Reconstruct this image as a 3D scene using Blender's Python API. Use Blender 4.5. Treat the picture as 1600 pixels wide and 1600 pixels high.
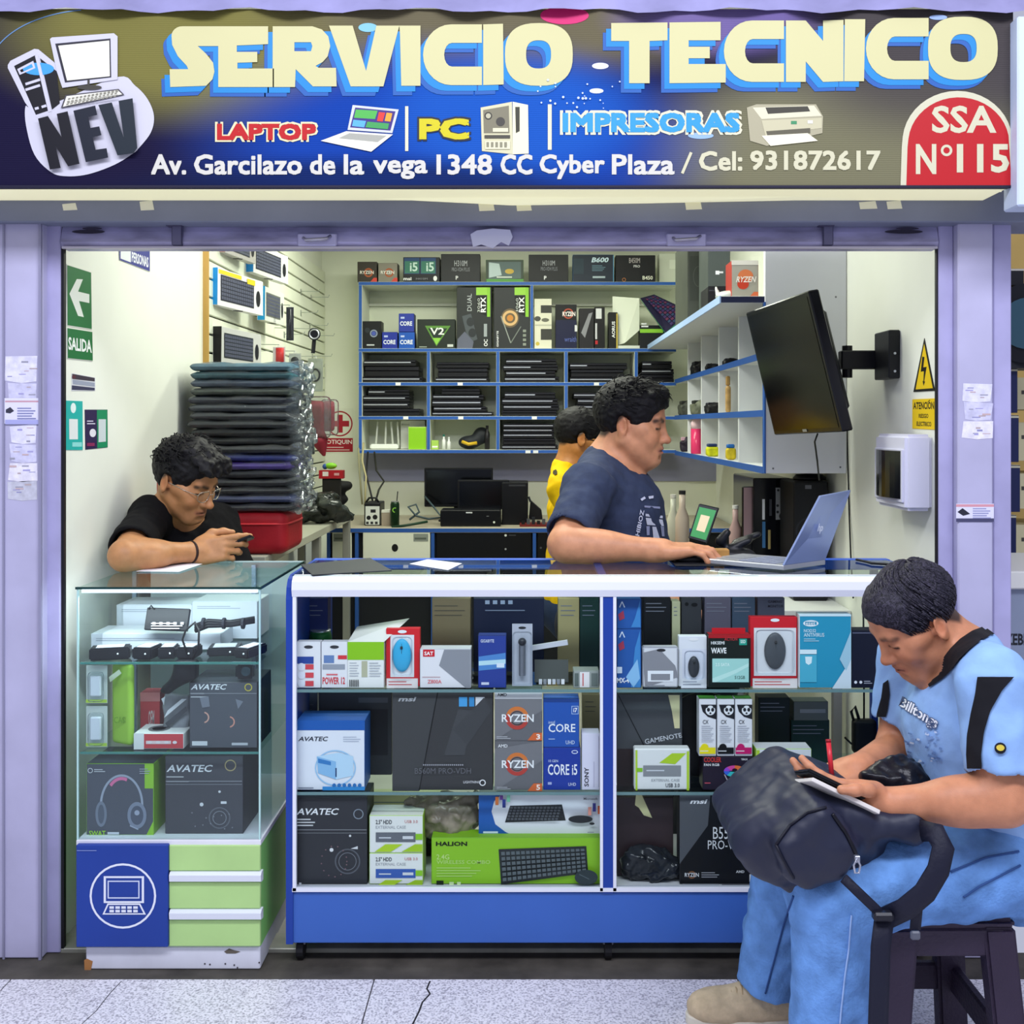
import bpy, bmesh, math, random
import numpy as np
from mathutils import Vector, Matrix
from mathutils.geometry import tessellate_polygon
for o in list(bpy.data.objects):
  bpy.data.objects.remove(o)
SC = bpy.context.scene
COL = SC.collection
random.seed(7)
RNG = np.random.default_rng(7)
F, CX, CY, E = 1700.0, 830.0, 663.0, 1.40      # focal length in px, principal point, eye height
cam_d = bpy.data.cameras.new('camera')
cam = bpy.data.objects.new('camera', cam_d)
COL.objects.link(cam)
cam.location = (0, 0, E)
cam.rotation_euler = (math.pi / 2, 0, 0)
cam_d.sensor_fit = 'HORIZONTAL'
cam_d.sensor_width = 36
cam_d.lens = F / 1600 * 36
cam_d.shift_x = (800 - CX) / 1600
cam_d.shift_y = (CY - 800) / 1600
cam_d.clip_start = 0.05
SC.camera = cam
wd = bpy.data.worlds.new('arcade_hall')
SC.world = wd
wd.use_nodes = True
wd.node_tree.nodes['Background'].inputs[0].default_value = (0.74, 0.78, 1.0, 1)
wd.node_tree.nodes['Background'].inputs[1].default_value = 0.62
def area(name, loc, sx, sy, watts, col, rot=(0, 0, 0)):
  l = bpy.data.lights.new(name, 'AREA')
  l.shape = 'RECTANGLE'
  l.size, l.size_y = sx, sy
  l.energy = watts
  l.color = col
  o = bpy.data.objects.new(name, l)
  COL.objects.link(o)
  o.location = loc
  o.rotation_euler = rot
  return o
area('corridor_ceiling_light', (-0.9, 0.75, 3.3), 1.9, 0.5, 58, (0.86, 0.88, 1.0), (0.5, 0, 0))
area('corridor_ceiling_light', (1.2, 0.75, 3.3), 1.9, 0.5, 58, (0.86, 0.88, 1.0), (0.5, 0, 0))
area('shop_ceiling_light', (-0.2, 3.75, 2.56), 1.3, 0.35, 28, (0.97, 1.0, 0.88))
area('shop_ceiling_light', (-0.2, 5.25, 2.56), 1.3, 0.35, 34, (0.96, 1.0, 0.85))
vs = SC.view_settings
vs.view_transform = 'Standard'
vs.look = 'None'
vs.exposure = 0.0
vs.gamma = 1.0
vs.use_curve_mapping = False
def P(px, py, Y):
  return Vector(((px - CX) * Y / F, Y, E - (py - CY) * Y / F))
def X_(px, Y):
  return (px - CX) * Y / F
def Z_(py, Y):
  return E - (py - CY) * Y / F
def lin(h):
  h = h.lstrip('#')
  c = [int(h[i:i + 2], 16) / 255 for i in (0, 2, 4)]
  return tuple((v / 12.92 if v <= 0.04045 else ((v + 0.055) / 1.055) ** 2.4) for v in c)
MATS = {}
def M(h, rough=0.5, metal=0.0, noise=0.0, ns=25.0, bump=0.0, bs=80.0, emit=0.0, spec=0.3, stretch=None, coat=0.0):
  key = (h, rough, metal, noise, ns, bump, bs, emit, spec, stretch, coat)
  if key in MATS:
    return MATS[key]
  m = bpy.data.materials.new('mat_' + h.strip('#'))
  m.use_nodes = True
  nt = m.node_tree
  b = nt.nodes['Principled BSDF']
  c = lin(h)
  b.inputs['Base Color'].default_value = (*c, 1)
  b.inputs['Roughness'].default_value = rough
  b.inputs['Metallic'].default_value = metal
  b.inputs['Specular IOR Level'].default_value = spec
  b.inputs['Coat Weight'].default_value = coat
  if emit:
    b.inputs['Emission Color'].default_value = (*c, 1)
    b.inputs['Emission Strength'].default_value = emit
  if noise or bump:
    tc = nt.nodes.new('ShaderNodeTexCoord')
    mp = nt.nodes.new('ShaderNodeMapping')
    nt.links.new(tc.outputs['Object'], mp.inputs[0])
    if stretch:
      mp.inputs['Scale'].default_value = stretch
  if noise:
    n = nt.nodes.new('ShaderNodeTexNoise')
    n.inputs['Scale'].default_value = ns
    n.inputs['Detail'].default_value = 5
    nt.links.new(mp.outputs[0], n.inputs['Vector'])
    r = nt.nodes.new('ShaderNodeValToRGB')
    r.color_ramp.elements[0].position = 0.3
    r.color_ramp.elements[1].position = 0.7
    r.color_ramp.elements[0].color = (*[max(0, v * (1 - noise)) for v in c], 1)
    r.color_ramp.elements[1].color = (*[min(1, v * (1 + noise)) for v in c], 1)
    nt.links.new(n.outputs[0], r.inputs[0])
    nt.links.new(r.outputs[0], b.inputs['Base Color'])
  if bump:
    n2 = nt.nodes.new('ShaderNodeTexNoise')
    n2.inputs['Scale'].default_value = bs
    n2.inputs['Detail'].default_value = 4
    nt.links.new(mp.outputs[0], n2.inputs['Vector'])
    bp = nt.nodes.new('ShaderNodeBump')
    bp.inputs['Strength'].default_value = bump
    bp.inputs['Distance'].default_value = 0.004
    nt.links.new(n2.outputs[0], bp.inputs['Height'])
    nt.links.new(bp.outputs[0], b.inputs['Normal'])
  MATS[key] = m
  return m
def film(name, tint, gloss=0.12, rough=0.02, bump=0.0, bs=40, ior=1.45, haze=0.0):
  """thin clear sheet: transparent, with a fresnel reflection (glass panes, plastic bags)"""
  m = bpy.data.materials.new(name)
  m.use_nodes = True
  nt = m.node_tree
  nt.nodes.clear()
  out = nt.nodes.new('ShaderNodeOutputMaterial')
  tr = nt.nodes.new('ShaderNodeBsdfTransparent')
  tr.inputs[0].default_value = (*lin(tint), 1)
  gl = nt.nodes.new('ShaderNodeBsdfGlossy')
  gl.inputs['Roughness'].default_value = rough
  gl.inputs['Color'].default_value = (0.9, 0.95, 1.0, 1)
  fr = nt.nodes.new('ShaderNodeLayerWeight')
  fr.inputs['Blend'].default_value = gloss
  mx = nt.nodes.new('ShaderNodeMixShader')
  nt.links.new(fr.outputs['Fresnel'], mx.inputs[0])
  nt.links.new(tr.outputs[0], mx.inputs[1])
  nt.links.new(gl.outputs[0], mx.inputs[2])
  last = mx
  if haze:
    df = nt.nodes.new('ShaderNodeBsdfDiffuse')
    df.inputs[0].default_value = (0.75, 0.78, 0.8, 1)
    m2 = nt.nodes.new('ShaderNodeMixShader')
    m2.inputs[0].default_value = haze
    nt.links.new(mx.outputs[0], m2.inputs[1])
    nt.links.new(df.outputs[0], m2.inputs[2])
    last = m2
  if bump:
    tc = nt.nodes.new('ShaderNodeTexCoord')
    n2 = nt.nodes.new('ShaderNodeTexNoise')
    n2.inputs['Scale'].default_value = bs
    n2.inputs['Detail'].default_value = 3
    nt.links.new(tc.outputs['Object'], n2.inputs['Vector'])
    bp = nt.nodes.new('ShaderNodeBump')
    bp.inputs['Strength'].default_value = bump
    bp.inputs['Distance'].default_value = 0.01
    nt.links.new(n2.outputs[0], bp.inputs['Height'])
    nt.links.new(bp.outputs[0], gl.inputs['Normal'])
    nt.links.new(bp.outputs[0], fr.inputs['Normal'])
  nt.links.new(last.outputs[0], out.inputs[0])
  return m
GLASS = film('pane_glass', '#f6fcfa', 0.09)
GLARE = film('glare_glass', '#eaf6f6', 0.12, haze=0.035)  # pale haze mixed into the pane imitates whitish reflections on it
GLASSTOP = film('counter_glass', '#d8ebe4', 0.20)
GLASSEDGE = M('#4f8f86', 0.15)
SHELFGLASS = film('shelf_glass', '#e6f4f1', 0.14)
BAG = film('clear_bag', '#f6f8fa', 0.26, 0.14, 0.9, 28, haze=0.06)
BLISTER = film('blister', '#fafcfd', 0.10, 0.06, 0.12, 30, haze=0.03)
WL = {}
def wloc(o):
  return WL.get(o.name, Vector((0, 0, 0)))
def tag(o, label=None, cat=None, group=None, kind=None):
  if label:
    o['label'] = label
  if cat:
    o['category'] = cat
  if group:
    o['group'] = group
  if kind:
    o['kind'] = kind
  return o
def thing(name, label, cat, loc, group=None):
  o = bpy.data.objects.new(name, None)
  o.empty_display_size = 0.05
  COL.objects.link(o)
  o.location = loc
  WL[o.name] = Vector(loc)
  return tag(o, label, cat, group)
def link_mesh(name, me, parent=None, origin=None):
  """me holds world coordinates; give it a sensible origin and parent it"""
  o = bpy.data.objects.new(name, me)
  COL.objects.link(o)
  n = len(me.vertices)
  co = np.empty(n * 3, np.float32)
  me.vertices.foreach_get('co', co)
  co = co.reshape(-1, 3)
  if parent is not None:
    pl = wloc(parent)
    org = Vector(pl) if origin is None else Vector(origin)
  else:
    if origin is None:
      lo, hi = co.min(0), co.max(0)
      origin = ((lo[0] + hi[0]) / 2, (lo[1] + hi[1]) / 2, lo[2])
    org = Vector(origin)
    pl = Vector((0, 0, 0))
  co = co - np.array(org, np.float32)
  me.vertices.foreach_set('co', co.ravel())
  me.update()
  if parent is not None:
    o.parent = parent
  o.location = org - pl
  WL[o.name] = org
  return o
def rotm(axis, deg):
  return Matrix.Rotation(math.radians(deg), 3, axis)
class MB:
  def __init__(s):
    s.V, s.F, s.I, s.mats = [], [], [], []
  def mi(s, m):
    if m not in s.mats:
      s.mats.append(m)
    return s.mats.index(m)
  def add(s, vs, fs, m):
    n = len(s.V)
    s.V += [tuple(v) for v in vs]
    i = s.mi(m)
    for f in fs:
      s.F.append(tuple(n + k for k in f))
      s.I.append(i)
    return s
  def box(s, p0, p1, m, R=None, c=None, front=None, top=None):
    x0, y0, z0 = [min(a, b) for a, b in zip(p0, p1)]
    x1, y1, z1 = [max(a, b) for a, b in zip(p0, p1)]
    vs = [Vector(v) for v in ((x0, y0, z0), (x1, y0, z0), (x1, y1, z0), (x0, y1, z0), (x0, y0, z1), (x1, y0, z1), (x1, y1, z1), (x0, y1, z1))]
    if R is not None:
      cc = Vector(c) if c is not None else Vector(((x0 + x1) / 2, (y0 + y1) / 2, (z0 + z1) / 2))
      vs = [cc + R @ (v - cc) for v in vs]
    s.add(vs, [(0, 3, 2, 1), (1, 2, 6, 5), (2, 3, 7, 6), (3, 0, 4, 7)], m)
    n = len(s.V) - 8
    for f, mm in (((0, 1, 5, 4), front), ((4, 5, 6, 7), top)):
      s.F.append(tuple(n + k for k in f))
      s.I.append(s.mi(mm or m))
    return s
  def obox(s, c, h, R, m, front=None, top=None):
    c = Vector(c)
    return s.box(c - Vector(h), c + Vector(h), m, R, c, front, top)
  def cyl(s, a, b, r, m, seg=12, r2=None, caps=True):
    a, b = Vector(a), Vector(b)
    r2 = r if r2 is None else r2
    d = (b - a).normalized()
    u = d.orthogonal().normalized()
    w = d.cross(u)
    vs = []
    for q, rr in ((a, r), (b, r2)):
      for k in range(seg):
        t = 2 * math.pi * k / seg
        vs.append(q + (u * math.cos(t) + w * math.sin(t)) * rr)
    fs = [(k, (k + 1) % seg, seg + (k + 1) % seg, seg + k) for k in range(seg)]
    if caps:
      fs += [tuple(range(seg - 1, -1, -1)), tuple(range(seg, 2 * seg))]
    return s.add(vs, fs, m)
  def tube(s, pts, r, m, seg=6, closed=False, flat=None):
    pts = [Vector(p) for p in pts]
    n = len(pts)
    rs = r if isinstance(r, (list, tuple)) else [r] * n
    vs = []
    up = None
    for i, p in enumerate(pts):
      if closed:
        d = pts[(i + 1) % n] - pts[i - 1]
      else:
        d = pts[min(i + 1, n - 1)] - pts[max(i - 1, 0)]
      d = d.normalized() if d.length > 1e-9 else Vector((0, 0, 1))
      if flat is not None:
        w = Vector(flat).normalized()
        u = d.cross(w)
        u = u.normalized() if u.length > 1e-6 else d.orthogonal().normalized()
        w = u.cross(d).normalized()
      else:
        if up is None:
          up = d.orthogonal().normalized()
        u = up - d * up.dot(d)
        u = u.normalized() if u.length > 1e-6 else d.orthogonal().normalized()
        up = u
        w = d.cross(u)
      for k in range(seg):
        t = 2 * math.pi * (k + 0.5) / seg
        rr = rs[i]
        ru, rw = rr if isinstance(rr, (tuple, list)) else (rr, rr)
        vs.append(p + u * math.cos(t) * ru + w * math.sin(t) * rw)
    fs = []
    for i in range(n if closed else n - 1):
      j = (i + 1) % n
      for k in range(seg):
        fs.append((i * seg + k, i * seg + (k + 1) % seg, j * seg + (k + 1) % seg, j * seg + k))
    if not closed:
      fs += [tuple(range(seg - 1, -1, -1)), tuple((n - 1) * seg + k for k in range(seg))]
    return s.add(vs, fs, m)
  def prism(s, poly, off, m, front=None):
    poly = [Vector(p) for p in poly]
    off = Vector(off)
    n = len(poly)
    s.add(poly, [tuple(range(n))], front or m)
    s.add([p + off for p in poly], [tuple(range(n - 1, -1, -1))], m)
    vs = poly + [p + off for p in poly]
    return s.add(vs, [(i, n + i, n + (i + 1) % n, (i + 1) % n) for i in range(n)], m)
  def lathe(s, c, prof, m, seg=16, axis=(0, 0, 1)):
    c = Vector(c)
    d = Vector(axis).normalized()
    u = d.orthogonal().normalized()
    w = d.cross(u)
    vs = []
    for r, z in prof:
      for k in range(seg):
        t = 2 * math.pi * k / seg
        vs.append(c + d * z + (u * math.cos(t) + w * math.sin(t)) * r)
    fs = []
    for i in range(len(prof) - 1):
      for k in range(seg):
        fs.append((i * seg + k, i * seg + (k + 1) % seg, (i + 1) * seg + (k + 1) % seg, (i + 1) * seg + k))
    fs += [tuple(range(seg - 1, -1, -1)), tuple((len(prof) - 1) * seg + k for k in range(seg))]
    return s.add(vs, fs, m)
  def ball(s, c, r, m, seg=12, ring=8, R=None):
    r = Vector(r) if isinstance(r, (tuple, list, Vector)) else Vector((r, r, r))
    c = Vector(c)
    vs = []
    for i in range(ring + 1):
      a = math.pi * i / ring
      for k in range(seg):
        t = 2 * math.pi * k / seg
        v = Vector((math.sin(a) * math.cos(t) * r.x, math.sin(a) * math.sin(t) * r.y, math.cos(a) * r.z))
        vs.append(c + (R @ v if R is not None else v))
    fs = []
    for i in range(ring):
      for k in range(seg):
        fs.append((i * seg + k, (i + 1) * seg + k, (i + 1) * seg + (k + 1) % seg, i * seg + (k + 1) % seg))
    return s.add(vs, fs, m)
  def build(s, name, parent=None, bevel=0.0, seg=1, smooth=False, origin=None):
    me = bpy.data.meshes.new(name)
    me.from_pydata(s.V, [], s.F)
    for m in s.mats:
      me.materials.append(m)
    me.polygons.foreach_set('material_index', s.I)
    if bevel:
      bm = bmesh.new()
      bm.from_mesh(me)
      bmesh.ops.remove_doubles(bm, verts=bm.verts, dist=1e-6)
      bmesh.ops.bevel(bm, geom=[e for e in bm.edges if len(e.link_faces) == 2 and e.calc_face_angle(0) > 0.3], offset=bevel, segments=seg, affect='EDGES', clamp_overlap=True)
      bm.to_mesh(me)
      bm.free()
    if smooth:
      me.polygons.foreach_set('use_smooth', [True] * len(me.polygons))
    me.update()
    return link_mesh(name, me, parent, origin)
def struct(o):
  o['kind'] = 'structure'
  return o
_TC = {}
def text_mesh(s, bold):
  k = (s, bold)
  if k not in _TC:
    cu = bpy.data.curves.new('t', 'FONT')
    cu.body = s
    cu.resolution_u = 2
    cu.offset = bold
    ob = bpy.data.objects.new('t', cu)
    COL.objects.link(ob)
    dg = bpy.context.evaluated_depsgraph_get()
    me = bpy.data.meshes.new_from_object(ob.evaluated_get(dg))
    v = np.array([p.co[:2] for p in me.vertices]) if len(me.vertices) else np.zeros((1, 2))
    f = [tuple(p.vertices) for p in me.polygons]
    bpy.data.objects.remove(ob)
    bpy.data.curves.remove(cu)
    bpy.data.meshes.remove(me)
    lo, hi = v.min(0), v.max(0)
    _TC[k] = ((v - lo) / np.maximum(hi - lo, 1e-6), f)
  return _TC[k]
class Face:
  """accumulates flat coloured shapes on one plane"""
  def __init__(s, p0, n=(0, -1, 0), step=0.00012, base=0.0006):
    s.p0, s.n = Vector(p0), Vector(n).normalized()
    s.mb = MB()
    s.off = base
    s.step = step
  def pt(s, x, y):
    d = Vector(((x - CX) / F, 1, -(y - CY) / F))
    o = Vector((0, 0, E))
    t = (s.p0 + s.n * s.off - o).dot(s.n) / d.dot(s.n)
    return o + d * t
  def poly(s, pts, c, **k):
    m = M(c, **k) if isinstance(c, str) else c
    s.off += s.step
    vs = [s.pt(*p) for p in pts]
    if len(pts) <= 4:
      s.mb.add(vs, [tuple(range(len(pts)))], m)
    else:
      s.mb.add(vs, [t for t in tessellate_polygon([[Vector((p[0], p[1], 0)) for p in pts]])], m)
    return s
  def holes(s, loops, c, **k):
    m = M(c, **k) if isinstance(c, str) else c
    s.off += s.step
    fl = [p for l in loops for p in l]
    s.mb.add([s.pt(*p) for p in fl], tessellate_polygon([[Vector((p[0], p[1], 0)) for p in l] for l in loops]), m)
    return s
  def rect(s, x0, y0, x1, y1, c, **k):
    return s.poly([(x0, y0), (x1, y0), (x1, y1), (x0, y1)], c, **k)
  def disc(s, x, y, r, c, ry=None, seg=24, **k):
    ry = ry or r
    return s.poly([(x + r * math.cos(2 * math.pi * i / seg), y + ry * math.sin(2 * math.pi * i / seg)) for i in range(seg)], c, **k)
  def ring(s, x, y, r, w, c, ry=None, a0=0, a1=360, seg=32, **k):
    m = M(c, **k) if isinstance(c, str) else c
    ry = ry or r
    s.off += s.step
    vs = []
    for i in range(seg + 1):
      a = math.radians(a0 + (a1 - a0) * i / seg)
      vs.append(s.pt(x + r * math.cos(a), y + ry * math.sin(a)))
      vs.append(s.pt(x + (r - w) * math.cos(a), y + (ry - w) * math.sin(a)))
    s.mb.add(vs, [(2 * i, 2 * i + 1, 2 * i + 3, 2 * i + 2) for i in range(seg)], m)
    return s
  def line(s, x0, y0, x1, y1, w, c, **k):
    dx, dy = x1 - x0, y1 - y0
    L = math.hypot(dx, dy) or 1
    nx, ny = -dy / L * w / 2, dx / L * w / 2
    return s.poly([(x0 + nx, y0 + ny), (x1 + nx, y1 + ny), (x1 - nx, y1 - ny), (x0 - nx, y0 - ny)], c, **k)
  def text(s, t, x0, y0, x1, y1, c, bold=0.0, q=None, shear=0.0, **k):
    m = M(c, **k) if isinstance(c, str) else c
    s.off += s.step
    v, f = text_mesh(t, bold)
    vs = []
    for u, w in v:
      if q:      # four corners: bottom left, bottom right, top right, top left
        px = (1 - w) * ((1 - u) * q[0][0] + u * q[1][0]) + w * ((1 - u) * q[3][0] + u * q[2][0])
        py = (1 - w) * ((1 - u) * q[0][1] + u * q[1][1]) + w * ((1 - u) * q[3][1] + u * q[2][1])
      else:
        px, py = x0 + u * (x1 - x0) + shear * w, y1 + w * (y0 - y1)
      vs.append(s.pt(px, py))
    s.mb.add(vs, f, m)
    return s
  def lines(s, x0, y0, x1, y1, n, c, w=1.2, **k):
    """rows of small print that cannot be read"""
    for i in range(n):
      y = y0 + (y1 - y0) * (i + 0.5) / n
      xe = x0 + (x1 - x0) * (0.7 + 0.3 * ((i * 37) % 10) / 10)
      s.rect(x0, y - w / 2, xe, y + w / 2, c, **k)
    return s
  def build(s, name, parent=None):
    if not s.mb.V:
      return None
    return s.mb.build(name, parent)
def carton(name, label, cat, x0, y0, x1, y1, Y, depth, front, side=None, top=None, zb=None, group=None, bevel=0.0012, rough=0.45, flap=True):
  """a printed cardboard box whose front face fills the given photo rectangle at distance Y"""
  z0 = Z_(y1, Y) if zb is None else zb
  z1 = Z_(y0, Y)
  X0, X1 = X_(x0, Y), X_(x1, Y)
  t = thing(name, label, cat, ((X0 + X1) / 2, Y + depth / 2, z0), group)
  side, top = side or front, top or side or front
  mb = MB().box((X0, Y, z0), (X1, Y + depth, z1), M(side, rough), front=M(front, rough), top=M(top, rough))
  mb.build('carton_body', t, bevel)
  if flap:   # tuck flap seam on the lid
    fm = MB().box((X0 + .003, Y + .0015, z1 - .0002), (X1 - .003, Y + depth * .45, z1 + .0006), M(top, rough))
    fm.build('lid_flap', t)
  return t, Face((0, Y, 0))
# ================================================================== the setting
XL, XR, YB, YF = -1.27, 1.12, 6.60, 2.93      # side walls, back wall, shop front
ZC = 2.62
def terrazzo():
  m = bpy.data.materials.new('terrazzo')
  m.use_nodes = True
  nt = m.node_tree
  b = nt.nodes['Principled BSDF']
  tc = nt.nodes.new('ShaderNodeTexCoord')
  v = nt.nodes.new('ShaderNodeTexVoronoi')
  v.inputs['Scale'].default_value = 130
  n = nt.nodes.new('ShaderNodeTexNoise')
  n.inputs['Scale'].default_value = 170
  n.inputs['Detail'].default_value = 3
  n3 = nt.nodes.new('ShaderNodeTexNoise')
  n3.inputs['Scale'].default_value = 4
  for q in (v, n, n3):
    nt.links.new(tc.outputs['Object'], q.inputs['Vector'])
  r = nt.nodes.new('ShaderNodeValToRGB')
  e = r.color_ramp.elements
  e[0].position, e[0].color = 0.36, (*lin('#a8a5ae'), 1)
  e[1].position, e[1].color = 0.52, (*lin('#efecf2'), 1)
  nt.links.new(n.outputs[0], r.inputs[0])
  r2 = nt.nodes.new('ShaderNodeValToRGB')
  e = r2.color_ramp.elements
  e[0].position, e[0].color = 0.0, (0.55, 0.53, 0.56, 1)
  e[1].position, e[1].color = 0.35, (1, 1, 1, 1)
  nt.links.new(v.outputs['Color'], r2.inputs[0])
  mx = nt.nodes.new('ShaderNodeMix')
  mx.data_type = 'RGBA'
  mx.blend_type = 'MULTIPLY'
  mx.inputs[0].default_value = 0.8
  nt.links.new(r.outputs[0], mx.inputs[6])
  nt.links.new(r2.outputs[0], mx.inputs[7])
  nt.links.new(mx.outputs[2], b.inputs['Base Color'])
  b.inputs['Roughness'].default_value = 0.35
  return m
TERR = terrazzo()
fl = MB()
fl.box((-2.6, -0.3, -0.06), (2.6, 2.745, -0.004), M('#4b4a50', 0.8))
floor = struct(fl.build('floor'))
floor['label'] = 'speckled grey terrazzo floor of the arcade walkway'
for i in range(-2, 3):
  for j in range(3):
    x0 = -0.396 + 0.917 * i
    y1 = 2.745 - 0.917 * j
    t = MB().box((x0 + .0015, y1 - .9155, -0.004), (x0 + .9155, y1 - .0015 * (j > 0), 0), TERR)
    t.build('terrazzo_tile', floor, bevel=0.001)
cr = MB()      # two cracks running through the slabs
for pts in ([(672, 1533), (667, 1545), (672, 1553), (660, 1566), (655, 1580), (645, 1600), (640, 1630)], [(190, 1533), (172, 1552), (164, 1562), (150, 1580), (128, 1600)]):
  q = []
  for px, py in pts:
    Y = F * E / (py - CY)
    q.append(((px - CX) * Y / F, Y, 0.0003))
  for a, b in zip(q[:-1], q[1:]):
    a, b = Vector(a), Vector(b)
    s_ = (b - a).cross(Vector((0, 0, 1))).normalized() * (0.0022 if pts[0][0] > 400 else 0.0011)
    cr.add([a - s_, b - s_, b + s_, a + s_], [(0, 1, 2, 3)], M('#26242a', 0.9))
cr.build('floor_crack', floor)
sl = MB().box((-2.6, 2.745, -0.06), (2.6, 2.885, -0.001), M('#4a4640', 0.75, noise=.45, ns=9, bump=.3, bs=60))
o = struct(sl.build('floor_sill'))
o['label'] = 'dark worn concrete sill under the shop front'
th = MB().box((XL, 2.885, -0.06), (XR + .05, 2.975, 0.010), M('#a9a99c', 0.4, .4, noise=.25, ns=12))
o = struct(th.build('trim_1', bevel=.002))
o['label'] = 'worn metal shutter track across the threshold'
sf = MB().box((XL, 2.975, -0.06), (XR + .1, YB, 0.004), M('#b9b6ac', 0.5, noise=.12, ns=6))
o = struct(sf.build('floor_shop'))
o['label'] = 'pale floor inside the shop'
WALL = M('#eef0e4', 0.6, noise=.03, ns=3)
w = MB().box((XL - .06, 2.915, 0), (XL, YB + .06, ZC), WALL)
wall_l = struct(w.build('wall_left'))
w = MB().box((XR, 2.915, 0), (XR + .06, YB + .06, ZC), WALL)
wall_r = struct(w.build('wall_right'))
w = MB().box((XL, YB, 0), (XR, YB + .06, ZC), M('#e9ecd9', 0.6, noise=.03, ns=3))
wall_b = struct(w.build('wall_back'))
w = MB().box((XL - .06, 2.99, ZC), (XR + .06, YB + .06, ZC + .05), M('#e9ebe2', 0.7))
struct(w.build('ceiling'))
w = MB().box((X_(567, 6.55), 6.585, Z_(752, 6.58)), (XR, YB, Z_(705, 6.58)), M('#8f90a8', 0.5, noise=.06, ns=5))
struct(w.build('wall_panel'))
LILAC = M('#b6b3cf', 0.45, noise=.10, ns=5, bump=.06, bs=25)
LILAC2 = M('#aaa6cc', 0.45, noise=.14, ns=6, bump=.06, bs=25)
GREYP = M('#b7b6bc', 0.5, noise=.16, ns=5, bump=.1, bs=30)
def pillar(name, x0, x1, Yf, Yb, mat, label, z1=2.05):
  t = MB().box((X_(x0, Yf), Yf, 0), (X_(x1, Yf), Yb, z1), mat)
  o = struct(t.build(name, bevel=.004))
  o['label'] = label
  return o
pl1 = pillar('wall_pillar_left', -60, 66, 2.85, 3.0, LILAC, 'lilac grey painted steel pillar at the left of the shop')
MB().box((X_(5, 2.85), 2.846, 0), (X_(8, 2.85), 2.851, 2.04), M('#8d8ba5', .5)).build('seam', pl1)
MB().box((X_(62, 2.85), 2.842, 0), (X_(66, 2.85), 2.851, 2.04), M('#8d8ba5', .5)).build('seam', pl1)
pl2 = pillar('wall_pillar_right', 1497, 1552, 2.85, 3.0, LILAC, 'lilac painted steel pillar at the right of the shop')
MB().box((X_(1552.5, 2.86), 2.862, 0), (X_(1581, 2.86), 3.3, 2.06), LILAC2).build('return_panel', pl2, .003)
for nm, a, b in (('trim_2', 70, 94), ('trim_3', 1467, 1490)):
  t = MB().box((X_(a, 2.88), 2.88, 0), (X_(b, 2.88), 2.896, 2.02), LILAC2)
  o = struct(t.build(nm, bevel=.003))
  o['label'] = 'lilac shutter guide rail'
  xa, xb = (b + .5, 102) if a < 800 else (1461.5, a - .5)
  MB().box((X_(xa, 2.895), 2.886, 0.0), (X_(xb, 2.895), 2.900, 1.9), M('#14131a', .5)).build('rubber_seal', o)
  xx = X_(a - 4, 2.9) if a < 800 else X_(b + 1, 2.9)
  MB().box((xx, 2.89, 0.0), (xx + .007, 2.90, 1.95), M('#3a3848', .6)).build('slot', o)
bm_ = MB().box((X_(-60, 2.82), 2.82, Z_(347, 2.82)), (X_(1660, 2.82), 3.0, Z_(296, 2.82) + .4), M('#7b8094', 0.5, noise=.12, ns=4))
beam = struct(bm_.build('trim_4', bevel=.003))
beam['label'] = 'blue grey steel lintel beam behind the sign'
for x0, y0, x1, y1 in ((97, 317, 121, 329), (218, 313, 241, 329), (747, 313, 773, 330), (806, 313, 831, 330), (1070, 312, 1097, 328), (1342, 314, 1371, 327), (1385, 313, 1410, 327)):
  f = Face((0, 2.82, 0))
  f.poly([(x0, y0 + 2), (x1 - 3, y0), (x1, y1 - 1), (x0 + 2, y1)], '#e6e4cf', rough=.7)
  f.build('paper_scrap', beam)
sh = thing('roller_shutter', 'raised roller shutter with scratched lilac bottom rail and handles', 'shutter', (X_(780, 2.9), 2.9, Z_(388, 2.9)))
SHM = M('#aaa6c8', 0.42, .25, noise=.35, ns=7, bump=.12, bs=30, stretch=(1, 1, 4))
mb = MB()
sec = [(2.885, Z_(388, 2.885)), (2.878, Z_(378, 2.88)), (2.885, Z_(362, 2.88)), (2.895, Z_(349, 2.88)), (2.93, Z_(349, 2.88)), (2.93, Z_(388, 2.88))]
mb.prism([(X_(95, 2.88), y, z) for y, z in sec], (X_(1466, 2.88) - X_(95, 2.88), 0, 0), SHM)
mb.build('bottom_rail', sh)
MB().box((X_(95, 2.92), 2.91, Z_(349, 2.9)), (X_(1466, 2.92), 2.935, 2.3), M('#6f6d86', .5, .3)).build('curtain', sh)
MB().box((X_(97, 2.876), 2.8745, Z_(389, 2.88)), (X_(1465, 2.876), 2.8845, Z_(385.5, 2.88)), M('#c9c2cc', .35, .5)).build('edge_strip', sh)
for cx in (490, 1068):
  h = MB()
  h.box((X_(cx - 26, 2.87), 2.872, Z_(384, 2.87)), (X_(cx + 36, 2.87), 2.885, Z_(364, 2.87)), M('#bcb8d8', .35, .3))
  p = h.build('handle_plate', sh, .003)
  g = MB().tube([P(cx - 16, 372, 2.872), P(cx - 12, 375, 2.855), P(cx + 20, 373, 2.855), P(cx + 26, 369, 2.872)], .0045, M('#b9b6c6', .3, .7), 8)
  g.build('grip', p, smooth=True)
for cx in (268, 1290):
  h = MB()
  h.box((X_(cx - 10, 2.86), 2.862, Z_(353, 2.86)), (X_(cx + 15, 2.86), 2.885, Z_(342, 2.86)), M('#4a4860', .5, .3))
  h.box((X_(cx - 2, 2.86), 2.87, Z_(382, 2.86)), (X_(cx + 14, 2.86), 2.884, Z_(350, 2.86)), M('#6a6884', .5, .3))
  h.build('latch_bracket', sh, .002)
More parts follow.
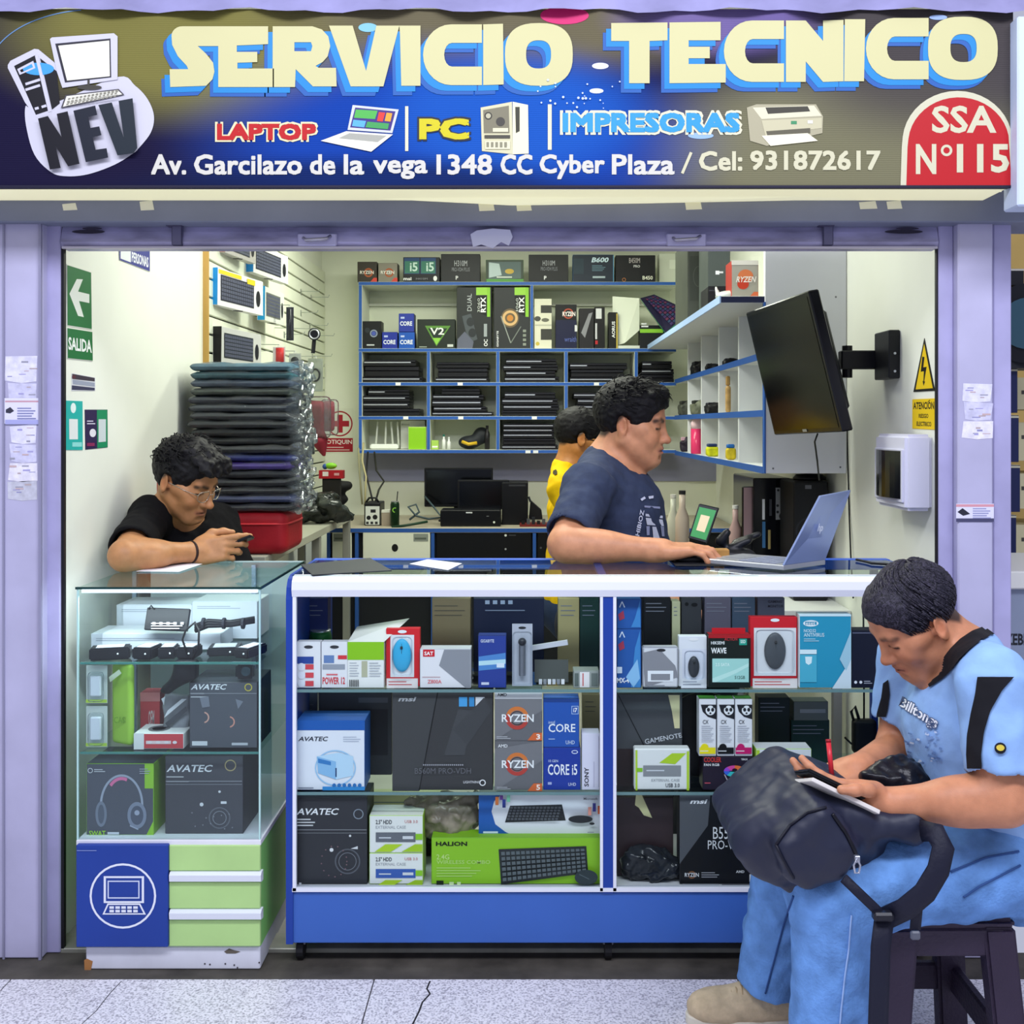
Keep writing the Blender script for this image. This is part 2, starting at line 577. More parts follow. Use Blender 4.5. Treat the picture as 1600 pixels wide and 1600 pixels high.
for cx, w_ in ((138, 26), (1412, 30)):
  f = Face((0, 2.874, 0))
  f.disc(cx, 362, w_, '#2a2636', ry=3.2, rough=.7)
  f.disc(cx + 6, 357, w_ * .6, '#332e42', ry=2.2, rough=.7)
  f.build('slot_hole', sh)
f = Face((0, 2.874, 0))
f.poly([(735, 366), (745, 360), (770, 357), (797, 359), (801, 370), (795, 384), (783, 378), (770, 388), (752, 382), (739, 386)], '#dcdcf0', rough=.7)
f.build('paint_patch', sh)
fr = random.Random(3)
def posters(x0, x1, y0, y1, rows, Y, parent):
  y = y0
  for k in range(rows):
    h = (y1 - y0) / rows
    f = Face((0, Y, 0))
    cc = ['#dedcf0', '#cfcde6', '#e6e2ee', '#c6c6d2', '#d6d4ee'][k % 5]
    pts = [(x0 + fr.uniform(0, 6), y + fr.uniform(-2, 3)), (x1 - fr.uniform(0, 4), y + fr.uniform(-3, 2)), (x1 - fr.uniform(0, 5), y + h * .95), ((x0 + x1) / 2, y + h * 1.02), (x0 + fr.uniform(0, 8), y + h * .92)]
    f.poly(pts, cc, rough=.6, noise=.15, ns=60)
    for q in range(5):
      xx, yy = fr.uniform(x0 + 4, x1 - 14), fr.uniform(y + 3, y + h - 5)
      f.rect(xx, yy, xx + fr.uniform(5, 14), yy + fr.uniform(1, 3), ['#8f8fb8', '#b8a8a8', '#9b9aa8', '#a6a2d0', '#c9b0b0'][q], rough=.7)
    f.build('poster_scrap', parent)
    y += h
posters(7, 60, 556, 640, 2, 2.85, pl1)
f = Face((0, 2.85, 0), base=.003)
f.rect(7, 622, 61, 662, '#e2e0f2', rough=.5)
f.rect(8, 626, 60, 628.5, '#c99aa4')
f.poly([(9, 640), (16, 636), (22, 642), (16, 646), (9, 645)], '#3a3a48')
f.lines(27, 636, 58, 656, 5, '#8488b4', 1.8)
f.rect(8, 656, 60, 663, '#a9abdc')
f.build('poster_scrap', pl1)
posters(10, 60, 664, 782, 4, 2.85, pl1)
posters(1500, 1552, 600, 686, 3, 2.85, pl2)
f = Face((0, 2.85, 0))
f.rect(1494, 787, 1553, 815, '#e2e0f2', rough=.5)
f.rect(1494, 788, 1553, 792, '#d99aa4')
f.poly([(1496, 800), (1504, 794), (1516, 803), (1505, 806)], '#2c2c38')
f.lines(1520, 793, 1550, 811, 5, '#9a9cc4', 1.6)
f.rect(1494, 810, 1553, 815.5, '#4a4a68')
f.build('poster_scrap', pl2)
# ================================================================== the shop sign
YS = 2.66
def sign_mat():
  m = bpy.data.materials.new('banner_print')
  m.use_nodes = True
  nt = m.node_tree
  b = nt.nodes['Principled BSDF']
  b.inputs['Roughness'].default_value = 0.7
  b.inputs['Specular IOR Level'].default_value = 0.08
  tc = nt.nodes.new('ShaderNodeTexCoord')
  def blob(cx, cz, rx, rz):
    mp = nt.nodes.new('ShaderNodeMapping')
    mp.vector_type = 'POINT'
    mp.inputs['Location'].default_value = (-cx / rx, 0, -cz / rz)
    mp.inputs['Scale'].default_value = (1 / rx, 0, 1 / rz)
    nt.links.new(tc.outputs['Object'], mp.inputs[0])
    g = nt.nodes.new('ShaderNodeTexGradient')
    g.gradient_type = 'SPHERICAL'
    nt.links.new(mp.outputs[0], g.inputs[0])
    r = nt.nodes.new('ShaderNodeValToRGB')
    r.color_ramp.interpolation = 'EASE'
    r.color_ramp.elements[1].position = 0.55
    nt.links.new(g.outputs[0], r.inputs[0])
    return r.outputs[0]
  def mixc(a, col, fac, k=1.0):
    mx = nt.nodes.new('ShaderNodeMix')
    mx.data_type = 'RGBA'
    mm = nt.nodes.new('ShaderNodeMath')
    mm.operation = 'MULTIPLY'
    mm.inputs[1].default_value = k
    nt.links.new(fac, mm.inputs[0])
    nt.links.new(mm.outputs[0], mx.inputs[0])
    if isinstance(a, tuple):
      mx.inputs[6].default_value = a
    else:
      nt.links.new(a, mx.inputs[6])
    mx.inputs[7].default_value = (*lin(col), 1)
    return mx.outputs[2]
  sx = lambda px: X_(px, YS)
  w = YS / F
  zb = Z_(292, YS)
  zz = lambda py: Z_(py, YS) - zb
  c = (*lin('#1a1633'), 1)
  c = mixc(c, '#77723c', blob(sx(330), zz(40), 420 * w, 190 * w), 1.0)
  c = mixc(c, '#665f48', blob(sx(800), zz(20), 460 * w, 130 * w), 1.0)
  c = mixc(c, '#747156', blob(sx(1330), zz(235), 420 * w, 170 * w), 1.0)
  c = mixc(c, '#4a4543', blob(sx(1450), zz(60), 300 * w, 190 * w), .9)
  c = mixc(c, '#153f98', blob(sx(700), zz(225), 480 * w, 190 * w), 1.0)
  c = mixc(c, '#1f58b0', blob(sx(800), zz(180), 260 * w, 120 * w), .8)
  c = mixc(c, '#75659c', blob(sx(1120), zz(30), 200 * w, 70 * w), .8)
  c = mixc(c, '#0f1b40', blob(sx(560), zz(300), 460 * w, 70 * w), .8)
  wv = nt.nodes.new('ShaderNodeTexWave')
  wv.bands_direction = 'Z'
  wv.inputs['Scale'].default_value = 60
  wv.inputs['Distortion'].default_value = 0.6
  nt.links.new(tc.outputs['Object'], wv.inputs['Vector'])
  bp = nt.nodes.new('ShaderNodeBump')
  bp.inputs['Strength'].default_value = 0.25
  bp.inputs['Distance'].default_value = 0.002
  nt.links.new(wv.outputs['Fac'], bp.inputs['Height'])
  nt.links.new(bp.outputs[0], b.inputs['Normal'])
  nt.links.new(c, b.inputs['Base Color'])
  return m
sg = thing('shop_sign', 'wide printed banner sign reading SERVICIO TECNICO over the shop', 'sign', (0, YS, Z_(292, YS)))
mb = MB().box((X_(-70, YS), YS, Z_(293, YS)), (X_(1583, YS), YS + .02, Z_(14, YS)), sign_mat())
mb.build('banner', sg, origin=(0, YS, Z_(292, YS)))
MB().box((X_(-70, YS), YS + .021, Z_(292, YS) - .002), (X_(1578, YS), YS + .155, Z_(14, YS) + .01), M('#e8e4bc', .6, emit=.55)).build('light_box', sg, .004)
MB().box((X_(-70, YS), YS - .004, Z_(294, YS)), (X_(1583, YS), YS + .004, Z_(290, YS)), M('#17142c', .5)).build('hem', sg)
mb = MB()
pts = [(-70, 296), (100, 300), (300, 300), (600, 300), (800, 297), (1000, 301), (1300, 305), (1565, 297)]
low = [(-70, 306), (100, 309), (300, 304), (500, 306), (800, 321), (1000, 318), (1300, 312), (1565, 300)]
for (a, b), (c_, d) in zip(zip(pts[:-1], pts[1:]), zip(low[:-1], low[1:])):
  mb.add([P(*c_, 2.79), P(*d, 2.79), P(*b, 2.76), P(*a, 2.76)], [(0, 1, 2, 3)], M('#efecc4', .6, emit=.45))
mb.build('loose_backing', sg)
CREAM, CYAN, DEEPC = '#c9c48e', '#0a80c0', '#1a58a4'
sf_ = Face((0, YS, 0), base=.0012, step=.0003)
def arcp(cx, cy, rx, ry, a0, a1, n=10):
  return [(cx + rx * math.cos(math.radians(a0 + (a1 - a0) * i / n)), cy + ry * math.sin(math.radians(a0 + (a1 - a0) * i / n))) for i in range(n + 1)]
def oval(x0, y0, x1, y1, ex=2.6, n=40):
  cx, cy, rx, ry = (x0 + x1) / 2, (y0 + y1) / 2, (x1 - x0) / 2, (y1 - y0) / 2
  q = []
  for i in range(n):
    t = 2 * math.pi * i / n
    c, s = math.cos(t), math.sin(t)
    q.append((cx + rx * math.copysign(abs(c) ** (2 / ex), c), cy + ry * math.copysign(abs(s) ** (2 / ex), s)))
  return q
G = []   # the sixteen letters, each a list of loops in photo pixels
G.append([arcp(285, 56, 17, 15, 180, 270, 6) + [(419, 41), (419, 69), (341, 69), (341, 72), (309, 72)] + [(322, 84), (333, 98), (335, 112), (332, 124), (322, 134)] + [(266, 136), (265, 108), (294, 108)] + [(292, 103), (278, 88), (269, 70)]])
G.append([[(341, 69), (419, 69), (419, 41), (419, 69), (370, 71), (370, 81), (402, 81), (402, 97), (371, 98), (371, 107), (428, 107), (428, 136), (341, 136)]])
G.append([[(426, 41)] + [(488, 41), (503, 46), (513, 57), (516, 72), (512, 88), (504, 97), (493, 103), (498, 106), (525, 106), (526, 135), (489, 135), (462, 108), (461, 136), (426, 136)], [(460, 66), (486, 66), (488, 72), (486, 80), (460, 80)]])
G.append([[(514, 40), (551, 40), (572, 111), (588, 40), (624, 40), (599, 135), (548, 135)]])
G.append([[(624, 40), (657, 40), (657, 134), (627, 134), (625, 54)]])
def cglyph(x0, x1, y0, y1, th, x2=None):
  m = (y0 + y1) / 2
  r = (y1 - y0) / 2
  ri = r - th
  k = 44
  ix = x0 + 33
  return [arcp(x0 + k, m, k, r, 270, 90, 14) + [(x1, y1), (x1, y1 - th), (ix + 14, y1 - th)] + arcp(ix + 12, m, 12, ri, 90, 270, 8) + [(x1, y0 + th), (x1, y0)]]
G.append(cglyph(661, 753, 38, 133, 29))
G.append([[(755, 38), (786, 37), (787, 132), (755, 133)]])
G.append([oval(789, 36, 895, 134), oval(822, 63, 861, 107)])
G.append([[(955, 36), (1043, 35), (1043, 63), (1015, 64), (1015, 130), (983, 130), (983, 64), (955, 64)]])
G.append([[(1046, 35), (1126, 34), (1126, 63), (1076, 63), (1076, 73), (1109, 73), (1109, 91), (1076, 91), (1076, 100), (1134, 100), (1134, 129), (1046, 130)]])
G.append(cglyph(1131, 1225, 32, 128, 29))
G.append([[(1228, 32), (1259, 32), (1286, 64), (1286, 32), (1318, 31), (1318, 127), (1286, 128), (1259, 96), (1259, 128), (1228, 128)]])
G.append([[(1320, 30), (1352, 30), (1350, 127), (1319, 127)]])
G.append(cglyph(1353, 1451, 28, 124, 29))
G.append([oval(1450, 26, 1559, 125), oval(1485, 53, 1526, 97)])
for g in G:
  sd = Face((0, YS, 0), base=.0008, step=.0006)
  for dx, dy, c in ((-13, 15, DEEPC), (-8, 9, CYAN)):
    sd.holes([[(x + dx, y + dy) for x, y in l] for l in g], c, rough=.45)
  lt = Face((0, YS, 0), base=.0030, step=.0001)
  lt.holes(g, CREAM, rough=.45)
  lo_ = lt.build('title_letter', sg)
  sd.build('letter_shadow', lo_)
f = Face((0, YS, 0), base=.001, step=.0002)
WARM = '#dad6b4'
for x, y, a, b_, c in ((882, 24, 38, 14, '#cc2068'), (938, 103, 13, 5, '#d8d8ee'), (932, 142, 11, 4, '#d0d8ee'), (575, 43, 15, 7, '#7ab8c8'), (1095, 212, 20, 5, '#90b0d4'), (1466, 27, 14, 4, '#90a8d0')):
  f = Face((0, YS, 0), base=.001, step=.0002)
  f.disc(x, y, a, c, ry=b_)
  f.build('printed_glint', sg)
f = Face((0, YS, 0), base=.001, step=.0002)
for k in range(26):
  a, b_ = fr.gauss(900, 40), fr.gauss(150, 14)
  f.disc(a, b_, fr.uniform(.8, 2.2), '#c8d4ee', seg=8)
f.build('printed_stars', sg)['kind'] = 'stuff'
f = Face((0, YS, 0), base=.001, step=.0002)
f.ring(150, 110, 168, 1.6, '#5f86b0', ry=96, a0=195, a1=262)
f.build('printed_arc', sg)
def word(nm, items):
  f = Face((0, YS, 0), base=.0015, step=.00008)
  for t_, a, b_, c, d, col, fat in items:
    for dx, dy in ((-1, -1), (1, -1), (-1, 1), (1, 1), (0, 0)) if fat else ((0, 0),):
      f.text(t_, a + fat * (1 + dx), b_ + fat * (1 + dy), c - fat * (1 - dx), d - fat * (1 - dy), col, 0)
    f.off += .0004
  f.build(nm, sg)
word('word_lettering', [('LAPTOP', 336, 190, 497, 222, '#dcd5a6', 4.2), ('LAPTOP', 339, 193, 494, 219, '#b80810', 1.8)])
word('word_lettering', [('PC', 652, 182, 736, 221, '#20242e', 4.2), ('PC', 655, 185, 733, 218, '#ccc010', 2.4)])
word('word_lettering', [('IMPRESORAS', 875, 172, 1160, 211, '#d8d4b4', 4.2), ('IMPRESORAS', 879, 176, 1156, 207, '#2f94c4', 2.0)])
for r_ in ((633, 166, 638, 236), (856, 163, 862, 234)):
  f = Face((0, YS, 0), base=.0015)
  f.rect(*r_, WARM)
  f.build('divider_bar', sg)
for t_, a, b_ in (('Av.', 236, 291), ('Garcilazo', 303, 472), ('de', 484, 524), ('la', 537, 569), ('vega', 583, 668), ('1348', 682, 769), ('CC', 782, 832), ('Cyber', 843, 945), ('Plaza', 956, 1054)):
  word('address_lettering', [(t_, a, 241 if t_ not in ('vega',) else 250, b_, 273 if t_ not in ('vega', 'Cyber') else 280, '#cfccc0', 1.1)])
f = Face((0, YS, 0), base=.0015)
f.line(1066, 271, 1080, 238, 4.5, '#ccc8a6')
f.build('slash', sg)
word('phone_lettering', [('Cel:', 1092, 236, 1160, 267, '#ccc8a6', 1.1)])
word('phone_lettering', [('931872617', 1172, 235, 1376, 266, '#ccc8a6', 1.1)])
f = Face((0, YS, 0), base=.0015, step=.0002)
f.poly([(551, 164), (623, 171), (613, 208), (543, 203)], '#c9ccd2')
f.poly([(555, 168), (618, 174), (610, 204), (547, 199)], '#3c2b78')
f.poly([(556, 171), (590, 173), (586, 186), (553, 184)], '#4fae4a')
f.poly([(552, 187), (572, 189), (569, 199), (550, 197)], '#58a8d8')
f.poly([(592, 175), (602, 176), (598, 190), (589, 189)], '#d83a30')
f.poly([(604, 176), (613, 177), (610, 190), (601, 189)], '#e8a030')
f.poly([(574, 190), (608, 193), (606, 202), (571, 199)], '#3f9a50')
f.poly([(541, 205), (614, 210), (580, 237), (501, 220)], '#e8e4d0')
f.poly([(546, 208), (604, 212), (590, 222), (529, 216)], '#a6a698')
f.build('laptop_picture', sg)
f = Face((0, YS, 0), base=.0015, step=.0002)
f.poly([(751, 168), (800, 159), (801, 241), (753, 236)], '#cfcaa2')
f.poly([(801, 159), (825, 164), (826, 240), (801, 241)], '#efeabc')
f.poly([(805, 167), (812, 167), (812, 205), (806, 208)], '#3b3a2c')
f.poly([(755, 172), (795, 165), (796, 208), (756, 208)], '#7d7860')
f.disc(763, 181, 6, '#3a382e'); f.disc(763, 181, 4, '#b8b494')
f.disc(782, 190, 7, '#45423a'); f.rect(770, 200, 794, 206, '#d8d4b0')
f.rect(757, 211, 797, 216, '#4a473c'); f.rect(758, 220, 797, 233, '#dcd8b4')
for q in range(5):
  f.rect(760 + q * 7, 222, 764 + q * 7, 230, '#8a866c')
f.build('tower_picture', sg)
f = Face((0, YS, 0), base=.0015, step=.0002)
f.poly([(1167, 168), (1182, 163), (1275, 163), (1286, 182), (1285, 208), (1198, 228), (1172, 220)], '#a9a384')
f.poly([(1176, 168), (1272, 165), (1284, 181), (1190, 186)], '#d9d4b2')
f.poly([(1196, 168), (1262, 166), (1266, 174), (1200, 178)], '#3f3c30')
f.poly([(1190, 188), (1284, 184), (1284, 200), (1196, 212)], '#c2bc98')
f.poly([(1197, 205), (1266, 200), (1266, 208), (1200, 215)], '#5d5846')
f.poly([(1190, 212), (1262, 208), (1278, 220), (1204, 228)], '#efe9c6')
f.rect(1236, 189, 1245, 194, '#3f8a5c'); f.rect(1262, 188, 1270, 193, '#e8e4d4')
f.build('printer_picture', sg)
f = Face((0, YS, 0), base=.0015, step=.0002)
LW = '#c8c6d0'
k = 260 / 1600
L = lambda pts: [(x * k, 30 + y * k) for x, y in pts]
def rnd(p, n=5):
  out = []
  for i in range(len(p)):
    a, b, c, d = (np.array(p[(i + j) % len(p)]) for j in (-1, 0, 1, 2))
    for q in range(n):
      t = q / n
      out.append(tuple(.5 * (2 * b + (c - a) * t + (2 * a - 5 * b + 4 * c - d) * t * t + (3 * b - a - 3 * c + d) * t ** 3)))
  return out
f.poly(rnd(L([(245, 840), (300, 850), (540, 800), (1130, 555), (1300, 640), (1420, 770), (1480, 930), (1450, 1090), (1330, 1245), (1280, 1290), (1100, 1400), (850, 1490), (640, 1510), (490, 1470), (330, 1300), (250, 1020)])), LW)
f.poly(L([(75, 440), (100, 400), (330, 285), (370, 290), (540, 430), (570, 800), (480, 920), (345, 945), (240, 800), (75, 470)]), LW)
f.poly(L([(135, 450), (340, 345), (465, 880), (345, 920)]), '#0c0a12')
f.poly(L([(385, 375), (545, 500), (575, 810), (500, 870)]), '#0c0a12')
f.disc(370 * k, 30 + 478 * k, 150 * k, '#3f9ad8', ry=60 * k)
for a in ([(165, 480), (320, 400), (340, 470), (190, 535)],):
  f.holes([L(a), L([(190, 490), (305, 430), (318, 462), (205, 512)])], LW)
f.line(350 * k, 30 + 345 * k, 480 * k, 30 + 890 * k, 5, LW)
for y0 in (625, 680):
  f.line(245 * k, 30 + y0 * k, 385 * k, 30 + (y0 - 45) * k, 4, LW)
f.line(335 * k, 30 + 862 * k, 372 * k, 30 + 852 * k, 4, LW); f.line(400 * k, 30 + 845 * k, 445 * k, 30 + 830 * k, 4, LW)
f.poly(L([(480, 190), (500, 175), (1095, 135), (1130, 165), (1130, 580), (600, 660), (545, 500)]), LW)
f.poly(L([(530, 235), (1062, 185), (1070, 560), (625, 610)]), '#2a2833')
f.poly(L([(560, 255), (1050, 205), (1056, 548), (645, 590)]), '#efedd6')
f.disc(860 * k, 30 + 655 * k, 118 * k, '#3f3c34', ry=24 * k)
f.rect(840 * k, 30 + 585 * k, 862 * k, 30 + 640 * k, '#3f3c34')
f.poly(L([(630, 730), (1140, 670), (1195, 725), (585, 855)]), '#48454a')
f.poly(L([(640, 740), (1132, 682), (1175, 722), (605, 842)]), '#e4e2d0')
for r_ in range(3):
  for q in range(13):
    x, y = 655 + q * 38 - r_ * 8, 760 + r_ * 26 - q * 6.5
    f.poly(L([(x, y), (x + 24, y - 4), (x + 20, y + 12), (x - 4, y + 16)]), '#8b8878')
DK = '#0a0914'
f.poly(L([(365, 955), (460, 930), (590, 1130), (545, 910), (650, 885), (765, 1390), (655, 1415), (530, 1210), (585, 1430), (480, 1445)]), DK)
f.poly(L([(705, 880), (915, 830), (935, 920), (850, 940), (870, 1045), (955, 1030), (975, 1115), (890, 1135), (920, 1255), (1025, 1240), (1040, 1330), (825, 1375)]), '#121826')
f.poly(L([(945, 825), (1075, 800), (1190, 1140), (1140, 785), (1275, 760), (1320, 1240), (1280, 1290), (1130, 1310)]), '#15202a')
f.build('round_logo', sg)
f = Face((0, YS, 0), base=.0015, step=.0002)
bd = [(1407, 292), (1409, 230)] + arcp(1496, 222, 86, 80, 186, 354, 20) + [(1581, 292)]
bd2 = [(1416, 292), (1418, 230)] + arcp(1498, 224, 79, 72, 186, 350, 20) + [(1581, 292)]
f.poly(bd, '#ccc8aa')
f.poly(bd2, '#b40e18')
f.text('SSA', 1456, 165, 1557, 208, '#ccc8a8', .025)
f.text('N', 1431, 225, 1463, 272, '#ccc8a8', .03)
f.ring(1479, 235, 9, 4, '#ccc8a8')
f.text('115', 1495, 225, 1577, 270, '#ccc8a8', .03)
f.build('stall_number_badge', sg)
mb = MB()
nx, nz = 60, 5
vs_ = []
for j in range(nz):
  for i in range(nx):
    px = -70 + 1700 * i / (nx - 1)
    py = 16 - j * 14 + 3 * math.sin(i * .7) + 2 * math.sin(i * 1.9 + j)
    vs_.append(P(px, py, 2.64 + .012 * math.sin(i * 1.3 + j * 2) + .02 * j))
mb.add(vs_, [(j * nx + i, j * nx + i + 1, (j + 1) * nx + i + 1, (j + 1) * nx + i) for j in range(nz - 1) for i in range(nx - 1)], M('#8f8cb4', .35, noise=.2, ns=6))
o = mb.build('plastic_sheet', smooth=True)
tag(o, 'creased lilac plastic sheet gathered along the top of the sign', 'plastic sheet')
mb = MB().box((X_(1590, 2.62), 2.62, Z_(322, 2.62)), (X_(1700, 2.62), 2.7, Z_(20, 2.6)), M('#c9d6ee', .5))
o = mb.build('light_box_sign', bevel=.004)
tag(o, 'edge of a pale blue neighbouring light box sign at top right', 'sign')
# ================================================================== smooth solid modelling (for people, bags, cloth)
def A3(v):
  return np.array(v, np.float64)
class Solid:
  def __init__(s):
    s.pr = []
    s.noise = None
  def _add(s, fn, lo, hi, k, op):
    s.pr.append((fn, np.array(lo), np.array(hi), k, op))
    return s
  def cap(s, a, b, ra, rb=None, k=.02, op='+'):
    a, b = A3(a), A3(b)
    rb = ra if rb is None else rb
    ba = b - a
    L2 = max(ba @ ba, 1e-9)
    def fn(p):
      t = np.clip(((p - a) @ ba) / L2, 0, 1)
      q = p - a - t[:, None] * ba
      return np.sqrt((q * q).sum(1)) - (ra + (rb - ra) * t)
    r = max(ra, rb)
    return s._add(fn, np.minimum(a, b) - r, np.maximum(a, b) + r, k, op)
  def fcone(s, a, b, ra, rb, k=.01, op='+', rd=.004, flat=1.0, fdir=None):
    """flat ended tapered tube"""
    a, b = A3(a), A3(b)
    u = b - a
    L = np.linalg.norm(u)
    u = u / L
    def fn(p):
      q = p - a
      t = q @ u
      w = q - t[:, None] * u
      d = np.sqrt((w * w).sum(1)) - (ra + (rb - ra) * np.clip(t / L, 0, 1))
      e = np.maximum(-t, t - L)
      h = np.maximum(rd * 3 - np.abs(d - e), 0) / (rd * 3)
      return np.maximum(d, e) + h * h * rd * 3 * .25
    r = max(ra, rb)
    return s._add(fn, np.minimum(a, b) - r, np.maximum(a, b) + r, k, op)
  def ell(s, c, r, R=None, k=.02, op='+'):
    c, r = A3(c), A3(r)
    R = np.eye(3) if R is None else np.array(R)
    def fn(p):
      q = (p - c) @ R
      k0 = np.sqrt(((q / r) ** 2).sum(1))
      k1 = np.sqrt(((q / (r * r)) ** 2).sum(1)) + 1e-9
      return k0 * (k0 - 1) / k1
    e = np.sqrt(((R * r) ** 2).sum(1))
    return s._add(fn, c - e, c + e, k, op)
  def rbox(s, c, h, R=None, rd=.01, k=.01, op='+'):
    c, h = A3(c), A3(h)
    R = np.eye(3) if R is None else np.array(R)
    def fn(p):
      q = np.abs((p - c) @ R) - (h - rd)
      return np.sqrt((np.maximum(q, 0) ** 2).sum(1)) + np.minimum(q.max(1), 0) - rd
    e = np.abs(R) @ h
    return s._add(fn, c - e, c + e, k, op)
  def slabpoly(s, pts, y0, y1, rd=.03, k=.02, op='+'):
    """a rounded slab: outline in the XZ plane, thickness along Y"""
    pts = np.array(pts)
    c = pts.mean(0)
    pts = c + (pts - c) * (1 - rd / np.linalg.norm(pts - c, axis=1)[:, None])
    ym, yh = (y0 + y1) / 2, (y1 - y0) / 2 - rd
    def fn(p):
      q = p[:, [0, 2]]
      d = np.full(len(q), 1e9)
      sg_ = np.ones(len(q))
      n = len(pts)
      for i in range(n):
        a, b = pts[i], pts[i - 1]
        e, w = b - a, q - a
        t = np.clip((w @ e) / (e @ e), 0, 1)
        bb = w - t[:, None] * e
        d = np.minimum(d, (bb * bb).sum(1))
        c1, c2, c3 = q[:, 1] >= a[1], q[:, 1] < b[1], e[0] * w[:, 1] > e[1] * w[:, 0]
        fl = (c1 & c2 & c3) | (~c1 & ~c2 & ~c3)
        sg_ = np.where(fl, -sg_, sg_)
      d2 = np.sqrt(d) * sg_
      dy = np.abs(p[:, 1] - ym) - yh
      return np.sqrt(np.maximum(d2, 0) ** 2 + np.maximum(dy, 0) ** 2) + np.minimum(np.maximum(d2, dy), 0) - rd
    lo = pts.min(0) - rd
    hi = pts.max(0) + rd
    return s._add(fn, (lo[0], y0, lo[1]), (hi[0], y1, hi[1]), k, op)
  def plane(s, p0, n, k=.004):
    """keep only the side the normal points away from"""
    p0, n = A3(p0), A3(n)
    n = n / np.linalg.norm(n)
    return s._add(lambda p: (p - p0) @ n, [-9] * 3, [9] * 3, k, 'x')
  def ev(s, p, lo, hi, mg):
    d = None
    for fn, a, b, k, op in s.pr:
      if op != 'x' and ((a - mg - k > hi).any() or (b + mg + k < lo).any()):
        continue
      if op == '+':
        q = fn(p)
        if d is None:
          d = q
        else:
          h = np.maximum(k - np.abs(d - q), 0) / k
          d = np.minimum(d, q) - h * h * k * .25
      elif d is not None:
        q = -fn(p) if op == '-' else fn(p)
        h = np.maximum(k - np.abs(d - q), 0) / k
        d = np.maximum(d, q) + h * h * k * .25
    if d is not None and s.noise is not None:
      d = d + s.noise(p)
    return d
  def mesh(s, h):
    lo = np.min([a for f, a, b, k, op in s.pr if op == '+'], 0) - 3 * h - .012
    hi = np.max([b for f, a, b, k, op in s.pr if op == '+'], 0) + 3 * h + .012
    n = np.ceil((hi - lo) / h).astype(int) + 1
    B = 24
    D = np.full(n, 1.0, np.float32)
    ax = [lo[i] + h * np.arange(n[i]) for i in range(3)]
    for i in range(0, n[0], B):
      for j in range(0, n[1], B):
        for k in range(0, n[2], B):
          x, y, z = ax[0][i:i + B], ax[1][j:j + B], ax[2][k:k + B]
          l = np.array([x[0], y[0], z[0]])
          u = np.array([x[-1], y[-1], z[-1]])
          if not any(op == '+' and not ((a - .012 > u).any() or (b + .012 < l).any()) for f, a, b, kk, op in s.pr):
            continue
          c = ((l + u) / 2)[None]
          rad = np.linalg.norm(u - l) / 2
          dc = s.ev(c, l, u, rad + .02)
          if dc is not None and dc[0] > rad * 1.5 + .03:
            continue
          g = np.stack(np.meshgrid(x, y, z, indexing='ij'), -1).reshape(-1, 3)
          d = s.ev(g, l, u, .02)
          if d is not None:
            D[i:i + B, j:j + B, k:k + B] = d.reshape(len(x), len(y), len(z))
    neg = D < 0
    cnt = np.zeros(n - 1, np.uint8)
    for a in (0, 1):
      for b in (0, 1):
        for c in (0, 1):
          cnt += neg[a:n[0] - 1 + a, b:n[1] - 1 + b, c:n[2] - 1 + c]
    act = (cnt > 0) & (cnt < 8)
    idx = np.argwhere(act)
    ids = np.full(n - 1, -1, np.int32)
    ids[act] = np.arange(len(idx))
    acc = np.zeros((len(idx), 3))
    num = np.zeros(len(idx))
    corners = [(a, b, c) for a in (0, 1) for b in (0, 1) for c in (0, 1)]
    val = {c: D[idx[:, 0] + c[0], idx[:, 1] + c[1], idx[:, 2] + c[2]] for c in corners}
    for c in corners:
      for axn in range(3):
        if c[axn] == 0:
          e = list(c)
          e[axn] = 1
          va, vb = val[c], val[tuple(e)]
          m = (va < 0) != (vb < 0)
          t = np.where(m, va / np.where(m, va - vb, 1), 0)
          pos = np.tile(np.array(c, float), (len(idx), 1))
          pos[:, axn] = t
          acc[m] += pos[m]
          num[m] += 1
    V = lo + h * (idx + acc / num[:, None])
    Q = []
    for axn in range(3):
      o1, o2 = (axn + 1) % 3, (axn + 2) % 3
      sl0 = [slice(1, -1)] * 3
      sl1 = [slice(1, -1)] * 3
      sl0[axn] = slice(0, n[axn] - 1)
      sl1[axn] = slice(1, n[axn])
      s0, s1 = neg[tuple(sl0)], neg[tuple(sl1)]
      for flip, mask in ((False, s0 & ~s1), (True, ~s0 & s1)):
        e = np.argwhere(mask)
        if not len(e):
          continue
        base = e.copy()
        base[:, o1] += 1
        base[:, o2] += 1
        q = []
        for d1, d2 in ((-1, -1), (0, -1), (0, 0), (-1, 0)):
          b = base.copy()
          b[:, o1] += d1
          b[:, o2] += d2
          q.append(ids[b[:, 0], b[:, 1], b[:, 2]])
        q = np.stack(q, 1)
        if flip:
          q = q[:, ::-1]
        Q.append(q)
    Q = np.concatenate(Q)
    Q = Q[(Q >= 0).all(1)]
    return V, Q
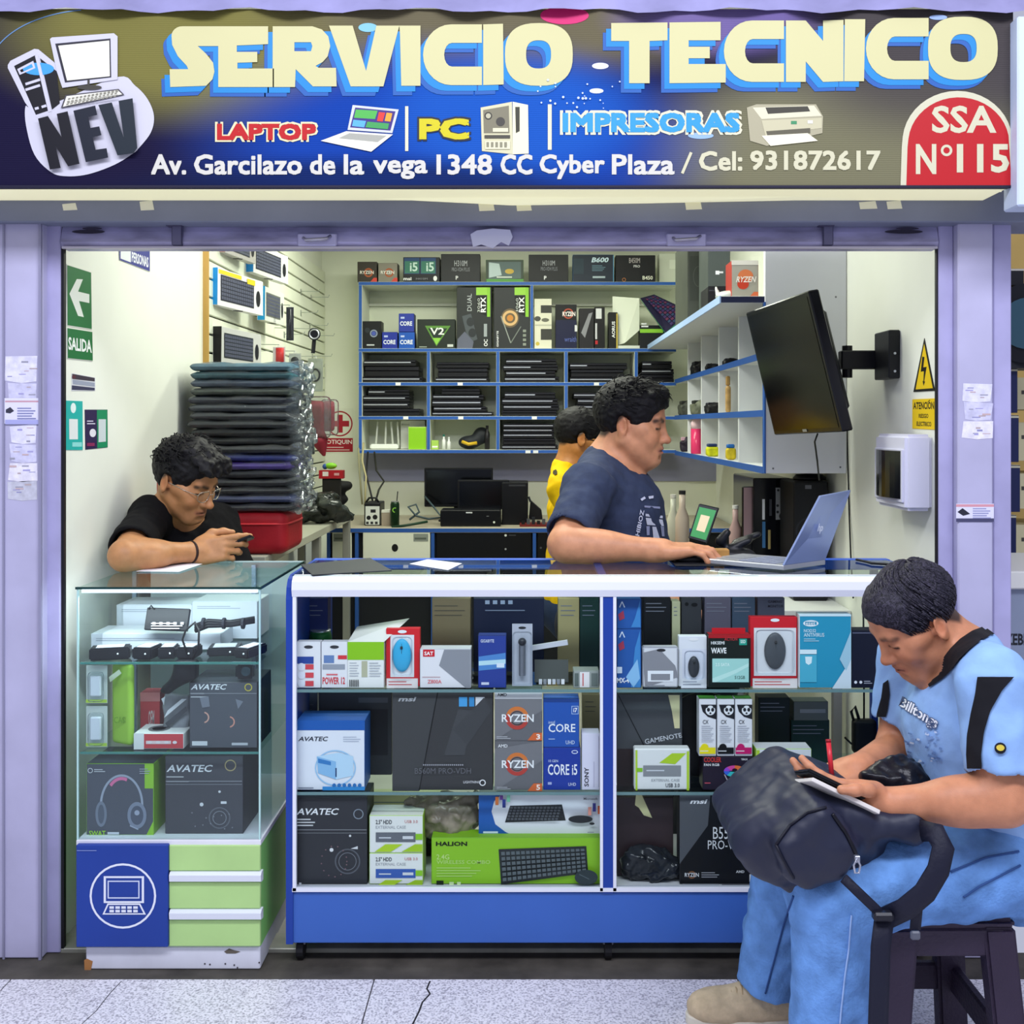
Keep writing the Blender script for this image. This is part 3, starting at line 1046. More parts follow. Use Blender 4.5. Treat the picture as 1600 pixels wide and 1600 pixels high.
def solid_obj(name, S, h, mat, parent=None, color=None, relax=1):
  V, Q = S.mesh(h)
  for _ in range(relax):        # light smoothing of the sampled surface
    acc = np.zeros_like(V)
    num = np.zeros(len(V))
    for a in range(4):
      b = (a + 1) % 4
      np.add.at(acc, Q[:, a], V[Q[:, b]])
      np.add.at(num, Q[:, a], 1)
      np.add.at(acc, Q[:, b], V[Q[:, a]])
      np.add.at(num, Q[:, b], 1)
    V = V * .5 + .5 * acc / np.maximum(num, 1)[:, None]
  me = bpy.data.meshes.new(name)
  me.vertices.add(len(V))
  me.vertices.foreach_set('co', V.astype(np.float32).ravel())
  me.loops.add(len(Q) * 4)
  me.loops.foreach_set('vertex_index', Q.astype(np.int32).ravel())
  me.polygons.add(len(Q))
  me.polygons.foreach_set('loop_start', np.arange(0, len(Q) * 4, 4, dtype=np.int32))
  me.polygons.foreach_set('loop_total', np.full(len(Q), 4, np.int32))
  me.update(calc_edges=True)
  me.polygons.foreach_set('use_smooth', np.ones(len(Q), bool))
  me.materials.append(mat)
  if color is not None:
    at = me.color_attributes.new('Col', 'FLOAT_COLOR', 'POINT')
    at.data.foreach_set('color', np.concatenate([color(V), np.ones((len(V), 1))], 1).astype(np.float32).ravel())
  return link_mesh(name, me, parent)
def attr_mat(name, rough=.5, sss=0.0, bump=0.0, bs=300, spec=.4):
  m = bpy.data.materials.new(name)
  m.use_nodes = True
  nt = m.node_tree
  b = nt.nodes['Principled BSDF']
  a = nt.nodes.new('ShaderNodeAttribute')
  a.attribute_name = 'Col'
  tc = nt.nodes.new('ShaderNodeTexCoord')
  n = nt.nodes.new('ShaderNodeTexNoise')
  n.inputs['Scale'].default_value = 35
  n.inputs['Detail'].default_value = 4
  nt.links.new(tc.outputs['Object'], n.inputs['Vector'])
  r = nt.nodes.new('ShaderNodeValToRGB')
  r.color_ramp.elements[0].color = (.86, .82, .80, 1)
  r.color_ramp.elements[0].position = .3
  r.color_ramp.elements[1].color = (1.08, 1.06, 1.05, 1)
  r.color_ramp.elements[1].position = .7
  nt.links.new(n.outputs[0], r.inputs[0])
  mx = nt.nodes.new('ShaderNodeMix')
  mx.data_type = 'RGBA'
  mx.blend_type = 'MULTIPLY'
  mx.inputs[0].default_value = 1
  nt.links.new(a.outputs['Color'], mx.inputs[6])
  nt.links.new(r.outputs[0], mx.inputs[7])
  nt.links.new(mx.outputs[2], b.inputs['Base Color'])
  b.inputs['Roughness'].default_value = rough
  b.inputs['Specular IOR Level'].default_value = spec
  if sss:
    b.inputs['Subsurface Weight'].default_value = sss
    b.inputs['Subsurface Radius'].default_value = (.01, .004, .002)
  if bump:
    n2 = nt.nodes.new('ShaderNodeTexNoise')
    n2.inputs['Scale'].default_value = bs
    nt.links.new(tc.outputs['Object'], n2.inputs['Vector'])
    bp = nt.nodes.new('ShaderNodeBump')
    bp.inputs['Strength'].default_value = bump
    bp.inputs['Distance'].default_value = .002
    nt.links.new(n2.outputs[0], bp.inputs['Height'])
    nt.links.new(bp.outputs[0], b.inputs['Normal'])
  return m
SKIN = attr_mat('skin', .48, .12, .15, 420)
class Fr:
  """a local frame: forward y, up z, right x"""
  def __init__(s, t, fwd, up, sc=1.0):
    f = A3(fwd) / np.linalg.norm(A3(fwd))
    u = A3(up)
    u = u - f * (u @ f)
    u /= np.linalg.norm(u)
    s.R = np.stack([np.cross(f, u), f, u], 1)
    s.t, s.sc = A3(t), sc
  def p(s, x, y, z):
    return s.t + s.R @ (np.array([x, y, z]) * s.sc)
  def loc(s, V):
    return ((V - s.t) @ s.R) / s.sc
def head_frame(pos, yaw, pitch, roll=0, sc=1.0):
  """yaw 0 faces +X (photo right); positive yaw turns toward the camera; pitch looks down"""
  R = rotm('Z', -yaw) @ rotm('Y', pitch) @ rotm('X', roll)
  return Fr(pos, R @ Vector((1, 0, 0)), R @ Vector((0, 0, 1)), sc)
def add_head(S, H, fat=0.0, nose=1.0):
  p, s, R = H.p, H.sc, H.R
  e = lambda c, r, k, op='+': S.ell(p(*c), np.array(r) * s, R, k * s, op)
  c = lambda a, b, ra, rb, k, op='+': S.cap(p(*a), p(*b), ra * s, rb * s, k * s, op)
  e((0, -.016, .035), (.077, .098, .082), .02)
  e((0, .035, .045), (.062, .052, .052), .03)
  e((0, .030, -.035), (.062 + fat * .4, .062, .076), .03)
  e((0, .030, -.076), (.050 + fat, .052, .040 + fat * .3), .03)
  c((-.008, .073, -.104), (.008, .073, -.104), .0205 + fat * .3, .0205 + fat * .3, .025)
  for q in (-1, 1):
    c((q * (.057 + fat * .6), -.004, -.052), (q * .022, .064, -.102), .017 + fat * .5, .017, .035)
    e((q * .041, .062, -.034), (.026, .026, .026), .026)
    e((q * .062, .030, -.012), (.016, .035, .02), .02)
  c((-.034, .081, .0185), (.034, .081, .0185), .0105, .0105, .02)
  for q in (-1, 1):
    e((q * .0325, .099, -.003), (.019, .013, .012), .014, '-')
    e((q * .0315, .0765, -.003), (.0150, .0135, .0120), .005)
    c((q * .0185, .0855, -.0045), (q * .0465, .0815, -.0045), .0026, .0022, .004)
  c((0, .088, .012), (0, .103 + .006 * nose, -.036), .0080, .0112, .014)
  e((0, .1075 + .006 * nose, -.0395), (.0135, .0130, .0115), .009)
  for q in (-1, 1):
    e((q * .0125, .0985, -.0435), (.0085, .0105, .0078), .008)
    e((q * .0062, .106, -.0495), (.0034, .006, .0035), .003, '-')
  e((0, .079, -.076), (.027, .0205, .024), .018)
  for q in (-1, 1):
    c((q * .023, .0835, -.0735), (q * .006, .0965, -.0680), .0050, .0072, .006)
    c((q * .020, .0845, -.0775), (0, .0955, -.0812), .0058, .0078, .006)
  c((-.024, .0990, -.0738), (.024, .0990, -.0738), .0028, .0028, .004, '-')
  e((0, .098, -.094), (.018, .010, .006), .012, '-')
  for q in (-1, 1):   # ears
    Re = R @ np.array(rotm('Z', q * -26) @ rotm('X', 12))
    S.ell(p(q * .084, -.015, -.010), np.array((.0075, .0195, .0335)) * s, Re, .008 * s)
    S.ell(p(q * .0925, -.010, -.006), np.array((.0065, .0105, .0190)) * s, Re, .005 * s, '-')
    S.ell(p(q * .079, -.001, -.012), np.array((.005, .006, .009)) * s, Re, .006 * s)
def seg_d(P_, a, b):
  a, b = A3(a), A3(b)
  t = np.clip(((P_ - a) @ (b - a)) / ((b - a) @ (b - a)), 0, 1)
  return np.linalg.norm(P_ - a - t[:, None] * (b - a), axis=1)
def skin_color(base, lip, H, hair='#15100f', stubble=0.0, brow=1.0):
  b0, lp, hr = A3(lin(base)), A3(lin(lip)), A3(lin(hair))
  def fn(V):
    L = H.loc(V)
    C = np.tile(b0, (len(V), 1))
    L[:, 0] = np.abs(L[:, 0])
    def mix(c, w):
      C[:] = C * (1 - w[:, None]) + c * w[:, None]
    near = np.linalg.norm(L, axis=1) < .2
    red = b0 * np.array([1.0, .80, .76])
    mix(red, near * np.clip(1 - np.linalg.norm(L - A3((.085, -.014, -.01)), axis=1) / .035, 0, 1) * .7)
    mix(red, near * np.clip(1 - np.linalg.norm(L - A3((0, .118, -.04)), axis=1) / .03, 0, 1) * .6)
    mix(red, near * np.clip(1 - np.linalg.norm(L - A3((.045, .08, -.035)), axis=1) / .035, 0, 1) * .45)
    d = np.minimum(seg_d(L, (.022, .088, -.0735), (0, .1, -.069)), seg_d(L, (.019, .088, -.0772), (0, .098, -.0805)))
    mix(lp, near * np.clip(1.6 - d / .0075, 0, 1) * .85)
    d = seg_d(L, (.024, .094, -.0738), (0, .1, -.0738))
    mix(lp * .35, near * np.clip(1.3 - d / .0028, 0, 1) * .8)
    d = np.minimum(seg_d(L, (.014, .093, .0165), (.034, .090, .0225)), seg_d(L, (.034, .090, .0225), (.052, .076, .016)))
    mix(hr, near * np.clip(1.5 - d / .0062, 0, 1) * .9 * brow)
    d = np.minimum(seg_d(L, (.0185, .090, -.0062), (.032, .0925, -.0075)), seg_d(L, (.032, .0925, -.0075), (.0465, .083, -.0058)))
    mix(hr, near * np.clip(1.5 - d / .0034, 0, 1) * .95)
    if stubble:
      w = np.clip((-.055 - L[:, 2]) / .03, 0, 1) * np.clip((L[:, 1] - .0) / .03, 0, 1) * stubble
      mix(hr * .5 + b0 * .4, near * w)
    w = np.clip((L[:, 2] - (.062 - np.clip((.03 - L[:, 1]) * 1.2, 0, .12))) / .012, 0, 1)
    mix(hr, near * w * (L[:, 1] < .085) * .9)
    return C
  return fn
HAIRM = None
def hair_mat(name, col, hi):
  m = bpy.data.materials.new(name)
  m.use_nodes = True
  nt = m.node_tree
  b = nt.nodes['Principled BSDF']
  tc = nt.nodes.new('ShaderNodeTexCoord')
  n = nt.nodes.new('ShaderNodeTexNoise')
  n.inputs['Scale'].default_value = 200
  n.inputs['Detail'].default_value = 4
  n.inputs['Distortion'].default_value = 1.5
  nt.links.new(tc.outputs['Object'], n.inputs['Vector'])
  r = nt.nodes.new('ShaderNodeValToRGB')
  r.color_ramp.elements[0].position, r.color_ramp.elements[0].color = .4, (*lin(col), 1)
  r.color_ramp.elements[1].position, r.color_ramp.elements[1].color = .75, (*lin(hi), 1)
  nt.links.new(n.outputs[0], r.inputs[0])
  nt.links.new(r.outputs[0], b.inputs['Base Color'])
  b.inputs['Roughness'].default_value = .58
  b.inputs['Specular IOR Level'].default_value = .25
  bp = nt.nodes.new('ShaderNodeBump')
  bp.inputs['Strength'].default_value = .3
  bp.inputs['Distance'].default_value = .003
  nt.links.new(n.outputs[0], bp.inputs['Height'])
  nt.links.new(bp.outputs[0], b.inputs['Normal'])
  return m
def strands(H, mat, parent, n, base_fn, seed, name='hair_strands'):
  """tapered locks; base_fn(rng) gives root, direction list in head space"""
  rg = random.Random(seed)
  mb = MB()
  for _ in range(n):
    pts = base_fn(rg)
    if not pts:
      continue
    w = [Vector(H.p(*q)) for q in pts]
    m = len(w)
    rr = [(.0032 * (1 - .8 * i / (m - 1)) * H.sc, .0018 * (1 - .8 * i / (m - 1)) * H.sc) for i in range(m)]
    mb.tube(w, rr, mat, 4)
  o = mb.build(name, parent, smooth=True)
  o['kind'] = 'stuff'
  return o
def hair_cap(S, H, thick=.012, top=.012, fwd=0.0, low=0.0, facey=.118, facez=-.018):
  p, s, R = H.p, H.sc, H.R
  t = thick
  S.ell(p(0, -.018, .036), np.array((.077 + t, .098 + t, .082 + top)) * s, R, .02 * s)
  S.ell(p(0, .030 + fwd, .062), np.array((.062 + t * .8, .050 + t * .5, .042 + top)) * s, R, .03 * s)
  Rc = R @ np.array(rotm('X', 14))
  S.ell(p(0, facey + .002, facez + .004), np.array((.20, .072, .084)) * s, Rc, .010 * s, '-')
  S.ell(p(0, .088, -.030), np.array((.20, .056, .046)) * s, R, .008 * s, '-')
  n = R @ A3((0, .40, -.915))
  S.plane(p(0, .03, -.022 - low), n, .008 * s)
  for q in (-1, 1):
    S.ell(p(q * .090, -.012, -.014), np.array((.024, .028, .040)) * s, R, .008 * s, '-')
def noise3(f, a, ph=0.0):
  def fn(p):
    x, y, z = p[:, 0] * f + ph, p[:, 1] * f + ph * 2, p[:, 2] * f
    return a * (np.sin(x + 1.7 * np.sin(y * .8 + z * .6)) * np.sin(y * 1.3 + 1.3 * np.sin(z * 1.1)) + .6 * np.sin(2.1 * z + 1.5 * np.sin(x * 1.7)) * np.sin(1.9 * x + y))
  return fn
def sumn(*fs):
  return lambda p: sum(f(p) for f in fs)
def add_hand(S, wrist, fwd, dorsal, side, curl, sc=1.0, thumb=None, spread=(6, 2, -2, -7), k=.008):
  """side: +1 when the thumb lies on fwd x dorsal, -1 otherwise.  curl: four (a1, a2, a3) in degrees"""
  f = A3(fwd); f /= np.linalg.norm(f)
  n = A3(dorsal); n = n - f * (n @ f); n /= np.linalg.norm(n)
  t = np.cross(f, n) * side
  w = A3(wrist)
  g = lambda a, b, c: w + (f * a + t * b + n * c) * sc
  S.cap(g(-.02, 0, 0), g(.015, 0, 0), .0265 * sc, .0265 * sc, .02)
  R = np.stack([f, t, n], 1)
  S.rbox(g(.048, -.001, 0), np.array((.043, .039, .0135)) * sc, R, .013 * sc, .02)
  S.ell(g(.035, .026, -.006), np.array((.032, .016, .015)) * sc, R, .015)
  S.ell(g(.035, -.026, -.005), np.array((.035, .013, .014)) * sc, R, .015)
  tips = []
  roots = ((.086, .0285), (.091, .0095), (.087, -.0105), (.079, -.0290))
  lens = ((.043, .026, .021), (.047, .030, .022), (.043, .028, .021), (.034, .021, .019))
  for i in range(4):
    q = g(roots[i][0], roots[i][1], .001)
    sp = math.radians(spread[i])
    fd = f * math.cos(sp) + t * math.sin(sp)
    ang = 0
    r0 = (.0098, .0100, .0095, .0083)[i]
    for j in range(3):
      ang += math.radians(curl[i][j])
      d = fd * math.cos(ang) - n * math.sin(ang)
      q2 = q + d * lens[i][j] * sc
      ra = (r0 - .0009 * j) * sc
      S.cap(q, q2, ra, ra - .0009 * sc, .006 if j else k)
      q = q2
    tips.append(q)
  th = thumb or ((.75, .65, -.25), (.92, .35, -.15), (.98, .1, -.2))
  q = g(.018, .030, -.006)
  for j in range(3):
    d = f * th[j][0] + t * th[j][1] + n * th[j][2]
    d /= np.linalg.norm(d)
    q2 = q + d * (.042, .034, .027)[j] * sc
    r = (.0145, .0118, .0105)[j] * sc
    S.cap(q, q2, r, r - .0015 * sc, .010)
    q = q2
  tips.append(q)
  return tips
def cloth(name, h, rough=.85, noise=.12, ns=40, bump=.35, bs=70):
  return M(h, rough, noise=noise, ns=ns, bump=bump, bs=bs, spec=.25)
# ================================================================== glass cabinet (left)
CA = dict(x0=X_(120, 2.79), x1=X_(407, 2.79), yf=2.79, yb=3.32)
ZP, ZBASE, ZL, ZT = Z_(1480, 2.79), Z_(1320, 2.79), Z_(1312, 2.79), Z_(917, 2.79)
LIME, LIME2, WHT = M('#b4d98a', .45, noise=.06, ns=6), M('#86cf6e', .45, noise=.12, ns=5), M('#e8e8ee', .5, noise=.05, ns=8)
NAVY = M('#1f3f96', .4, noise=.05, ns=6)
ca = thing('glass_cabinet', 'glass display cabinet on a lime green drawer base with a blue door', 'display cabinet', ((CA['x0'] + CA['x1']) / 2, 3.05, 0))
x0, x1, yf, yb = CA['x0'], CA['x1'], CA['yf'], CA['yb']
mb = MB().box((X_(133, 2.79), yf + .004, 0), (x1 - .002, yb - .02, ZP), M('#dfe0ea', .5, noise=.08, ns=9))
pln = mb.build('plinth', ca, .003)
f = Face((0, yf + .004, 0))
f.poly([(131.5, 1500), (136, 1498), (145, 1502), (142, 1516), (132, 1516)], '#b07a48', rough=.9)
f.poly([(350, 1487), (358, 1482), (366, 1485), (376, 1487), (368, 1490), (354, 1490)], '#6a6258', rough=.9)
for q in ((320, 1506), (328, 1507), (352, 1506), (366, 1508), (371, 1512), (405, 1504)):
  f.disc(*q, 1.4, '#4a444a', seg=8)
f.build('chipped_paint', pln)
MB().box((x0 + .002, yf + .006, ZP), (x1, yb, ZBASE), LIME2, front=LIME).build('base_carcass', ca, .002)
for a, b in ((1321, 1361), (1379, 1420), (1438, 1479)):
  MB().box((X_(265, 2.788), yf - .008, Z_(b, 2.782)), (x1 + .001, yf + .006, Z_(a, 2.782)), LIME).build('drawer_front', ca, .002)
for a, b in ((1362, 1378), (1421, 1437)):
  z0, z1 = Z_(b, 2.78), Z_(a, 2.78)
  h = MB()
  h.prism([(X_(266, 2.78), y, z) for y, z in ((yf - .012, z1), (yf - .020, z1 - .006), (yf - .018, z0 + .004), (yf - .006, z0), (yf + .006, z0), (yf + .006, z1))], (X_(409, 2.78) - X_(266, 2.78), 0, 0), M('#e4e8f0', .3))
  h.build('handle_strip', ca)
  MB().box((X_(262, 2.78), yf - .008, z0 + .002), (X_(266, 2.78), yf + .004, z1), M('#23232c', .5)).build('handle_end', ca)
dr = MB().box((X_(119, 2.775), yf - .016, Z_(1480, 2.775)), (X_(262.5, 2.775), yf + .004, Z_(1320, 2.775)), NAVY).build('cabinet_door', ca, .002)
f = Face((0, yf - .016, 0))
f.ring(192, 1400, 52, 3.2, '#e8ecf6', ry=51)
f.holes([[(162, 1369), (225, 1369), (225, 1411), (162, 1411)], [(165.5, 1372), (221.5, 1372), (221.5, 1408), (165.5, 1408)]], '#e8ecf6')
f.holes([[(168, 1376), (218, 1376), (218, 1404), (168, 1404)], [(170, 1378), (216, 1378), (216, 1402), (170, 1402)]], '#cfd8ee')
f.holes([[(168, 1411.5), (219, 1411.5), (228, 1429), (160, 1429)], [(169.5, 1414), (217.5, 1414), (224, 1427), (163.5, 1427)]], '#e8ecf6')
for r_ in range(2):
  for c_ in range(5):
    f.rect(171 + c_ * 9.3, 1416 + r_ * 5.6, 178 + c_ * 9.3, 1420 + r_ * 5.6, '#e8ecf6')
f.lines(120, 1327, 164, 1331, 1, '#8f9fd0', 1.0)
f.build('computer_emblem', dr)
MB().box((x0, yf - .004, ZBASE), (x1 + .002, yb, ZL), WHT).build('ledge', ca, .001)
g_ = .005
for nm, a, b in (('front_pane', (x0, yf, ZL), (x1, yf + g_, ZT)), ('side_pane', (x0, yf + g_, ZL), (x0 + g_, yb, ZT)), ('side_pane', (x1 - g_, yf + g_, ZL), (x1, yb, ZT)), ('back_pane', (x0 + g_, yb - g_, ZL), (x1 - g_, yb, ZT))):
  c_ = [(u + v) / 2 for u, v in zip(a, b)]
  mb = MB()
  if nm == 'side_pane':
    mb.add([(c_[0], a[1], a[2]), (c_[0], b[1], a[2]), (c_[0], b[1], b[2]), (c_[0], a[1], b[2])], [(0, 1, 2, 3)], GLASS)
  else:
    mb.add([(a[0], c_[1], a[2]), (b[0], c_[1], a[2]), (b[0], c_[1], b[2]), (a[0], c_[1], b[2])], [(0, 1, 2, 3)], GLARE if nm == 'front_pane' else M('#c2d0ce', .25))
  pn_ = mb.build(nm, ca)
  if nm == 'front_pane':
    for xx in (x0, x1 - .004):
      MB().box((xx, yf - .0005, ZL), (xx + .004, yf + .005, ZT), M('#b9e0da', .15)).build('polished_edge', pn_)
tp = MB().add([(x0, yf, ZT - .002), (x1, yf, ZT - .002), (x1, yb, ZT - .002), (x0, yb, ZT - .002)], [(0, 1, 2, 3)], GLASSTOP).build('top_pane', ca)
e = MB()
e.box((x0 - .003, yf - .003, ZT - .006), (x1 + .003, yf, ZT), M('#173a38', .2))
e.build('front_edge', tp)
MB().box((x1, yf, ZT - .006), (x1 + .003, yb, ZT), M('#173a38', .2)).build('side_edge', tp)
MB().box((x0, yb, ZT - .006), (x1 + .003, yb + .003, ZT), M('#c8dccf', .3)).build('rear_edge', tp)
MB().box((x0 + .01, yf + .006, ZT - .016), (x1 - .01, yf + .016, ZT - .008), M('#eaf4ff', .4, emit=2.0)).build('added_fill_strip', ca)  # glowing strip added to brighten the cabinet goods, no such fixture seen
area('added_fill_light', ((x0 + x1) / 2, yf + .011, ZT - .018), x1 - x0 - .03, .012, 1.6, (.86, .95, 1.0), (.5, 0, 0))  # fill light added along with the strip
A1, A2 = Z_(1034, 2.80), Z_(1174, 2.80)
for z in (A1, A2):
  s_ = MB().add([(x0 + .006, yf + .008, z - .003), (x1 - .006, yf + .008, z - .003), (x1 - .006, yb - .03, z - .003), (x0 + .006, yb - .03, z - .003)], [(0, 1, 2, 3)], SHELFGLASS).build('glass_shelf', ca)
  MB().box((x0 + .006, yf + .006, z - .006), (x1 - .006, yf + .009, z - .0005), GLASSEDGE).build('shelf_edge', s_)
for xx in (X_(205, 3.29), X_(392, 3.29)):
  MB().box((xx, yb - .022, ZL), (xx + .012, yb - .010, ZT - .01), M('#b8c8e0', .25, .6)).build('shelf_standard', ca)
YA = 2.81
BKT = '#3a3c42'
def avatec(t, f, x, y, w, sub=True):
  f.text('AVATEC', x, y, x + w, y + w * .16, '#eceef0', .02, shear=3)
  if sub:
    f.lines(x, y + w * .22, x + w * .55, y + w * .42, 2, '#c8cacc', 1.6)
t, f = carton('cooler_box', 'grey cooler box with a fan outline on the cabinet floor beside the headset box', 'box', 258, 1181, 380, 1310, YA + .02, .16, '#4a4b52', '#26272c', '#3a3b40', ZL)
avatec(t, f, 260, 1195, 70)
f.ring(360, 1196, 9, 1.6, '#b8a878')
f.rect(259, 1220, 378, 1221.3, '#9a9ca2'); f.rect(259, 1225, 378, 1226.2, '#85878d')
f.ring(343, 1278, 17, 2, '#6d7078'); f.ring(343, 1278, 11, 1.2, '#8b8e96'); f.disc(315, 1257, 3, '#e8e8ea'); f.rect(345, 1252, 354, 1256, '#e8e8ea'); f.disc(343, 1237, 2, '#e8e8ea')
for i in range(10):
  f.disc(300 + (i * 29) % 70, 1270 + (i * 17) % 32, 1.2, '#8a8c94', seg=6)
f.text('INTEL AMD', 338, 1303, 374, 1308, '#d8d8da', .01)
f.build('front_print', t)
t, f = carton('headset_box', 'grey headset box with a lime corner on the cabinet floor', 'box', 135, 1193, 240, 1310, YA + .012, .15, '#575b66', '#8fc832', '#444954', ZL)
f.rect(226, 1193, 240, 1232, '#9bd23c'); f.poly([(226, 1310), (240, 1282), (240, 1310)], '#9bd23c')
f.ring(190, 1258, 34, 3.5, '#a9b0c0', ry=48, a0=180, a1=360); f.ring(190, 1254, 27, 5, '#e87ca8', ry=40, a0=225, a1=290)
f.disc(158, 1272, 9, '#7f8796', ry=20); f.disc(158, 1272, 5, '#5f6674', ry=15)
f.disc(214, 1274, 15, '#8a92a4', ry=21); f.disc(214, 1274, 10, '#596070', ry=15); f.disc(214, 1270, 4, '#aeb6c8')
f.line(203, 1290, 216, 1296, 2, '#aeb6c8')
f.text('SWAT', 139, 1298, 165, 1306, '#a6e03c', .02); f.rect(168, 1300, 186, 1304, '#d8dce4'); f.lines(138, 1308, 196, 1310, 1, '#c8ccd4', 1.2)
f.ring(141, 1204, 4, 1, '#e0e2e6'); f.lines(147, 1201, 166, 1207, 2, '#d0d2d8', 1.3); f.lines(218, 1200, 236, 1210, 3, '#b8bcc8', 1.1)
f.build('front_print', t)
t, f = carton('cooler_box', 'grey cooler box with two pink arcs on the middle shelf of the glass cabinet', 'box', 296, 1066, 402, 1172, YA + .02, .15, '#565961', '#2b2c31', '#44464d', A2)
avatec(t, f, 298, 1069, 54)
f.ring(388, 1074, 6, 1.4, '#d8c84a')
f.rect(297, 1083, 401, 1084, '#9a9ca2')
f.ring(318, 1121, 9, 2.2, '#d8a898', a0=-80, a1=80); f.ring(358, 1128, 9, 2.2, '#d89a88', a0=-80, a1=80)
f.poly([(312, 1090), (326, 1088), (328, 1104), (316, 1106)], '#7d818c'); f.poly([(368, 1092), (380, 1096), (372, 1108)], '#7d818c')
f.rect(300, 1158, 324, 1165, '#dfe1e4'); f.lines(362, 1159, 398, 1166, 1, '#c9cbd0', 4)
f.build('front_print', t)
t, f = carton('accessory_box', 'small white and red box lying on the middle cabinet shelf', 'box', 209, 1146, 287, 1171, YA + .012, .09, '#d84a50', '#eceae6', '#e4e2e2', A2)
f.rect(209, 1146, 225, 1171, '#eeeeec'); f.lines(228, 1156, 284, 1164, 1, '#f2d8d8', 5)
for q in range(4):
  f.disc(234 + q * 13, 1160, 3.5, '#f4e8e8', ry=2.4)
f.build('front_print', t)
zt_ = Z_(1146, YA + .012)
f2 = MB().lathe((X_(248, YA + .05), YA + .055, zt_), [(.028, .0008), (.028, .0016), (.018, .0016), (.018, .0008)], M('#6a6a6e', .5), 20)
f2.build('lid_emblem', t)
t, f = carton('accessory_box', 'red upright box standing behind the small white and red box', 'box', 219, 1082, 250, 1168, YA + .13, .05, '#d65054', '#b03a40', '#c05a5c', A2)
f.rect(219, 1082, 250, 1096, '#e08a8a'); f.text('OEM', 232, 1110, 241, 1135, '#f0dada', .02)
f.build('front_print', t)
def sleeve_pack(name, label, x0, y0, x1, y1, Y, zb, colr, stripes):
  z0 = zb
  t = thing(name, label, 'pouch', (X_((x0 + x1) / 2, Y), Y, z0))
  S_ = Solid()
  S_.rbox((X_((x0 + x1) / 2, Y), Y + .02, (z0 + Z_(y0, Y)) / 2), ((X_(x1, Y) - X_(x0, Y)) / 2, .012, (Z_(y0, Y) - z0) / 2), None, .01)
  S_.noise = noise3(60, .003)
  solid_obj('pouch_film', S_, .005, M(colr, .2, noise=.3, ns=12), t)
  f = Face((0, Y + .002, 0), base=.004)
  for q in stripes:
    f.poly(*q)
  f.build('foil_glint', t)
  return t
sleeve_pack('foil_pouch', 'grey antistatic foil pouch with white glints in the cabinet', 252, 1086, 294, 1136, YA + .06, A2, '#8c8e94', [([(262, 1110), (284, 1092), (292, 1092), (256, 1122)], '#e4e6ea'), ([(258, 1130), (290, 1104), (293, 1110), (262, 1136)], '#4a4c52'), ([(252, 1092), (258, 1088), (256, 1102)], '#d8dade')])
t = thing('case_pouch', 'lime green flat case with rounded corners in the cabinet', 'case', (X_(188, 2.83), 2.83, A2))
S_ = Solid().rbox((X_(186, 2.83), 2.86, (A2 + Z_(1036, 2.85)) / 2), ((X_(208, 2.85) - X_(166, 2.85)) / 2, .010, (Z_(1036, 2.85) - A2) / 2 - .002), np.array(rotm('Z', -28)), .009)
solid_obj('shell', S_, .004, M('#a6d24a', .5), t)
f = Face((0, 2.842, 0), base=.0)
f.poly([(170, 1058), (186, 1046), (190, 1052), (172, 1066)], '#dfe8c8'); f.text('CASE', 178, 1120, 200, 1130, '#6f9a28', .02)
f.build('label_print', t)
for k_, (a, b) in enumerate(((1040, 1100), (1104, 1168))):
  t = thing('blister_pack', ['clear blister pack with a white adapter, upper of two at the cabinet left', 'clear blister pack with a white adapter, lower of two at the cabinet left'][k_], 'package', (X_(150, 2.83), 2.83, Z_(b, 2.83) if k_ == 0 else A2))
  z0 = Z_(b, 2.83) if k_ == 0 else A2
  MB().box((X_(134, 2.835), 2.838, z0), (X_(167, 2.835), 2.8395, Z_(a, 2.835)), M('#c8d0c8', .5)).build('backing_card', t)
  S_ = Solid().rbox((X_(150, 2.83), 2.828, (z0 + Z_(a + 6, 2.83)) / 2), (.020, .010, (Z_(a + 6, 2.83) - z0) / 2 - .006), None, .008)
  solid_obj('clear_shell', S_, .004, BLISTER, t)
  MB().box((X_(141, 2.83), 2.826, z0 + .02), (X_(158, 2.83), 2.836, Z_(a + 16, 2.83)), M('#e8eaf0', .4)).build('adapter', t, .003)
  f = Face((0, 2.838, 0))
  f.rect(134, b - 7, 167, b - 2, '#b8d84a')
  f.build('card_print', t)
def adapter(label, px, py, Y, w, d, h, rz, lab='#c9ccd4', z=None, tilt=0):
  z = A1 if z is None else z
  c = Vector((X_(px, Y), Y, z + h / 2))
  t = thing('power_adapter', label, 'power adapter', (c.x, c.y, z), 'laptop chargers on the top cabinet shelf')
  R = rotm('Z', rz) @ rotm('Y', tilt)
  MB().obox(c, (w / 2, d / 2, h / 2), R, M('#1b1c21', .4)).build('housing', t, .004, 2)
  MB().obox(c + R @ Vector((0, 0, h / 2 + .0006)), (w * .34, d * .36, .0004), R, M(lab, .5)).build('rating_label', t)
  f = MB()
  f.ball(c + R @ Vector((w * .2, -d / 2 - .001, 0)), .0025, M('#e8f0f0', .3), 8, 5)
  f.build('led', t)
  return t
adapter('long black charger lying at the left end of the top cabinet shelf', 173, 1010, 2.84, .10, .05, .032, 14)
adapter('black charger with a white label, second from the left on the shelf', 231, 1012, 2.86, .055, .07, .03, -8)
adapter('black charger with a white label, third from the left on the shelf', 264, 1012, 2.86, .045, .06, .03, 6)
adapter('black charger with a cable tail, fourth from the left on the shelf', 296, 1012, 2.86, .05, .06, .03, -4)
adapter('flat black charger with a large grey label at the right of the shelf', 352, 1010, 2.90, .085, .07, .022, 8, '#a9aeb4')
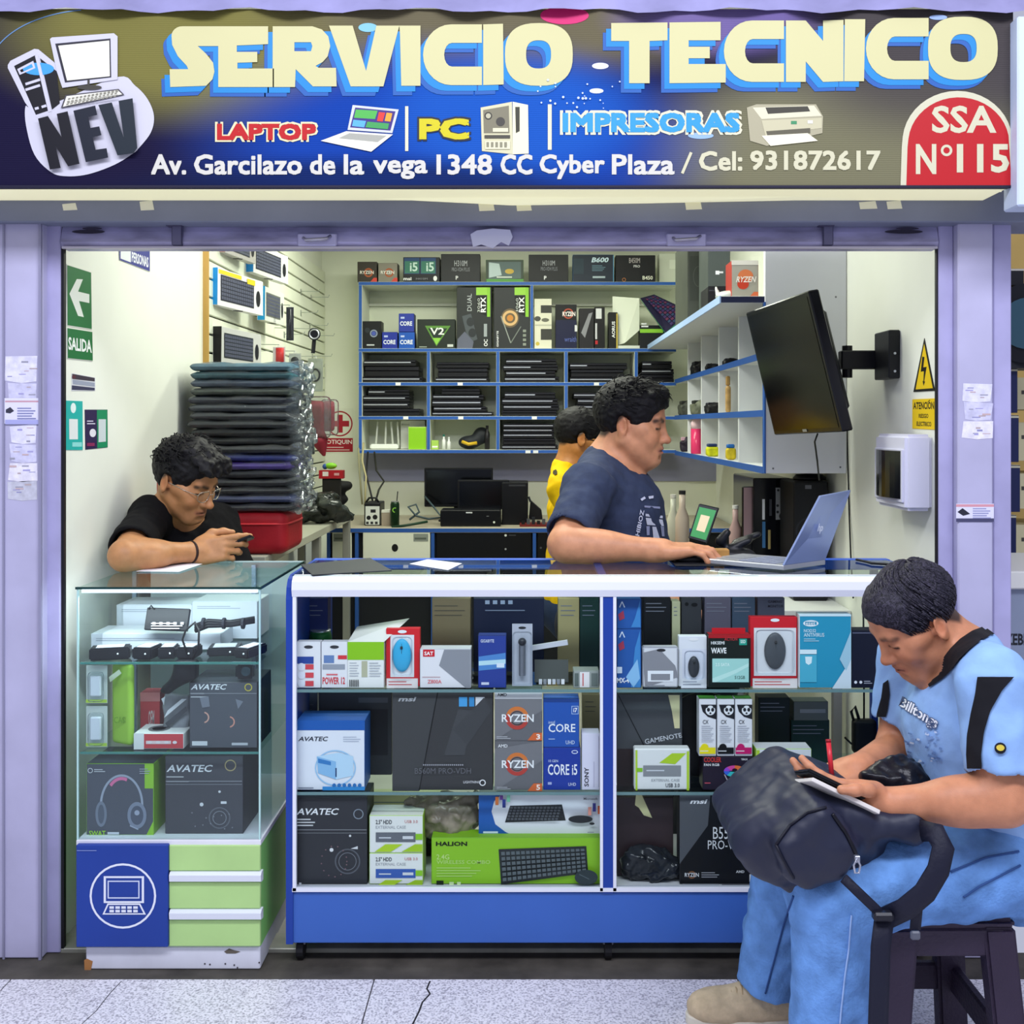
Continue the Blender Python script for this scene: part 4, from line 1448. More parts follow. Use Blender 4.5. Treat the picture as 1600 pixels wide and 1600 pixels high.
adapter('black charger leaning at the far right end of the cabinet shelf', 392, 1012, 2.88, .045, .09, .026, -20)
t = thing('hanging_charger', 'black plug charger hanging below the top cabinet shelf on its cable', 'charger', P(276, 1080, 2.83))
S_ = Solid().rbox(P(291, 1046, 2.83), (.030, .020, .026), None, .01).cap(P(286, 1056, 2.83), P(262, 1076, 2.83), .020, .013, .02).cap(P(262, 1076, 2.83), P(254, 1079, 2.83), .010, .006, .01)
solid_obj('plug_body', S_, .004, M('#111216', .45), t)
MB().tube([P(300, 1032, 2.83), P(310, 1010, 2.825), P(311, 985, 2.83), P(305, 972, 2.84), P(290, 985, 2.83), P(285, 1000, 2.83), P(294, 1024, 2.83)], .0028, M('#101114', .5), 6).build('cable', t, smooth=True)
t = thing('battery_pack', 'black laptop battery with connector propped on a white carton', 'battery', P(262, 985, 2.93))
MB().obox(P(262, 968, 2.93), (.058, .006, .030), rotm('Y', 2) @ rotm('X', -20), M('#14151c', .4)).build('cell_case', t, .002)
f = Face(P(262, 968, 2.923), (0, -.94, .34), base=.003)
f.lines(236, 972, 290, 984, 3, '#c9ccd6', 1.5)
for q in range(5):
  f.rect(238 + q * 11, 972, 243 + q * 11, 976, '#e0e2ea')
f.build('label_print', t)
MB().tube([P(232, 952, 2.93), P(236, 946, 2.93), P(241, 952, 2.93)], .002, M('#101114', .5), 5).build('lead', t)
t = thing('cable_bundle', 'black cable bundle tied across the top cabinet shelf', 'cable', P(345, 985, 2.90))
for dz in (0, 4, 8):
  MB().tube([P(305, 978 + dz, 2.90), P(325, 970 + dz, 2.90), P(360, 972 + dz * .6, 2.91), P(398, 966 + dz * .6, 2.92)], .006, M('#14151b', .5), 7).build('cable', t, smooth=True)
for xx in (318, 350, 380):
  MB().cyl(P(xx - 2, 974, 2.903), P(xx + 2, 974, 2.903), .015, M('#23242c', .5), 10).build('tie', t)
for k_, (a, b, c_, d, lb) in enumerate(((182, 945, 300, 990, 'white carton at the back of the top cabinet shelf, left one'), (300, 940, 402, 990, 'white carton at the back of the top cabinet shelf, right one'), (142, 990, 345, 1022, 'long low white carton lying along the top cabinet shelf'))):
  t, f = carton('plain_carton', lb, 'box', a, b, c_, d, 3.10 if k_ < 2 else 2.95, .14 if k_ < 2 else .12, '#d6dae2', '#c6cad2', '#dfe3ea', A1)
  f.lines(a + 8, b + 6, c_ - 20, b + 12, 2, '#aab0bc', 1.2)
  f.build('front_print', t)
t = thing('web_camera', 'small black webcam with chrome rim at the right of the cabinet shelf', 'webcam', P(384, 1064, 2.83))
MB().box(P(367, 1062, 2.825), P(399, 1036, 2.85), M('#1a2024', .3)).build('housing', t, .006, 2)
MB().box((X_(364, 2.824), 2.822, Z_(1038, 2.824)), (X_(400, 2.824), 2.826, Z_(1034, 2.824)), M('#c9ced6', .2, .6)).build('chrome_rim', t)
MB().cyl(P(384, 1049, 2.826), P(384, 1049, 2.818), .012, M('#2a3c44', .1), 16).build('lens', t)
# ================================================================== main counter
XB0, XB1, YBF, YBB = X_(447, 2.81), 1.041, 2.81, 3.19
ZB0, ZBD, ZBT = .058, Z_(1387, 2.815), 1.008
S1, S2 = Z_(1076, 2.83), Z_(1236, 2.83)
BLU, BLU2, FRM = M('#3b66b8', .3, noise=.04, ns=5), M('#1b3f9a', .4), M('#e6e9f2', .3)
cb = thing('shop_counter', 'long glass fronted counter with blue panels and white rails', 'counter', ((XB0 + XB1) / 2, 3.0, 0))
MB().box((XB0 + .012, YBF + .004, ZB0), (XB1 - .012, YBF + .024, ZBD - .012), BLU).build('base_panel', cb, .002)
MB().box((XB0 + .012, YBF + .024, ZB0 + .01), (XB1 - .012, YBB, ZB0 + .026), BLU2).build('bottom_board', cb)
MB().box((XB0 + .012, YBF + .024, ZBD - .02), (XB1 - .012, YBB, ZBD - .002), M('#cfd0d6', .5)).build('deck', cb)
for xa, xb in ((XB0, XB0 + .018), (XB1 - .018, XB1)):
  sd = MB()
  prof = [(YBF - .002, ZB0), (YBB, ZB0), (YBB, ZBT - .002), (YBF + .05, ZBT - .002), (YBF + .02, ZBT - .010), (YBF + .004, ZBT - .03), (YBF - .002, ZBT - .06)]
  sd.prism([(xa, y, z) for y, z in prof], (xb - xa, 0, 0), BLU2)
  sd.build('end_panel', cb)
zr = Z_(932, 2.81)
rl = MB()
rl.prism([(XB0 + .016, y, z) for y, z in ((YBF + .03, zr), (YBF - .004, zr), (YBF - .010, zr + .018), (YBF - .006, ZBT - .014), (YBF + .008, ZBT - .002), (YBF + .03, ZBT))], (XB1 - XB0 - .032, 0, 0), FRM)
rl.build('top_rail', cb)
MB().box((XB0 + .016, YBF - .003, Z_(1393, 2.81)), (XB1 - .016, YBF + .008, Z_(1387, 2.81)), FRM).build('bottom_rail', cb)
for a, b in ((457.5, 463), (937.5, 942), (958, 963), (1434, 1440)):
  MB().box((X_(a, 2.81), YBF - .003, ZBD - .006), (X_(b, 2.81), YBF + .010, zr), FRM).build('stile', cb)
MB().box((X_(942, 2.81), YBF - .001, ZBD - .012), (X_(958, 2.81), YBF + .02, Z_(924, 2.81)), BLU2).build('centre_post', cb)
for a, b in ((463, 938), (963, 1434)):
  MB().add([(X_(a, 2.815), YBF + .004, ZBD), (X_(b, 2.815), YBF + .004, ZBD), (X_(b, 2.815), YBF + .004, zr), (X_(a, 2.815), YBF + .004, zr)], [(0, 1, 2, 3)], GLASS).build('front_pane', cb)
  for z in (S1, S2):
    s_ = MB().add([(X_(a, 2.82), YBF + .014, z - .004), (X_(b, 2.82), YBF + .014, z - .004), (X_(b, 2.82), YBB - .02, z - .004), (X_(a, 2.82), YBB - .02, z - .004)], [(0, 1, 2, 3)], SHELFGLASS).build('glass_shelf', cb)
    MB().box((X_(a, 2.82), YBF + .012, z - .008), (X_(b, 2.82), YBF + .015, z - .0006), M('#6d8c8e', .2)).build('shelf_edge', s_)
MB().add([(XB0 + .01, YBF + .01, ZBT - .001), (XB1 - .01, YBF + .01, ZBT - .001), (XB1 - .01, YBB - .035, ZBT - .001), (XB0 + .01, YBB - .035, ZBT - .001)], [(0, 1, 2, 3)], GLASSTOP).build('top_pane', cb)
MB().box((XB0, YBB - .036, ZBT - .03), (XB1, YBB, ZBT), M('#3a62c8', .35)).build('rear_rail', cb, .002)
MB().box((X_(930, 3.0), YBF + .03, ZBT - .012), (X_(942, 3.0), YBB - .036, ZBT - .002), BLU2).build('cross_rail', cb)
for xx in (XB0 + .03, X_(950, 2.9), XB1 - .05):
  MB().box((xx, YBB - .02, ZBD), (xx + .02, YBB - .002, ZBT - .03), BLU2).build('rear_post', cb)
for px in (470, 950, 1425):
  for yy in (2.855, 3.13):
    xx = X_(px, 2.85)
    cs = MB()
    cs.cyl((xx - .009, yy, .026), (xx + .009, yy, .026), .026, M('#1d1d20', .5), 16)
    w_ = cs.build('caster_wheel', cb, smooth=False)
    MB().box((xx - .014, yy - .014, .040), (xx + .014, yy + .014, ZB0 + .002), M('#8d9098', .3, .6)).build('caster_fork', w_, .002)
YP = 2.838   # the row of goods just behind the pane
for k_, (a, b) in enumerate(((463, 501), (502, 543))):
  t, f = carton('hang_tag_box', ['white hang-tag box with blue and red print at the far left of the counter', 'white hang-tag box showing a computer picture, second on the top counter shelf'][k_], 'package', a, 1003, b, 1076, YP, .03, '#e8e8ec', '#d8d8de', zb=S1)
  f.disc((a + b) / 2, 1011, 7, '#3a3a40', ry=2.6)
  if k_ == 0:
    f.rect(a, 1026, a + 27, 1037, '#2e4a9a')
    for q in range(3):
      f.disc(a + 8, 1042 + q * 13, 6, '#e8eaf4'); f.rect(a + 14, 1038 + q * 13, a + 27, 1046 + q * 13, '#d84a52')
  else:
    f.rect(a + 4, 1024, a + 20, 1036, '#6a86b8'); f.rect(a + 2, 1038, b - 4, 1046, '#9aa0ac'); f.rect(b - 15, 1024, b - 1, 1030, '#d83a44')
    f.text('POWER 12', a + 2, 1058, b - 4, 1069, '#d83a44', .02); f.lines(a + 8, 1052, b - 8, 1056, 1, '#e06a72', 2)
  f.build('front_print', t)
t, f = carton('network_box', 'white and lime box with an open lid on the counter shelf', 'box', 543, 1003, 600, 1076, YP, .09, '#ecedea', '#dcdcd6', '#e6e6de', zb=S1)
f.rect(543, 1003, 600, 1031, '#8cc820'); f.rect(565, 1033, 574, 1058, '#b8b89c'); f.lines(546, 1034, 562, 1058, 6, '#b8bcc4', 1.2); f.lines(577, 1034, 597, 1058, 6, '#b8bcc4', 1.2)
for q in range(6):
  f.rect(546 + q * 2.6, 1062, 547.3 + q * 2.6, 1073, '#3a3a3a')
f.build('front_print', t)
MB().add([P(543, 1003, YP), P(600, 1003, YP), P(640, 966, YP + .05), P(558, 979, YP + .08)], [(0, 1, 2, 3)], M('#e4e4dc', .6)).build('open_flap', t)
def mouse_body(mb, c, w, h, d, m, R=None):
  mb.ball(c, (w, d, h), m, 16, 12, R)
def mouse_pack(label, x0, y0, x1, y1, red, mcol, win, mo, Y=YP, zb=None, group=None, top='hole', card='#e8e8ea'):
  zb = S1 if zb is None else zb
  t = thing('mouse_package', label, 'package', (X_((x0 + x1) / 2, Y), Y + .02, zb), group)
  MB().box((X_(x0, Y), Y + .016, zb), (X_(x1, Y), Y + .042, Z_(y0, Y + .016)), M(red, .4)).build('card', t, .001)
  wx0, wy0, wx1, wy1 = win
  f = Face((0, Y + .016, 0))
  f.rect(wx0, wy0, wx1, wy1, card)
  f.disc((x0 + x1) / 2, y0 + 5, 7, '#f2f2f4', ry=2.6)
  f.rect(x0 + 2, y1 - 16, x1 - 2, y1 - 1, '#f0e8e6' if red != '#e8eaf0' else '#e8eaf0')
  f.lines(x0 + 5, y1 - 13, x1 - 8, y1 - 4, 2, '#c83a40' if red != '#e8eaf0' else '#9aa0b0', 1.4)
  f.build('card_print', t)
  mx_, my_, mw, mh = mo
  w = MB()
  c = P(mx_, my_, Y + .012)
  mouse_body(w, c, mw * Y / F, mh * Y / F, .010, M(mcol, .35))
  ms = w.build('mouse', t, smooth=True)
  b = MB()
  b.cyl(c + Vector((0, -.0085, mh * Y / F * .55)), c + Vector((0, -.0125, mh * Y / F * .45)), .0032, M('#16181c', .4), 10)
  b.build('scroll_wheel', ms)
  MB().tube([c + Vector((0, -.0103, mh * Y / F * .15)), c + Vector((0, -.007, mh * Y / F * .7)), c + Vector((0, -.001, mh * Y / F * .97))], .0006, M('#1c2228', .6), 4).build('button_seam', ms)
  S_ = Solid().rbox((X_((wx0 + wx1) / 2, Y + .010), Y + .008, Z_((wy0 + wy1) / 2, Y + .010)), ((wx1 - wx0) / 2 * Y / F - .004, .0125, (wy1 - wy0) / 2 * Y / F - .004), None, .012)
  solid_obj('clear_bubble', S_, .005, BLISTER, t)
  return t
mouse_pack('red blister pack with a cyan computer mouse', 602, 982, 655, 1076, '#d8262e', '#2fb0e0', (610, 992, 647, 1058), (628, 1024, 15, 26))
t, f = carton('router_box', 'white and grey slanted design box with a red logo corner', 'box', 656, 1014, 736, 1076, YP, .05, '#e6e4e8', '#a8a8b0', '#d4d4da', zb=S1)
f.poly([(694, 1015), (735, 1015), (735, 1075), (728, 1075), (686, 1040)], '#8e9098'); f.rect(661, 1015, 679, 1026, '#d01c2c'); f.text('SAT', 663, 1018, 677, 1024, '#ffffff', .02)
f.text('Z800A', 668, 1062, 690, 1068, '#e07a80', .02); f.lines(660, 1056, 700, 1060, 1, '#c8a0a4', 1)
f.build('front_print', t)
t, f = carton('graphics_box', 'slim dark blue box with a light streak on the counter shelf', 'box', 747, 993, 791, 1076, YP, .04, '#2a3f92', '#1b2a68', '#24367c', zb=S1)
f.poly([(748, 1026), (790, 1020), (790, 1044), (748, 1048)], '#4f86c8'); f.poly([(748, 1033), (790, 1030), (790, 1037), (748, 1040)], '#b8dce8'); f.text('GIGABYTE', 751, 999, 772, 1004, '#d8e0f0', .01); f.rect(776, 1036, 788, 1043, '#d8e4f0'); f.rect(752, 1066, 764, 1070, '#cfd6ea')
f.build('front_print', t)
t = thing('blister_pack', 'tall clear blister pack with a silver gadget on the counter shelf', 'package', (X_(816, YP), YP + .02, S1))
MB().box((X_(800, YP), YP + .02, S1), (X_(832, YP), YP + .022, Z_(977, YP)), M('#b8bcc8', .4)).build('backing_card', t)
solid_obj('clear_shell', Solid().rbox((X_(816, YP), YP + .012, (S1 + Z_(986, YP)) / 2), (.026, .012, (Z_(986, YP) - S1) / 2 - .004), None, .01), .004, BLISTER, t)
MB().cyl((X_(816, YP), YP + .012, S1 + .03), (X_(816, YP), YP + .012, Z_(1004, YP)), .009, M('#8a8e98', .25, .7), 14).build('gadget', t)
MB().ball((X_(816, YP), YP + .008, Z_(1004, YP)), .011, M('#2a2c34', .3)).build('gadget_head', t, smooth=True)
f = Face((0, YP + .02, 0)); f.disc(816, 981, 6, '#2a2c30', ry=2); f.build('hang_hole', t)
t = thing('circuit_board', 'bare grey circuit board lying at the end of the counter shelf', 'circuit board', (X_(868, 2.88), 2.88, S1))
MB().obox((X_(862, 2.87), 2.90, S1 + .030), (.045, .003, .030), rotm('X', -25), M('#3a403e', .5)).build('board', t)
for i in range(6):
  MB().box((X_(842 + i * 7, 2.855), 2.852, S1 + .006), (X_(847 + i * 7, 2.855), 2.860, S1 + .018), M(['#c8ccd4', '#8a8e96', '#e8e8ec'][i % 3], .4)).build('connector', t)
MB().obox(P(858, 1008, 2.90), (.050, .004, .0065), rotm('Y', -9), M('#c9ccd6', .4)).build('heat_spreader', t)
t, f = carton('memory_box', 'small clear box of memory modules at the right end of the shelf', 'box', 896, 1048, 936, 1076, YP, .05, '#9aa09c', '#8a908c', zb=S1)
f.rect(906, 1050, 921, 1074, '#e8e4e4'); f.line(911, 1052, 911, 1072, 2, '#c86a6a'); f.rect(898, 1052, 904, 1072, '#5f6a66'); f.rect(924, 1052, 934, 1072, '#6a7470')
f.build('front_print', t)
t = thing('drink_can', 'green drink can on the top shelf at the left of the counter', 'can', (X_(501, 3.02), 3.02, S1))
MB().lathe((X_(501, 3.02), 3.02, S1), [(.026, 0), (.031, .008), (.031, .10), (.027, .114)], M('#1f6a34', .3, .3), 20).build('can_body', t, smooth=True)
MB().lathe((X_(501, 3.02), 3.02, S1 + .114), [(.027, 0), (.028, .003), (.024, .004)], M('#c9ccd0', .25, .7), 20).build('can_rim', t)
YQ = 3.02
BACKS = [('plain_carton', 'dark blue carton standing behind the hang-tag boxes', 463, 935, 512, 1070, '#1c2a66', S1), ('plain_carton', 'brown carton behind the grey slanted box', 675, 935, 735, 1068, '#8a7a5e', S1),
         ('component_box', 'dark blue component box with four small icons behind the counter shelf', 740, 935, 850, 1068, '#1d2440', S1), ('plain_carton', 'cream and tan carton in the back of the left counter bay', 872, 935, 905, 1068, '#b8a878', S1), ('component_box', 'deep green box at the back right of the left counter bay', 906, 935, 936, 1068, '#1b3a36', S1),
         ('screen_panel', 'dark laptop screen panel standing behind the white drive enclosure box', 498, 1082, 612, 1220, '#3a3c40', S2), ('plain_carton', 'grey slate box edge at the far left of the middle shelf', 463, 1082, 496, 1220, '#5a6272', S2),
         ('plain_carton', 'brown papery carton at the right back of the middle shelf', 910, 1085, 937, 1215, '#8a7e5c', S2), ('plain_carton', 'cream cardboard carton behind the drive cases', 580, 1242, 690, 1370, '#d8cda2', ZBD), ('plain_carton', 'dark charcoal carton between the drive cases and the lime box', 664, 1290, 690, 1378, '#2c2a2e', ZBD)]
for nm, lb, a, b, c_, d, col, zb in BACKS:
  t, f = carton(nm, lb, 'box', a, b, c_, d, YQ if nm != 'screen_panel' else 2.96, .05, col, col, col, zb, flap=False)
  if 'icons' in lb:
    for q in range(4):
      f.rect(758 + q * 12, 938, 765 + q * 12, 944, '#a8b4d0')
    f.rect(758, 953, 820, 954.5, '#8a94b0')
  elif nm == 'screen_panel':
    f.rect(560, 1090, 606, 1098, '#5a5e64'); f.rect(520, 1108, 606, 1180, '#26272b')
  else:
    f.lines(a + 4, b + 8, c_ - 4, b + 30, 3, '#5d574c' if col.startswith('#8') else '#7d8296', 1.2)
  f.build('front_print', t)
t, f = carton('enclosure_box', 'white drive enclosure box with a blue top band', 'box', 463, 1126, 570, 1236, YP, .10, '#e6eaf2', '#2a5fae', '#2a62b4', zb=S2)
f.rect(463, 1126, 570, 1141, '#1f5cae'); f.text('AVATEC', 466, 1151, 511, 1158, '#2a3040', .02, shear=2); f.lines(536, 1150, 566, 1160, 3, '#b8c0d0', 1)
f.ring(524, 1200, 32, 2, '#9cc8ea', ry=28); f.poly([(495, 1182), (530, 1176), (552, 1182), (552, 1212), (525, 1218), (497, 1208)], '#bcdcf2'); f.poly([(495, 1182), (525, 1190), (525, 1218), (497, 1208)], '#8abce4'); f.poly([(497, 1185), (517, 1190), (517, 1196), (497, 1192)], '#3a7ec0'); f.rect(524, 1200, 526, 1214, '#1b3a6a')
f.rect(504, 1229, 570, 1235, '#3a92d8'); f.lines(466, 1229, 500, 1233, 1, '#8a90a0', 1.4)
for q in range(6):
  f.disc(522 + q * 8, 1227, 3, '#2a72b8', seg=10)
f.build('front_print', t)
t, f = carton('motherboard_box', 'large dark grey motherboard box on the middle counter shelf', 'box', 613, 1080, 770, 1236, YP, .06, '#3c3c3e', '#2a2a2c', '#333335', zb=S2)
f.poly([(613, 1080), (684, 1080), (655, 1236), (613, 1236)], '#434446'); f.line(684, 1081, 655, 1235, 1.6, '#151517')
f.text('msi', 622, 1089, 648, 1096, '#a8aaae', .03, shear=3); f.rect(717, 1089, 730, 1104, '#4aa0dc'); f.rect(733, 1089, 741, 1104, '#3a8cc8'); f.poly([(743, 1089), (757, 1089), (757, 1099), (752, 1104), (743, 1104)], '#d8dade')
f.poly([(694, 1180), (716, 1108), (740, 1110), (726, 1180)], '#47484b'); f.poly([(708, 1140), (756, 1090), (768, 1110), (730, 1165)], '#424346')
for q in range(20):
  f.rect(661 + q * 3.2, 1194, 663 + q * 3.2, 1196.4, '#9c9ca4')
f.text('B560M PRO-VDH', 648, 1200, 736, 1209, '#6a6a70', .0); f.text('LIGHTNING', 724, 1220, 750, 1224, '#d8d8da', .01); f.ring(754, 1223, 5, 1.6, '#e8e8ea')
f.build('front_print', t)
for k_, (a, b, num) in enumerate(((1080, 1157, '3'), (1158, 1236, '5'))):
  zb = Z_(1157.5, YP) if k_ == 0 else S2
  t, f = carton('processor_box', ['grey processor box with an orange ring and a 3, upper of two', 'grey processor box with an orange ring and a 5, lower of two'][k_], 'box', 773, a, 847, b, YP, .07, '#6a6a6e', '#55555a', '#8a8a8e', zb=zb)
  f.poly([(773, b), (773, a + 12), (847, a), (847, a + 30)], '#7a7a7e')
  if k_ == 0:
    f.rect(773, 1080, 847, 1092, '#d8d8da'); f.text('AMD', 777, 1083, 792, 1088, '#3a3a3e', .02)
  else:
    f.text('AMD', 778, 1163, 793, 1168, '#e8e8ea', .02)
  cy = a + 42 if k_ == 0 else a + 36
  f.ring(808, cy, 18, 6, '#d87a3a', a0=200, a1=380); f.ring(808, cy, 18, 6, '#b8423a', a0=20, a1=200); f.ring(808, cy, 11, 1.4, '#4a3230')
  f.text('RYZEN', 784, cy - 6, 834, cy + 6, '#f2f2f2', .02)
  f.poly([(824, b), (834, b - 12), (847, b - 12), (847, b)], '#d86a3a'); f.text(num, 838, b - 10, 844, b - 1.5, '#fff2e8', .03); f.lines(776, b - 7, 800, b - 2, 2, '#c8c8cc', 1)
  f.build('front_print', t)
t, f = carton('processor_box', 'medium blue processor box, upper of two beside the orange ring boxes', 'box', 849, 1092, 905, 1167, YP, .06, '#2355ae', '#1c4490', '#2a5eb4', zb=Z_(1167.5, YP))
f.rect(849, 1092, 905, 1097, '#1c3f86'); f.text('intel', 857, 1126, 867, 1131, '#d0e0f4', .0); f.text('CORE', 857, 1131, 899, 1144, '#f0f4fa', .012); f.holes([[(893, 1103), (904, 1103), (904, 1116), (893, 1116)], [(894, 1104), (903, 1104), (903, 1115), (894, 1115)]], '#a8c4ec'); f.text('i7', 896, 1106, 902, 1113, '#ffffff', .02)
f.rect(857, 1154, 867, 1155.4, '#a8c0e8'); f.text('UHD', 884, 1157, 898, 1163, '#c8d8f0', .01)
f.build('front_print', t)
t, f = carton('processor_box', 'deep blue processor box, lower of two beside the orange ring boxes', 'box', 849, 1168, 907, 1236, YP, .06, '#1c3a9c', '#16307e', '#2240a4', zb=S2)
f.text('CORE i5', 856, 1194, 902, 1211, '#f2f4fa', .015); f.ring(898, 1175, 5, 1.2, '#d8e0f4', ry=3); f.text('10 GEN', 857, 1187, 872, 1191, '#c8d4f0', .01); f.rect(856, 1222, 862, 1226, '#a8b4e0'); f.text('UHD', 888, 1223, 900, 1228, '#d0d8f0', .01)
f.build('front_print', t)
t, f = carton('gadget_box', 'white narrow gadget box with sideways lettering on the middle counter shelf', 'box', 909, 1146, 937, 1236, YP, .05, '#dfdcec', '#c8c6d6', '#d8d4e8', zb=S2)
f.text('SONY', 0, 0, 0, 0, '#2a2a36', .02, q=[(920, 1229), (920, 1199), (913, 1199), (913, 1229)]); f.rect(935, 1150, 935.8, 1230, '#b8b4c8'); f.rect(927, 1190, 929, 1230, '#c8c4d8')
f.build('front_print', t)
t, f = carton('cooler_box', 'dark cooler box with white lettering on the counter floor at the left', 'box', 463, 1246, 574, 1387, YP, .12, '#33343a', '#26272b', '#3c3d43', zb=ZBD)
avatec(t, f, 463, 1263, 64, False); f.lines(463, 1278, 495, 1292, 3, '#d0d2d4', 2); f.ring(560, 1272, 8, 1.5, '#8a94a0')
f.rect(464, 1296, 573, 1297.2, '#8b8d92'); f.rect(464, 1301, 573, 1302.2, '#75777c'); f.ring(543, 1346, 20, 2.2, '#5d6068'); f.ring(543, 1346, 14, 1, '#7d8088'); f.disc(518, 1328, 3, '#e8e8ea'); f.poly([(548, 1326), (559, 1322), (559, 1327)], '#dfe0e2'); f.disc(547, 1306, 1.8, '#dfe0e2')
for i in range(14):
  f.disc(522 + 20 * math.cos(i * .5), 1346 + 24 * math.sin(i * .5), 1.1, '#8a6a70', seg=6)
f.rect(467, 1379, 471, 1384, '#dcdcde'); f.lines(473, 1381, 488, 1384, 1, '#c8c8cc', 1.2)
f.build('front_print', t)
def hdd(label, x0, y0, x1, y1, zb, band='#6a6e76', flip=False, group='drive case boxes in the counter'):
  t, f = carton('drive_case_box', label, 'box', x0, y0, x1, y1, YP, .08, '#e8eae6', '#a6d03a', '#dcded8', zb=zb, group=group)
  w, h = x1 - x0, y1 - y0
  f.text('2.5" HDD', x0 + w * .12, y0 + h * .12, x0 + w * .42, y0 + h * .24, '#3c3e46', .02); f.text('USB 3.0', x0 + w * .66, y0 + h * .13, x0 + w * .9, y0 + h * .21, '#c86a6a', .0)
  f.text('EXTERNAL CASE', x0 + w * .12, y0 + h * .28, x0 + w * .68, y0 + h * .36, '#a8aab0', .0)
  f.rect(x0 + w * .12, y0 + h * .46, x0 + w * .86, y0 + h * .72, band); f.lines(x0 + w * .18, y0 + h * .55, x0 + w * .5, y0 + h * .66, 1, '#d0d4da', 2); f.rect(x0 + w * .62, y0 + h * .56, x0 + w * .82, y0 + h * .64, '#d8dade')
  f.poly([(x0 + w * .1, y1 - 1), (x0 + w * .3, y0 + h * .78), (x0 + w * .62, y0 + h * .78), (x0 + w * .4, y1 - 1)], '#b4d62e'); f.poly([(x0 + w * .6, y1 - 1), (x0 + w * .85, y0 + h * .78), (x1 - 1, y0 + h * .78), (x1 - 1, y1 - 1)], '#a6cc2a'); f.rect(x0 + w * .86, y0 + h * .5, x1 - 1, y0 + h * .66, '#8cc82a')
  f.build('front_print', t)
hdd('white and lime drive case box with a grey band, upper of the stacked pair', 577, 1274, 661, 1332, Z_(1332.4, YP))
hdd('white and lime drive case box with a blue band, lower of the stacked pair', 577, 1333, 661, 1387, ZBD, '#3a5fae')
t, f = carton('keyboard_box', 'white keyboard and mouse combo box with a blue end', 'box', 748, 1240, 938, 1308, YP + .03, .06, '#e2e2ea', '#c8c8d2', '#d8d8e0', zb=Z_(1308.5, YP + .03))
f.poly([(748, 1240), (785, 1240), (772, 1252), (768, 1268), (774, 1288), (790, 1300), (805, 1307), (748, 1307)], '#1f5aac'); f.rect(755, 1299, 778, 1302, '#d8e4f4')
f.poly([(797, 1259), (878, 1257), (884, 1282), (789, 1285)], '#26282c')
for r_ in range(5):
  for c_ in range(14):
    xx = 797 + c_ * 5.8 - r_ * 1.2
    f.rect(xx, 1260.5 + r_ * 4.4, xx + 4.2, 1263.8 + r_ * 4.4, '#54575e')
f.disc(907, 1280, 19, '#2a2c30', ry=6); f.disc(925, 1287, 4, '#2a2c30', ry=2)
for x_, y_, c_ in ((783, 1244, '#6a3a8c'), (787, 1256, '#2a3a8c'), (776, 1252, '#d8743a'), (928, 1262, '#3a3a8c'), (936, 1266, '#d8643a'), (921, 1268, '#e89a8a'), (794, 1247, '#7ac0a0')):
  f.rect(x_ - 2, y_ - 7, x_ + 3, y_ + 6, c_)
f.text('Microsoft', 912, 1246, 934, 1250, '#4a4a56', .01); f.lines(918, 1299, 932, 1302, 1, '#9a9aa8', 1.4)
f.build('front_print', t)
t, f = carton('keyboard_box', 'lime green keyboard and mouse combo box on the counter floor', 'box', 674, 1309, 938, 1387, YP, .06, '#8cc428', '#6fa41e', '#7fb424', zb=ZBD)
f.text('HALION', 681, 1315, 730, 1322, '#1c2410', .04); f.text('2.4G', 682, 1335, 702, 1343, '#c8e48a', .01); f.text('WIRELESS COMBO', 682, 1344, 766, 1350, '#b8dc78', .01)
f.lines(682, 1354, 758, 1371, 4, '#b4da70', 1.5); f.rect(682, 1376, 693, 1385, '#1c2a12'); f.rect(702, 1378, 709, 1385, '#d8ecb0'); f.rect(714, 1378, 720, 1385, '#d8ecb0')
f.poly([(779, 1327), (916, 1322), (919, 1364), (783, 1382)], '#2c3032')
for r_ in range(6):
  for c_ in range(17):
    u, v = (c_ + .12) / 17, (r_ + .15) / 6
    u2, v2 = (c_ + .85) / 17, (r_ + .8) / 6
    q4 = lambda a, b: ((1 - b) * ((1 - a) * 782 + a * 914) + b * ((1 - a) * 785 + a * 917), (1 - b) * ((1 - a) * 1330 + a * 1325) + b * ((1 - a) * 1379 + a * 1362))
    f.poly([q4(u, v), q4(u2, v), q4(u2, v2), q4(u, v2)], '#5f686c')
f.disc(916, 1371, 18, '#2f3a3e', ry=12); f.line(905, 1366, 921, 1374, 1, '#5d686c')
f.build('front_print', t)
t = thing('plastic_bag', 'crumpled clear plastic bag of brown parts behind the drive cases', 'bag', (X_(700, 2.92), 2.92, ZBD + .1))
S_ = Solid().ell(P(700, 1278, 2.92), (.085, .05, .06), None, .03).cap(P(640, 1250, 2.92), P(690, 1270, 2.92), .012, .04, .03).cap(P(740, 1250, 2.92), P(700, 1270, 2.92), .02, .04, .03)
S_.noise = noise3(75, .007)
solid_obj('bag_film', S_, .005, M('#8a7f6e', .18, noise=.5, ns=18, bump=.8, bs=40), t)
